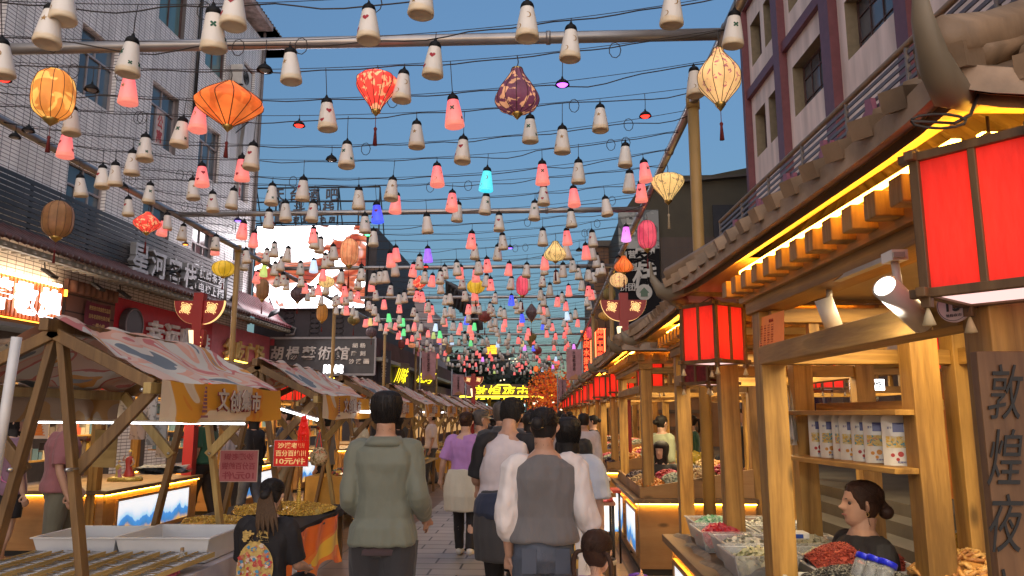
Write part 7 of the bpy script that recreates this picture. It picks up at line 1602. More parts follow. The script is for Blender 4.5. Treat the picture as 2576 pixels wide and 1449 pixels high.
r = thing('gourd_bag', 'round woven flower patterned bag hanging right of the red sign', 'bag', P(800, 1150, 7.9)); m = MB(); c = P(800, 1172, 7.9); m.lathe([(0, 0), (.07, .01), (.095, .06), (.09, .12), (.06, .17), (.035, .19)], 18, c-V((0, 0, .0)), fn=lambda a, z: 1+.04*sin(a*5)); m.build('body', ramp_mat('bag_flower', [(0, (.10, .08, .03)), (.42, (.35, .25, .12)), (.5, (.5, .42, .28)), (.6, (.45, .15, .06))], 26, 3, 1), r); m = MB(); m.tube([c+V((-.03, 0, .18)), c+V((0, 0, .36)), c+V((.03, 0, .18))], .005, 5); m.build('handle', mat('tassel_bright', (.6, .015, .01), .5), r)
# light tubes hung at the first two stalls
def tube_light(label, a, b, r_=.012, st=7):
    r = thing('light_tube', label, 'lamp', (a+b)/2, 0); m = MB(); m.tube([a, b], r_, 8); m.build('tube', glow('led_tube_near', (.95, .97, 1), 6), r); m = MB(); m.beam(a+V((0, 0, .016)), b+V((0, 0, .016)), .02, .012); m.build('holder', WHITE, r); return r
tube_light('long thin white light tube across the first canvas stall', P(66, 1062, 6.3), P(615, 1066, 6.1), .007)
tube_light('bright white light tube inside the second canvas stall', P(678, 1020, 8.3), P(798, 1056, 7.95), .014)
tube_light('short bright white tube left of the jacket man', P(900, 1035, 9.6), P(948, 1036, 9.6), .016)
for i in range(2, 7):
    y = SY[i]+.9
    heap('trinkets', 'mixed small trinkets on the %s trestle table' % ordw(i+1), 'trinkets', -2.9, y, .74, .5, .7, .06, 200, p_trk if i % 2 else p_ball(.028), [GOLD, mat('jade', (.18, .25, .14), .4), mat('bead_red', (.3, .05, .04), .4), mat('bead_dark', (.05, .04, .035), .4)], 60+i)
# rear left kiosks: statuette, clothes, hangings
r = thing('dancer_statuette', 'gilt and red dancer statuette on the rear left kiosk counter', 'statuette', P(325, 1195, 8.9)); base = P(322, 1205, 8.9)
sx = .9
def figure(off, hgt, mat_dress):
    m = MB(); b = base+V(off); f = lambda z: hgt*z
    m.rings([ell((b.x+.01*sin(z*9), b.y, b.z+f(z)), rx*hgt, ry*hgt, 16) for z, rx, ry in ((0, .22, .18), (.15, .17, .14), (.35, .10, .09), (.5, .09, .07), (.62, .12, .08), (.72, .11, .07), (.78, .04, .04))]); m.build('dress', mat_dress, r)
    m = MB(); m.lathe([(0, .12*hgt), (.05*hgt, .09*hgt), (.055*hgt, .05*hgt), (.03*hgt, 0), (.025*hgt, -.04*hgt)], 12, (b.x, b.y, b.z+f(.82))); 
    limb(m, [(b.x-.09*hgt, b.y, b.z+f(.7)), (b.x-.2*hgt, b.y-.02, b.z+f(.62)), (b.x-.12*hgt, b.y-.04, b.z+f(.8))], [.03*hgt, .025*hgt, .018*hgt]); limb(m, [(b.x+.09*hgt, b.y, b.z+f(.7)), (b.x+.2*hgt, b.y-.02, b.z+f(.55)), (b.x+.1*hgt, b.y-.04, b.z+f(.45))], [.03*hgt, .025*hgt, .018*hgt]); m.build('figure', SKIN2, r)
    m = MB(); m.lathe([(0, .16*hgt), (.04*hgt, .13*hgt), (.07*hgt, .10*hgt), (.06*hgt, .06*hgt), (0, .05*hgt)], 12, (b.x, b.y+.01, b.z+f(.84))); m.build('crown', GOLD, r)

figure((0, 0, 0), .34, mat('dress_red', (.5, .05, .03), .4)); figure((-.10, -.05, 0), .22, mat('dress_yellow', (.55, .4, .08), .4)); figure((-.05, -.10, 0), .16, mat('dress_pink', (.5, .2, .25), .4))
m = MB(); m.rings([ell((base.x-.02, base.y-.03, base.z+z), rx, .13, 18) for z, rx in ((-.02, .2), (.02, .19), (.03, .15))]); m.build('base', GOLD, r)
r = thing('folded_scarves', 'loose pile of grey patterned scarves on the rear left counter', 'scarves', P(410, 1180, 9.6)); m = MB(); c = P(400, 1195, 9.4)
for k in range(6): m.grid(lambda u, v: (c.x-.25+.5*u+.03*sin(k), 9.25+.5*v, c.z+.02+.016*k+.015*sin(u*9+k)*sin(v*7)), 10, 8)
m.build('cloth', ramp_mat('scarf_print', [(0, (.12, .13, .15)), (.48, (.34, .35, .36)), (.56, (.45, .44, .4)), (.6, (.15, .2, .25))], 9, 3, 1), r, fixn=False)
for i, (px, py, w, h, Y, c_) in enumerate(((375, 1020, 34, 90, 9.3, (.42, .42, .40)), (392, 1085, 50, 70, 9.35, (.28, .29, .28)), (345, 1075, 40, 60, 9.5, (.45, .35, .28)), (410, 1130, 40, 40, 9.6, (.5, .42, .34)), (300, 1040, 36, 70, 9.6, (.5, .48, .44)))):
    c = P(px, py, Y); s_ = Y/F_PX; r = thing('hanging_bag', '%s canvas tote bag hung in the rear left kiosk' % ('off-white', 'grey patterned', 'tan printed', 'cream printed', 'plain white')[i], 'bag', c)
    m = MB(); m.grid(lambda u, v: (c.x+(u-.5)*w*s_, Y+.02*sin(u*6+v*3), c.z+(v-.5)*h*s_), 8, 8); m.grid(lambda u, v: (c.x+(u-.5)*w*s_, Y+.03+.02*sin(u*6+v*3), c.z+(v-.5)*h*s_), 8, 8); m.build('body', ramp_mat('tote_%d' % i, [(0, tuple(q*.5 for q in c_)), (.40, c_), (.62, tuple(q*.6 for q in c_))], 8, 3, 1, seed=i), r, fixn=False)
    m = MB(); m.tube([(c.x-w*s_*.25, Y, c.z+h*s_*.5), (c.x-w*s_*.15, Y, c.z+h*s_*.5+.14), (c.x+w*s_*.15, Y, c.z+h*s_*.5+.14), (c.x+w*s_*.25, Y, c.z+h*s_*.5)], .006, 5); m.build('handle', mat('tote_handle', (.3, .22, .15), .7), r)
r = thing('pagoda_print', 'small framed print of an orange pagoda on the rear left kiosk wall', 'picture', P(100, 1080, 9.4)); c = P(100, 1078, 9.4); m = MB(); m.box(c, (.24, .01, .25)); m.build('paper', mat('print_paper', (.55, .45, .36), .6), r)
m = MB()
for k in range(5): m.box(c+V((0, -.008, -.08+.035*k)), (.16-.025*k, .004, .012)); m.box(c+V((0, -.008, -.063+.035*k)), (.10-.018*k, .004, .022))
m.build('ink', mat('print_orange_ink', (.55, .16, .02), .6), r)
# wares on shelves of the rear kiosks so that their interiors read as stocked
rd = random.Random(77)
for i, (y, L_) in enumerate(KB[:4]):
    r = thing('shelf_unit', 'stocked shelf unit inside the %s rear left kiosk' % ordw(i+1), 'shelf', (-6.6, y+L_/2, 0)); m = MB()
    for z in (1.05, 1.35, 1.65): m.bb(-6.75, -6.5, y+.15, y+L_-.15, z, z+.02)
    m.build('shelf_board', PINE[1], r); m = MB()
    for z in (1.07, 1.37, 1.67):
        yy = y+.2
        while yy < y+L_-.2: w_ = rd.uniform(.05, .13); m.bb(-6.7, -6.58, yy, yy+w_*.85, z, z+rd.uniform(.08, .24), rd.randrange(5)); yy += w_
    m.build('wares', [mat('ware_%d' % q, c_, .5) for q, c_ in enumerate(((.5, .1, .06), (.5, .45, .35), (.1, .2, .3), (.45, .3, .06), (.12, .1, .1)))], r)
# ================================================================ people
def cloth(name, c, rough=.85, var=.08, fine=.9, sheen=.15): return mat('cloth_'+name, c, rough, var=var, vs=5, bump=fine, bs=13, sheen=sheen, stretch=(1, 1, .5))
def hairm(name, c):
    if 'hair_'+name in _M: return _M['hair_'+name]
    m_, nt, b, N, L = new_mat('hair_'+name); tc = N.new('ShaderNodeTexCoord'); mp = N.new('ShaderNodeMapping'); mp.inputs['Scale'].default_value = (160, 160, 14); L.new(tc.outputs['Object'], mp.inputs[0])
    no = N.new('ShaderNodeTexNoise'); no.inputs['Scale'].default_value = 1; no.inputs['Detail'].default_value = 2; L.new(mp.outputs[0], no.inputs['Vector'])
    mx = N.new('ShaderNodeMix'); mx.data_type = 'RGBA'; L.new(no.outputs[0], mx.inputs[0]); mx.inputs[6].default_value = (*[x*.4 for x in c], 1); mx.inputs[7].default_value = (*[x*1.9 for x in c], 1); L.new(mx.outputs[2], b.inputs['Base Color'])
    bp = N.new('ShaderNodeBump'); bp.inputs['Strength'].default_value = .6; bp.inputs['Distance'].default_value = .004; L.new(no.outputs[0], bp.inputs['Height']); L.new(bp.outputs[0], b.inputs['Normal']); b.inputs['Roughness'].default_value = .58; b.inputs['Specular IOR Level'].default_value = .3
    _M['hair_'+name] = m_; return m_
HB = hairm('black', (.012, .010, .010)); HBR = hairm('brown', (.035, .016, .010)); HG = hairm('grey', (.07, .06, .055))

def remesh(mb, voxel, smooth=2, disp=None):
    me = mb.mesh('t', [BLACK]); o = bpy.data.objects.new('t', me)
    r = o.modifiers.new('r', 'REMESH'); r.mode = 'VOXEL'; r.voxel_size = voxel; r.use_smooth_shade = True
    if smooth: s = o.modifiers.new('s', 'SMOOTH'); s.iterations = smooth; s.factor = .6
    out = evaluate(o); bpy.data.meshes.remove(me)
    if disp:
        n = len(out.vertices); co = [0.0]*(3*n); no = [0.0]*(3*n); out.vertices.foreach_get('co', co); out.vertex_normals.foreach_get('vector', no)
        for i in range(n):
            d = disp(V(co[3*i:3*i+3]))
            for j in (0, 1, 2): co[3*i+j] += no[3*i+j]*d
        out.vertices.foreach_set('co', co)
    out.polygons.foreach_set('use_smooth', [True]*len(out.polygons)); out.update()
    return out
HP = [(0, .050, .000, .012), (.008, .068, -.012, .034), (.03, .080, -.04, .050), (.058, .085, -.060, .060), (.088, .086, -.078, .068), (.118, .085, -.092, .073), (.145, .089, -.100, .076), (.178, .082, -.099, .075), (.205, .064, -.084, .063), (.225, .038, -.058, .043), (.236, .0, -.012, .004)]
def hprof(z):
    if z <= HP[0][0]: return HP[0][1:]
    for a, b in zip(HP, HP[1:]):
        if a[0] <= z <= b[0]:
            t = (z-a[0])/(b[0]-a[0]); t = t*t*(3-2*t)*.35+t*.65; return tuple(a[i]+(b[i]-a[i])*t for i in (1, 2, 3))
    return HP[-1][1:]
def hpt(th, z, off=0, face=True):
    f, b, w = hprof(min(z, .2359)); s_, c = sin(th), cos(th); yc = (f+b)/2 if z < .23 else -.012; r = (f-b)/2
    x = (w+off)*s_; y = yc+(r+off)*c; g = lambda q, m_, s2: math.exp(-((q-m_)/s2)**2)
    if z < .03 and off != 0: pass
    if face and c > 0:
        y += .034*g(x, 0, .0125)*g(z, .092, .013)+.016*g(x, 0, .010)*g(z, .116, .020)   # nose
        y -= .009*(g(x, .032, .016)+g(x, -.032, .016))*g(z, .120, .012)               # eye sockets
        y += .005*g(x, 0, .045)*g(z, .136, .008)                                        # brow
        y += .007*g(x, 0, .022)*(g(z, .063, .006)+g(z, .050, .006))-.003*g(x, 0, .024)*g(z, .0565, .003)
        y += .006*g(x, 0, .02)*g(z, .018, .014)
    return V((x, y, z))
def add_head(mb, M, neck=.09, nw=.055, hi=True):
    n = 36 if hi else 20; k = 40 if hi else 16
    rg = [[M @ hpt(2*pi*j/n, .0005+.2355*i/k) for j in range(n)] for i in range(k+1)]; mb.rings(rg)
    for s_ in (-1, 1):
        e = [V((s_*(.071+.010*sin(pi*t)), -.012+.010*t+.004, .085+.058*t)) for t in (0, .2, .4, .6, .8, 1)]; mb.tube([M @ q for q in e], [(.005, .008), (.009, .014), (.010, .019), (.010, .022), (.009, .020), (.005, .010)], 8)
def hair(style, M, seed=0, hi=True):
    m = MB(); n = 44 if hi else 20; k = 44 if hi else 16; zl = -.06 if style in ('bob', 'long') else .0
    def off(th, z):
        a = abs((th+pi) % (2*pi)-pi)     # 0 front .. pi back
        if style in ('short', 'shortf'): line = .175 if a < .7 else .175-.025*min(1, (a-.7)/.4) if a < 1.15 else .150 if a < 1.62 else .150-.105*min(1, (a-1.62)/.25)
        elif style == 'bob': line = .165 if a < .75 else .165-.30*min(1, (a-.75)/.45)
        elif style == 'long': line = .18 if a < .8 else .18-.35*min(1, (a-.8)/.5)
        else: line = .180 if a < .6 else .180-.085*min(1, (a-.6)/.7) if a < 1.5 else .095-.055*min(1, (a-1.5)/.6)   # pulled back
        t = (z-line)/.018; t = max(-1, min(1, t)); th_ = {'short': .018, 'shortf': .020, 'bob': .026, 'long': .02}.get(style, .010)
        d = -.008+(th_+.008)*(t*.5+.5); top = max(0, (z-.15)/.09)
        d += .008*top*(style in ('short', 'shortf')); return d+.0025*noise.noise(V((th*6, z*60, seed)))*(t > 0)+ (.004*noise.noise(V((cos(th)*3, sin(th)*3, z*25+seed))) if t > 0 else 0)
    rg = []
    for i in range(k+1):
        z = zl+(.2358-zl)*i/k; row = []
        for j in range(n):
            th = 2*pi*j/n; o = off(th, z); p = hpt(th, max(z, .055) if z < .055 and style in ('bob', 'long') else max(z, .002), o, False); p.z = z+(.020 if False else o*.6*max(0, (z-.15)/.09)); row.append(M @ p)
        rg.append(row)
    m.rings(rg)
    B_ = lambda c, r, sq=1: m.rings([[M @ (V(c)+V((r*sin(ph)*cos(t_*pi/7), r*sin(ph)*sin(t_*pi/7)*sq, r*cos(ph)))) for t_ in range(14)] for ph in [pi*(q+.02)/9.04 for q in range(10)]])
    if style == 'bun': B_((0, -.125, .135), .040)
    if style == 'lowbun': B_((0, -.125, .085), .038); limb(m, [M @ V(q) for q in ((0, -.09, .13), (.01, -.12, .10), (.02, -.15, .07))], [.03, .03, .012])
    if style == 'pony': limb(m, [M @ V(q) for q in ((0, -.09, .15), (0, -.135, .15), (0, -.15, .08), (.01, -.145, 0), (.0, -.13, -.07))], [.022, .026, .032, .026, .008])
    if style == 'pigtails':
        for s_ in (-1, 1): limb(m, [M @ V(q) for q in ((s_*.06, -.06, .12), (s_*.095, -.075, .11), (s_*.115, -.07, .05), (s_*.11, -.06, -.03), (s_*.10, -.05, -.08))], [.014, .024, .027, .022, .004])
    if style == 'long':
        for s_ in range(9):
            x = -.07+.0175*s_; limb(m, [M @ V(q) for q in ((x*.8, -.09, .12), (x, -.115, .03), (x*1.15, -.105, -.10), (x*1.2, -.10, -.24), (x*1.1, -.095, -.34-.02*(s_ % 3)))], [.02, .024, .024, .02, .004], 8, 3)
    if hi:
        rh = random.Random(int(seed*100) % 997); pulled = style in ('bun', 'lowbun', 'pony', 'pigtails')
        for k_ in range(320):
            th0 = rh.uniform(-pi, pi); z0 = rh.uniform(.12, .232); pts = []
            for q in range(7):
                t = q/6
                if pulled: th = th0+((pi if th0 > 0 else -pi)-th0)*t*.8; z = z0+(.125-z0)*t
                else: th = th0+rh.uniform(-.03, .03); z = z0-(.09+.06*(abs(th0) > 1.7))*t
                o_ = off(th, z)
                if o_ < .004 and q > 1: break
                p = hpt(th, max(z, .01), o_+.0012+.0025*rh.random()*(q == 6)+.002*sin(k_+t*3), False); p.z = z+o_*.6*max(0, (z-.15)/.09); pts.append(M @ p)
            if len(pts) > 2 and off(th0, z0) > .004: m.tube(pts, .0016, 3, caps=False)
        for k_ in range(26):
            th = rh.uniform(1.9, 2*pi-1.9); p = hpt(th, .05, .006, False); m.tube([M @ p, M @ (p+V((rh.uniform(-.012, .012), -.008, -.03-.02*rh.random())))], .0008, 3, caps=False)
    return m
def hand(mb, w, d, n_, side, sc=1.0, curl=.35):
    """w wrist, d direction of fingers, n_ palm normal"""
    d = V(d).normalized(); n_ = (V(n_)-d*V(n_).dot(d)).normalized(); s_ = d.cross(n_)*side
    limb(mb, [w-d*.01, w+d*.03*sc, w+d*.065*sc, w+d*.088*sc], [(.021*sc, .024*sc), (.034*sc, .016*sc), (.040*sc, .015*sc), (.036*sc, .011*sc)] if abs(s_.x) < .5 else [(.022*sc, .022*sc), (.022*sc, .030*sc), (.020*sc, .036*sc), (.016*sc, .034*sc)], 10, 3)
    for i, (L_, o) in enumerate(((.068, -1.45), (.078, -.5), (.072, .5), (.056, 1.4))):
        b = w+d*.082*sc+s_*.019*o*sc; c1 = b+d*L_*.42*sc+n_*.008*sc*curl*2; c2 = c1+(d*cos(curl)+n_*sin(curl)).normalized()*L_*.32*sc; c3 = c2+(d*cos(curl*2.1)+n_*sin(curl*2.1)).normalized()*L_*.30*sc
        mb.tube([b-d*.015, b, c1, c2, c3], [.0095*sc, .0092*sc, .0085*sc, .0078*sc, .006*sc], 8)
    b = w+d*.028*sc-s_*.026*sc; mb.tube([b+s_*.012, b, b-s_*.020*sc+d*.022*sc+n_*.006, b-s_*.022*sc+d*.050*sc+n_*.014], [.012*sc, .012*sc, .0105*sc, .0075*sc], 8)
def person(label, x, y, h=1.68, yaw=0, skin=None, hr=('short', None), top=None, bottom=None, arms=None, stride=.12, vox=.008, head=(0, 0), lean=0, sit=False, wid=1.0, shoes=None, cat='person', extras=None, hiface=False, hunch=0):
    """local frame: facing +y, feet at z=0; built for 1.72 m and scaled"""
    skin = skin or SKIN; sc = h/1.72; dz = -.44 if sit else 0
    hi = vox < .012
    def T(p): p = V(p); k = max(0, p.z-.95); return V((p.x, p.y+lean*k+hunch*max(0, p.z-1.25)**1.3*2.2, p.z+dz-.0*k))
    body = MB()
    tor = [(.80, .135, .095, 0), (.88, .165, .115, -.005), (.97, .165, .115, 0), (1.08, .140, .10, .005), (1.20, .155, .108, 0), (1.32, .175, .112, -.005), (1.40, .165, .095, -.01), (1.45, .105, .075, -.012), (1.49, .062, .060, -.008)]
    body.rings([[T(q) for q in ell((0, c, z), rx*wid, ry*wid**.5, 20)] for z, rx, ry, c in tor])
    hm = Matrix.Translation(T((0, -.005, 1.505))) @ Euler((-head[1], 0, head[0])).to_matrix().to_4x4()
    hs = 1.0/sc**.5 if h < 1.3 else 1.0
    hsc = hm @ Matrix.Scale(hs*(1.28 if h < 1.3 else 1), 4)
    limb(body, [T((0, -.015, 1.42)), T((0, -.012, 1.49)), hsc @ V((0, -.022, .06))], [.066, .060, .056], 14)
    add_head(body, hsc, hi=hi)
    # arms: list for left(-x), right(+x): (elbow, wrist) offsets from shoulder
    A = arms or ((((-.05, -.03, -.28)), ((-.06, .04, -.52))), (((.05, -.03, -.28)), ((.06, .04, -.52))))
    J = {}
    for s_, (e, w_) in zip((-1, 1), A):
        sh = T((s_*.185*wid, -.01, 1.395)); el = sh+V(e); wr = sh+V(w_); J[s_] = (sh, el, wr)
        limb(body, [T((s_*.10*wid, -.01, 1.40)), sh, (sh+el)/2+V((0, -.004, 0)), el, (el*.6+wr*.4), wr], [.045, .052, .046, .037, .038, .025], 12)
        d = (wr-el).normalized(); hand(body, wr, d+V((0, .08, -.1)), V((-s_, .25, 0)), s_, 1.0)
    if sit: legs = [((s_*.09, 0, .90), (s_*.16, .42, .93), (s_*.16, .44, .52)) for s_ in (-1, 1)]
    else: legs = [((s_*.09, 0, .88), (s_*.095, .5*f+.02, .48+.01*abs(f)), (s_*.095, f-(.03 if f < 0 else 0), .085+(.05 if f < -.05 else 0))) for s_, f in ((-1, stride), (1, -stride))]
    LG = []
    for hp, kn, an in legs:
        hp, kn, an = T(hp), T(kn), T(an); LG.append((hp, kn, an)); limb(body, [hp, (hp+kn)/2, kn, kn*.6+an*.4+V((0, -.015, 0)), an], [.085, .075, .055, .052, .034], 12)
    for hp, kn, an in LG:
        body.tube([an+V((0, -.05, -.045)), an+V((0, -.02, -.04)), an+V((0, .06, -.05)), an+V((0, .15, -.062)), an+V((0, .18, -.064))], [(.028, .02), (.036, .036), (.036, .03), (.038, .018), (.02, .01)], 10)
    bme = remesh(body, vox*.75 if hi else vox, 1); bme.name = 'person'; bme.materials.clear(); bme.materials.append(skin)
    root = bpy.data.objects.new('person', bme); COL.objects.link(root); root.location = (x, y, 0); root.rotation_euler = (0, 0, yaw); root.scale = (sc,)*3
    tag(root, label, cat)
    def part(name, me, mt): me.name = name; me.materials.clear(); me.materials.append(mt); o = bpy.data.objects.new(name, me); COL.objects.link(o); o.parent = root; _KIDS.setdefault(root.name, []).append(o); return o
    sd = x*3.7+y
    def folds(a=.010, b=.004, kx=8, kz=2.6):
        def f(p): return a*noise.noise(V((p.x*kx+sd, p.y*kx, p.z*kz)))+b*noise.noise(V((p.x*24, p.y*24+sd, p.z*11)))+a*.5*noise.noise(V((p.x*5+p.z*9, p.y*5, p.z*6-p.x*6+sd)))
        return f
    # hair
    st, hmnt = hr; hmnt = hmnt or HB
    if st != 'none': hb = hair(st, hsc, sd, hi); hb.build('hair', hmnt, root, world=False)
    # bottom
    if bottom:
        kind, mt = bottom[:2]; m = MB(); gr = bottom[2] if len(bottom) > 2 else 1.0
        if kind in ('trousers', 'jeans', 'shorts', 'slim'):
            w_ = {'trousers': 1.16, 'jeans': 1.08, 'shorts': 1.25, 'slim': 1.0}[kind]*gr
            m.rings([[T(q) for q in ell((0, c, z), rx*wid*1.07, ry*1.13, 20)] for z, rx, ry, c in ((.78, .145, .10, 0), (.86, .174, .122, -.008), (.93, .172, .120, -.006), (1.0, .155, .108, 0), (1.06, .135, .095, 0))])
            for hp, kn, an in LG:
                if kind == 'shorts': e = hp*.35+kn*.65; limb(m, [hp+V((0, 0, -.02)), (hp+e)/2, e], [.102*w_, .098*w_, .095*w_], 14)
                else: limb(m, [hp+V((0, 0, -.02)), (hp+kn)/2, kn, kn*.6+an*.4, an+V((0, 0, .0))], [.098*w_, .088*w_, .068*w_, .062*w_, .052*w_], 14)
            part('trousers' if kind != 'shorts' else 'shorts', remesh(m, vox, 2, folds(.006, .003, 10, 8)), mt)
        else:   # skirt / dress skirt to z=gr
            zz = gr; m.rings([[T(q) for q in ell((0, 0, z), rx, ry, 28, 2)] for z, rx, ry in ((zz, .26, .23), (zz+.02, .27, .24), (.7, .21, .18), (.88, .185, .14), (1.0, .165, .12), (1.08, .15, .11))]); part('skirt', remesh(m, vox*1.2, 2, folds(.018, .003, 9, 1)), mt)
    # top: dict(kind)
    if top:
        mt = top['m']; hem = top.get('hem', .90); fat = top.get('fat', 1.0); m = MB(); bot = top.get('flare', 1.0)
        L_ = [(hem, .178*bot, .134*bot, -.004), (hem+.015, .182*bot, .138*bot, -.006)]
        if hem < .9: L_.append((.95, .178*(bot+1)/2, .137*(bot+1)/2, -.008))
        for z, rx, ry, c in ((1.0, .172, .125, 0), (1.1, .162, .118, 0), (1.2, .170, .122, 0), (1.32, .188, .125, -.005), (1.39, .182, .108, -.01), (1.43, .138, .09, -.012), (1.462, .085, .072, -.012)):
            if z > hem+.05: L_.append((z, rx*(top.get('shw', 1) if 1.25 < z < 1.45 else 1), ry, c))
        if top.get('collar'): L_ += [(1.485, .075, .068, -.012), (1.51, .078, .07, -.014)]
        m.rings([[T(q) for q in ell((0, c, z), rx*wid*fat*(1.03 if z > 1.35 else 1.05), ry*fat*1.05, 24)] for z, rx, ry, c in L_])
        sl = top.get('sleeve', .5); sm_ = top.get('sm'); puff = top.get('puff', 1.0); m2 = MB() if sm_ else m
        for s_ in (-1, 1):
            sh, el, wr = J[s_]; f = fat
            if sl <= .5: e = sh+(el-sh)*(sl*2); pts = [T((s_*.07*wid, -.01, 1.425 if top.get('raglan') else 1.40)), sh+V((0, 0, .006)), (sh+e)/2, e]; rs = [.050*f, .064*f, .062*f*puff, .062*f*puff]
            else: e = el+(wr-el)*((sl-.5)*2*.97); pts = [T((s_*.07*wid, -.01, 1.425 if top.get('raglan') else 1.40)), sh+V((0, 0, .006)), (sh+el)/2, el, (el+e)/2, e]; rs = [.050*f, .064*f, .056*f*(puff+1)/2, .052*f*puff, .054*f*puff, .040*f]
            limb(m2, pts, rs, 14)
        if sm_: part('sleeves', remesh(m2, vox, 2, folds(.010, .008, 14, 14)), sm_)
        part(top.get('name', 'shirt'), remesh(m, vox, 2, folds(top.get('fold', .017) if hi else .006, .006 if hi else .003)), mt)
    sm2 = shoes or BLACK; m = MB()
    for hp, kn, an in LG:
        m.tube([an+V((0, -.065, -.05)), an+V((0, -.05, -.035)), an+V((0, 0, -.025)), an+V((0, .08, -.045)), an+V((0, .16, -.058)), an+V((0, .195, -.062))], [(.022, .03), (.036, .042), (.044, .05), (.046, .036), (.044, .026), (.02, .014)], 12)
    m.build('shoes', sm2, root, world=False)
    if extras: extras(root, part, T, J, hsc, m, LG)
    return root
WHT = cloth('white', (.55, .53, .52)); BLK = cloth('black', (.012, .012, .013)); GRN = cloth('sage', (.135, .148, .115), .7); NVY = cloth('navy', (.02, .03, .065)); DGR = cloth('dark_grey', (.045, .045, .05))
PUR = cloth('lilac', (.37, .19, .46)); CRMC = cloth('cream', (.50, .47, .38)); GRY = cloth('grey', (.13, .125, .13)); DEN = mat('cloth_denim', (.075, .09, .125), .8, var=.25, vs=10, bump=.3, bs=300)
WSH = mat('white_trainer', (.5, .5, .5), .5); PB = cloth('pale_blue', (.42, .47, .56)); MAUV = cloth('mauve', (.20, .11, .16)); ROSE = cloth('dusty_rose', (.26, .10, .11)); BEI = cloth('beige', (.30, .26, .18)); TEAL = cloth('green', (.02, .10, .06)); PGR = cloth('pale_green', (.32, .36, .24))
def pxx(px, Y): return P(px, 1043, Y).x
# 1 man in sage jacket
def ex_jacket(root, part, T, J, H, m, LG):
    c = MB(); c.rings([[T(q) for q in ell((0, -.02, z), rx, ry, 24)] for z, rx, ry in ((1.42, .135, .10), (1.445, .118, .098), (1.478, .094, .084), (1.47, .082, .074), (1.44, .078, .068))]); c.build('collar', GRN, root, world=False)
    b = MB(); b.rings([[T(q) for q in ell((0, 0, z), rx, ry, 24)] for z, rx, ry in ((.79, .185, .128), (.82, .19, .132), (.90, .17, .125))]); b.build('shirt_hem', cloth('plum', (.075, .05, .06)), root, world=False)
person('man in a loose sage green jacket walking away, hands before him', pxx(972, 4.85), 4.85, 1.765, R(3), hr=('shortf', HB), top=dict(m=GRN, hem=.84, fat=1.03, flare=1.14, sleeve=.98, puff=1.12, name='jacket', fold=.012), bottom=('trousers', cloth('charcoal', (.025, .024, .028)), 1.12), arms=(((-.035, -.03, -.28), (.02, .18, -.42)), ((.045, -.05, -.27), (.07, .15, -.42))), stride=.10, vox=.008, head=(R(4), 0), wid=.93, extras=ex_jacket, shoes=BLACK)
# 2 woman in lilac tee with cream jacket tied round her waist
def ex_waist(mt, z0=.55, z1=1.05, fat=1.25, name='tied_jacket', two=None, rs=6.0):
    def f(root, part, T, J, H, m, LG):
        w = MB(); w.rings([[T(q)+V((0, -.025, 0)) for q in ell((0, 0, z), rx*fat, ry*fat, 30, 2.1)] for z, rx, ry in ((z0, .19, .15), (z0+.02, .195, .155), (z0+.18, .205, .165), (.86, .20, .155), (.97, .18, .135), (z1, .158, .115))])
        part(name, remesh(w, .009, 2, lambda p: .014*noise.noise(V((p.x*rs+4, p.y*9, p.z*3)))+.012*noise.noise(V((p.x*13, p.y*13, p.z*1.2)))), mt)
        if two:
            w = MB(); w.rings([[T(q)+V((0, -.035, 0)) for q in ell((0, 0, z), rx*fat, ry*fat, 30, 2.1)] for z, rx, ry in ((.86, .19, .15), (.90, .205, .165), (.98, .195, .15), (1.04, .165, .125))]); part('tied_sleeves', remesh(w, .009, 2, lambda p: .016*noise.noise(V((p.x*9+4, p.y*9, p.z*12)))), two)
    return f
person('woman in lilac tee with a cream jacket tied around her waist', pxx(1172, 9.2), 9.2, 1.66, R(-4), SKIN2, ('bun', HBR), dict(m=PUR, hem=.98, fat=1.06, sleeve=.42, puff=1.15), ('slim', BLK, 1.05), (((-.09, -.02, -.27), (-.14, .10, -.47)), ((.04, -.02, -.28), (.05, .12, -.48))), .16, .009, (R(-5), R(8)), extras=ex_waist(CRMC, .56, 1.05, 1.30), shoes=WSH)
# 3 man in raglan tee
person('man in a white-backed raglan tee with black sleeves, head bowed, navy jacket at waist', pxx(1272, 6.0), 6.0, 1.76, R(-6), hr=('short', HB), top=dict(m=WHT, hem=.98, fat=1.08, sleeve=.46, puff=1.12, sm=BLK, raglan=True, shw=.78), bottom=('slim', BLK, 1.12), arms=(((-.06, .02, -.28), (.02, .24, -.34)), ((.05, .03, -.28), (-.02, .24, -.34))), stride=.09, vox=.009, head=(R(-12), R(28)), hunch=.5, wid=1.02, extras=ex_waist(DGR, .56, 1.06, 1.18, two=NVY))
# 4 woman in grey vest over white blouse
def ex_vest(root, part, T, J, H, m, LG):
    for k, (x_, z_) in enumerate(((-.03, .135), (.01, .105))): c = MB(); c.tube([H @ V((x_-.03, -.118-.01*k, z_)), H @ V((x_+.03, -.122-.01*k, z_+.004))], .0025, 6); c.lathe([(0, .006), (.006, 0), (0, -.006)], 8, H @ V((x_-.01, -.122-.01*k, z_+.002))); c.build('hair_clip', BRASS, root, world=False)
    c = MB(); 
    for s_ in (-1, 1): c = MB(); c.grid(lambda u, v, s_=s_: T((s_*(.055+.085*u), -.144, .93-.14*v+.0)), 4, 4); c.build('back_pocket', mat('cloth_denim_dark', (.062, .077, .112), .8), root, world=False)
    c = MB(); c.tube([T((.165, -.08, .98)), T((.175, -.10, .90)), T((.17, -.11, .84))], .006, 6); c.box(T((.175, -.115, .84)), (.03, .02, .05)); c.box(T((.165, -.11, .88)), (.025, .02, .03)); c.build('keyring', BRASS, root, world=False)
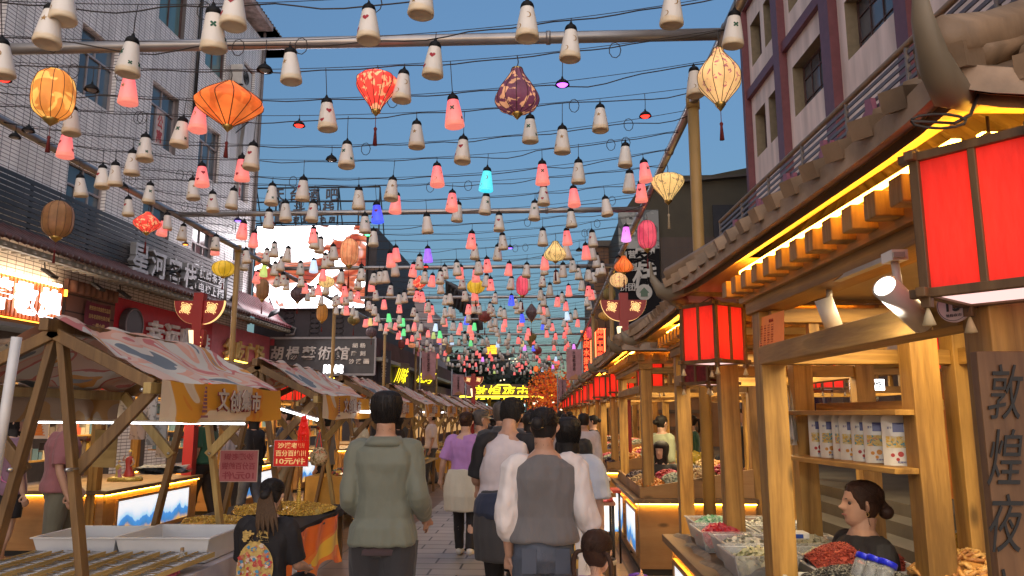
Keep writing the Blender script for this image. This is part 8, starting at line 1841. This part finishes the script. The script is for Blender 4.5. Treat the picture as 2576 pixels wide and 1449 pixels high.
person('woman in a grey knitted vest over a billowing white blouse and blue jeans', pxx(1368, 4.6), 4.6, 1.67, R(2), hr=('bun', HB), top=dict(m=GRY, hem=.955, fat=1.04, flare=1.06, sleeve=.84, puff=1.42, sm=cloth('blouse', (.62, .58, .58), .6), name='vest'), bottom=('jeans', DEN, 1.05), arms=(((-.045, -.02, -.28), (-.03, .04, -.53)), ((.06, -.02, -.27), (.12, .06, -.47))), stride=.05, vox=.008, head=(R(-22), R(4)), extras=ex_vest)
# 5 woman in pale blue dress behind her
person('woman with a black bob in a pale blue dress behind the grey vest', pxx(1428, 5.7), 5.7, 1.60, R(-8), SKIN2, ('bob', HB), dict(m=PB, hem=.98, fat=1.08, sleeve=.48, puff=1.6), ('skirt', cloth('dress_white', (.48, .53, .62)), .22), None, .04, .011)
# 6 older man with a vest and white collar
person('grey haired man in a dark waistcoat with white collar', pxx(1262, 7.9), 7.9, 1.75, 0, hr=('short', HG), top=dict(m=DGR, hem=.92, fat=1.2, sleeve=.6, collar=True), bottom=('trousers', BLK), vox=.012, extras=lambda root, part, T, J, H, m, LG: MB().rings([[T(q) for q in ell((0, -.012, z), rx, ry, 20)] for z, rx, ry in ((1.45, .085, .08), (1.50, .082, .076), (1.51, .07, .066))]).build('collar', WHT, root, world=False))
# 7 man in cap looking right
def ex_cap(root, part, T, J, H, m, LG):
    c = MB(); rg = [[H @ hpt(2*pi*j/28, z, .012+.01*(z-.16)*8, False) for j in range(28)] for z in (.150, .165, .185, .205, .222, .2355)]; c.rings(rg)
    c.grid(lambda u, v: H @ (hpt(-1.1+2.2*u, .152, .012, False)+V((0, .085*v*cos((u-.5)*2.4), -.018*v))), 14, 4); c.build('cap', BEI, root, world=False)
person('man in a beige cap and pale backpack facing right', pxx(1212, 9.3), 9.3, 1.68, R(-70), hr=('short', HG), top=dict(m=cloth('stone', (.33, .31, .28)), hem=.92, fat=1.15, sleeve=.9), bottom=('trousers', DGR), vox=.012, extras=ex_cap)
# 8 little girl with pigtails
def ex_child(root, part, T, J, H, m, LG):
    for s_ in (-1, 1): c = MB(); c.lathe([(0, .012), (.014, .004), (.014, -.004), (0, -.012)], 10, H @ V((s_*.085, -.07, .115))); c.build('hair_tie', mat('tie_yellow', (.7, .5, .1), .4), root, world=False)
    sh, el, wr = J[1]; c = MB(); c.tube([wr+V((-.10, .06, .03)), wr+V((-.02, .07, .05)), wr+V((.08, .06, .03))], .016, 10); c.build('toy', mat('toy_purple', (.16, .06, .42), .35), root, world=False)
    c = MB(); c.rings([[T(q) for q in ell((0, 0, z), rx, ry, 24, 2)] for z, rx, ry in ((1.34, .20, .14), (1.37, .205, .145), (1.45, .13, .10), (1.47, .08, .075))]); part('ruffle_collar', remesh(c, .01, 1, lambda p: .012*sin(math.atan2(p.y, p.x)*16)), cloth('lilac_pale', (.42, .27, .46)))
person('small girl with two dark pigtails and a lilac top raising one hand', pxx(1494, 4.25), 4.25, .93, R(-12), SKIN2, ('pigtails', HBR), dict(m=cloth('lilac_child', (.40, .24, .44)), hem=.80, fat=1.25, sleeve=.5, puff=1.3), ('trousers', cloth('pale_violet', (.3, .25, .4))), (((-.07, 0, -.25), (-.06, .12, -.42)), ((.14, .06, -.12), (.20, .22, .02))), .05, .010, (R(-15), R(5)), extras=ex_child)
# 9 girl in a printed black tee sitting with her back to us
def ex_print(root, part, T, J, H, m, LG):
    c = MB()
    for k in range(14):
        x = -.05+.0075*k; limb(c, [H @ V((x*.6, -.10, .12)), H @ V((x+.02, -.135, .03)), H @ V((x*1.4+.05, -.15, -.06)), H @ V((x*1.7+.075, -.155, -.15-.03*(k % 3)))], [.012, .014, .012, .003], 6, 3)
    c.build('hair_tail', hairm('brown_tail', (.06, .032, .014)), root, world=False)
    M_ = {}
    cols = [(.50, .34, .10), (.42, .05, .04), (.06, .22, .36), (.55, .45, .36), (.45, .16, .08)]
    def surf(x, z): return T((x, -(.135+.012)*math.sqrt(max(.05, 1-(x/.24)**2))-.012, z))
    c = MB(); 
    for (x0, z0, w_, h_, mi) in ((0, 1.125, .142, .165, 0),): pts = [surf(x0+w_*cos(t*pi/20)*1.0, z0+h_*sin(t*pi/20)*1.15) for t in range(40)]; c.add(pts+[surf(x0, z0)+V((0, -.006, 0))], [(t, (t+1) % 40, 40) for t in range(40)], mi)
    rd = random.Random(3)
    for k in range(150):
        a = rd.uniform(0, 6.28); r_ = rd.uniform(0, 1)**.6; x0, z0 = .135*r_*cos(a), 1.125+.18*r_*sin(a); rr = rd.uniform(.006, .018); x0 = x0 if k % 2 else -x0
        pts = [surf(x0+rr*cos(t*pi/5)*(1+.4*sin(3*t+k)), z0+rr*sin(t*pi/5))+V((0, -.004-.00002*k, 0)) for t in range(10)]; c.add(pts, [tuple(range(10))], rd.randrange(5))
    for k in range(9): x0 = -.12+.03*k; z0 = .945+.012*sin(k*1.7); c.add([surf(x0+.02*cos(t*pi/5), z0+.016*sin(t*pi/5))+V((0, -.006, 0)) for t in range(10)], [tuple(range(10))], (3, 0)[k % 2])
    for q, ch in ((-.055, '敦'), (.055, '煌')): put_text(c, ch, surf(q, 1.350)+V((0, -.012, 0)), (1, 0, 0), (0, 0, 1), .095, .085, .004, .04, mi=0)
    c.build('back_print', [mat('print_%d' % i, cc, .7, var=.2, vs=40) for i, cc in enumerate(cols)], root, world=False)
person('seated young woman in a black tee with a colourful printed back', pxx(680, 5.3), 5.3, 1.60, R(-8), SKIN2, ('lowbun', HB), dict(m=BLK, hem=.88, fat=1.05, sleeve=.46, puff=1.15, fold=.008), ('trousers', BLK), (((-.04, .08, -.27), (.0, .30, -.30)), ((.04, .08, -.27), (.02, .28, -.33))), 0, .008, (R(6), R(20)), sit=True, lean=.10, extras=ex_print, wid=.93)
st = thing('stool', 'low plastic stool under the seated woman in the printed tee', 'stool', (pxx(680, 5.2), 5.2, 0)); m = MB(); m.lathe([(0, .40), (.15, .40), (.155, .38), (.14, .36)], 20); m.build('seat', mat('stool_blue', (.05, .1, .2), .4), st, world=False)
for a in range(4): m = MB(); m.tube([(.10*cos(a*1.57+.78), .10*sin(a*1.57+.78), .38), (.15*cos(a*1.57+.78), .15*sin(a*1.57+.78), 0)], .012, 8); m.build('leg', mat('stool_blue', (.05, .1, .2), .4), st, world=False)
# 10, 11 couple at the far left
def ex_strap(root, part, T, J, H, m, LG): c = MB(); c.tube([T((-.12, -.12, 1.43)), T((0, -.155, 1.25)), T((.14, -.14, 1.02)), T((.19, -.05, .96))], .008, 6); c.build('strap', mat('strap_pink', (.5, .15, .3), .6), root, world=False)
person('long-haired woman in a mauve tee and black shorts at the left edge', pxx(38, 7.9), 7.9, 1.66, R(-25), SKIN2, ('long', HB), dict(m=MAUV, hem=.86, fat=1.18, sleeve=.5, puff=1.2), ('shorts', BLK), None, .06, .010, (R(-30), 0), extras=ex_strap, shoes=WSH)
person('man in a dusty rose tee and khaki trousers browsing at the left kiosk', pxx(168, 7.7), 7.7, 1.74, R(-55), hr=('short', HB), top=dict(m=ROSE, hem=.88, fat=1.18, sleeve=.46, puff=1.15), bottom=('trousers', cloth('khaki', (.13, .125, .09)), 1.05), arms=(((-.06, .02, -.28), (-.02, .16, -.48)), ((.07, -.02, -.28), (.10, .06, -.53))), vox=.010, head=(R(-10), R(15)), wid=1.05, shoes=WSH)
# vendor in the nearest kiosk, in profile
def ex_face(root, part, T, J, H, m, LG):
    e = MB()
    for s_ in (-1, 1):
        c = hpt(0, .118); q = H @ V((s_*.031, .068, .119)); e.lathe([(.0001, .0105), (.008, .007), (.0105, 0), (.008, -.007), (.0001, -.0105)], 12, q)
    e.build('eyes', mat('eye_dark', (.05, .035, .03), .15), root, world=False)
    for s_ in (-1, 1): e = MB(); e.tube([H @ V((s_*(.014+.009*t), .089-.0032*t*t+.0, .137+.0028*t-.0008*t*t)) for t in range(5)], [.0016, .003, .003, .0025, .001], 6); e.build('eyebrow', HB, root, world=False)
    e = MB(); e.tube([H @ V((.024*t/3, .095-.0016*t*t, .0575-.0006*abs(t))) for t in range(-3, 4)], [.0015, .0035, .0045, .0045, .0045, .0035, .0015], 6); e.build('lips', mat('lips', (.34, .12, .10), .4), root, world=False)
    e = MB(); e.tube([H @ V((-.082, -.002+.008*cos(t*.7), .072+.010*sin(t*.7))) for t in range(10)], .0012, 5); e.build('earring', BRASS, root, world=False)
    e = MB(); e.tube([T((.075*cos(t*pi/10), .06*sin(t*pi/10)+.0, 1.45-.035*max(0, sin(t*pi/10)))) for t in range(21)], .0016, 5); e.build('necklace', mat('red_cord', (.3, .03, .02), .5), root, world=False)
person('seated vendor in black with brown hair in a low bun behind the trays', P(2162, 1300, 3.95).x, 3.95, 1.62, R(95), SKIN, ('lowbun', HBR), dict(m=BLK, hem=.9, fat=1.1, sleeve=.5), ('trousers', BLK), (((-.05, .08, -.26), (.02, .28, -.30)), ((.05, .08, -.26), (.0, .28, -.30))), 0, .006, (R(-8), R(-4)), sit=True, extras=ex_face).location.z = .10
# people behind the right kiosks
person('seated vendor low behind the dried fruit bins of the third kiosk', P(1662, 1130, 9.3).x, 9.3, 1.6, R(150), SKIN2, ('bob', HB), dict(m=BLK, hem=.9, fat=1.1), ('trousers', BLK), None, 0, .012, sit=True).location.z = .12
person('vendor in pale green with a shoulder strap beside the third kiosk', P(1622, 1100, 11.0).x+.25, 11.0, 1.62, R(-60), SKIN2, ('bun', HB), dict(m=PGR, hem=.9, fat=1.15, sleeve=.6), ('trousers', DGR), None, 0, .012, extras=ex_strap)
person('woman in dark green standing by the yellow melons', P(1738, 1090, 13.0).x, 13.0, 1.62, R(70), SKIN2, ('pony', HB), dict(m=TEAL, hem=.9, fat=1.1), ('trousers', BLK), None, 0, .014)
person('man sitting low near the rear steps in a black shirt', P(1875, 1080, 12.5).x, 12.5, 1.72, R(80), SKIN, ('short', HB), dict(m=BLK, hem=.9, fat=1.15), ('trousers', DGR), None, 0, .014, sit=True).location.z = .45
person('vendor in a long black dress standing in profile between the kiosks', pxx(1490, 14.2), 14.2, 1.62, R(80), SKIN2, ('bun', HB), dict(m=BLK, hem=.9, fat=1.05, sleeve=.9), ('skirt', BLK, .35), None, 0, .014)
person('woman with cropped black hair and a white scarf walking ahead on the right', pxx(1442, 9.8), 9.8, 1.58, R(-20), SKIN2, ('bob', HB), dict(m=BLK, hem=.9, fat=1.15, sleeve=.95), ('trousers', BLK), None, .1, .012)
person('person in a white shirt walking ahead behind the scarf woman', pxx(1468, 12.0), 12.0, 1.64, R(-10), SKIN, ('short', HB), dict(m=WHT, hem=.9, fat=1.15, sleeve=.9), ('trousers', DGR), None, .1, .014)
# the crowd farther along: each a person, from a few built ones
TPL = []
for i, (hr_, mt_, bt_, sl_, kd) in enumerate((('short', WHT, DGR, .45, 'a white tee'), ('bun', ROSE, BLK, .45, 'a rose tee'), ('bob', BLK, DEN, .9, 'a black top'), ('short', NVY, BEI, .9, 'a navy top'), ('pony', CRMC, DEN, .9, 'a cream top'), ('short', GRY, BLK, .45, 'a grey tee'), ('long', TEAL, BLK, .45, 'a green top'))):
    TPL.append((hr_, mt_, bt_, sl_, kd))
CR = [(1330, 11.5, 2), (1372, 12.5, 0), (1310, 13.5, 5), (1398, 14.5, 1), (1350, 16, 3), (1420, 16.5, 4), (1295, 17.5, 6), (1385, 18.5, 2), (1440, 19, 5), (1335, 20.5, 0), (1410, 22, 3), (1362, 23.5, 1), (1300, 24.5, 4), (1432, 25.5, 2), (1385, 27, 0), (1345, 29, 5), (1412, 31, 1), (1320, 32.5, 3), (1372, 34.5, 6), (1400, 37, 2), (1340, 39, 0), (1285, 36, 3), (1240, 20, 2), (1215, 25, 5), (1190, 31, 1), (1000, 14.5, 2), (905, 13.0, 4), (1085, 18.0, 0), (640, 11.9, 2), (585, 12.3, 0), (520, 11.8, 6), (820, 12.4, 5), (720, 12.2, 3)]
built = {}; rc = random.Random(9)
for i, (px, Y, t) in enumerate(CR):
    hr_, mt_, bt_, sl_, kd = TPL[t]; x = pxx(px, Y); side = px < 1150; yw = R(rc.choice([80, -80, 100])) if side else R(rc.uniform(-18, 18))
    lab = 'person in %s %s, %s of the distant figures' % (kd, 'behind the left stalls' if side else 'farther down the street', ordw(i+1))
    if t not in built:
        o = person(lab, x, Y, rc.uniform(1.58, 1.76), yw, SKIN, (hr_, HB), dict(m=mt_, hem=.9, fat=1.12, sleeve=sl_), ('trousers', bt_), None, .12, .018); built[t] = o
    else:
        s_ = rc.uniform(1.58, 1.78)/1.72; o = copy_tree(built[t], (x, Y, 0), yw, scale=(s_, s_, s_)); o['label'] = lab
    o['group'] = 'distant people along the market'

bpy.data.scenes.remove(TMP)
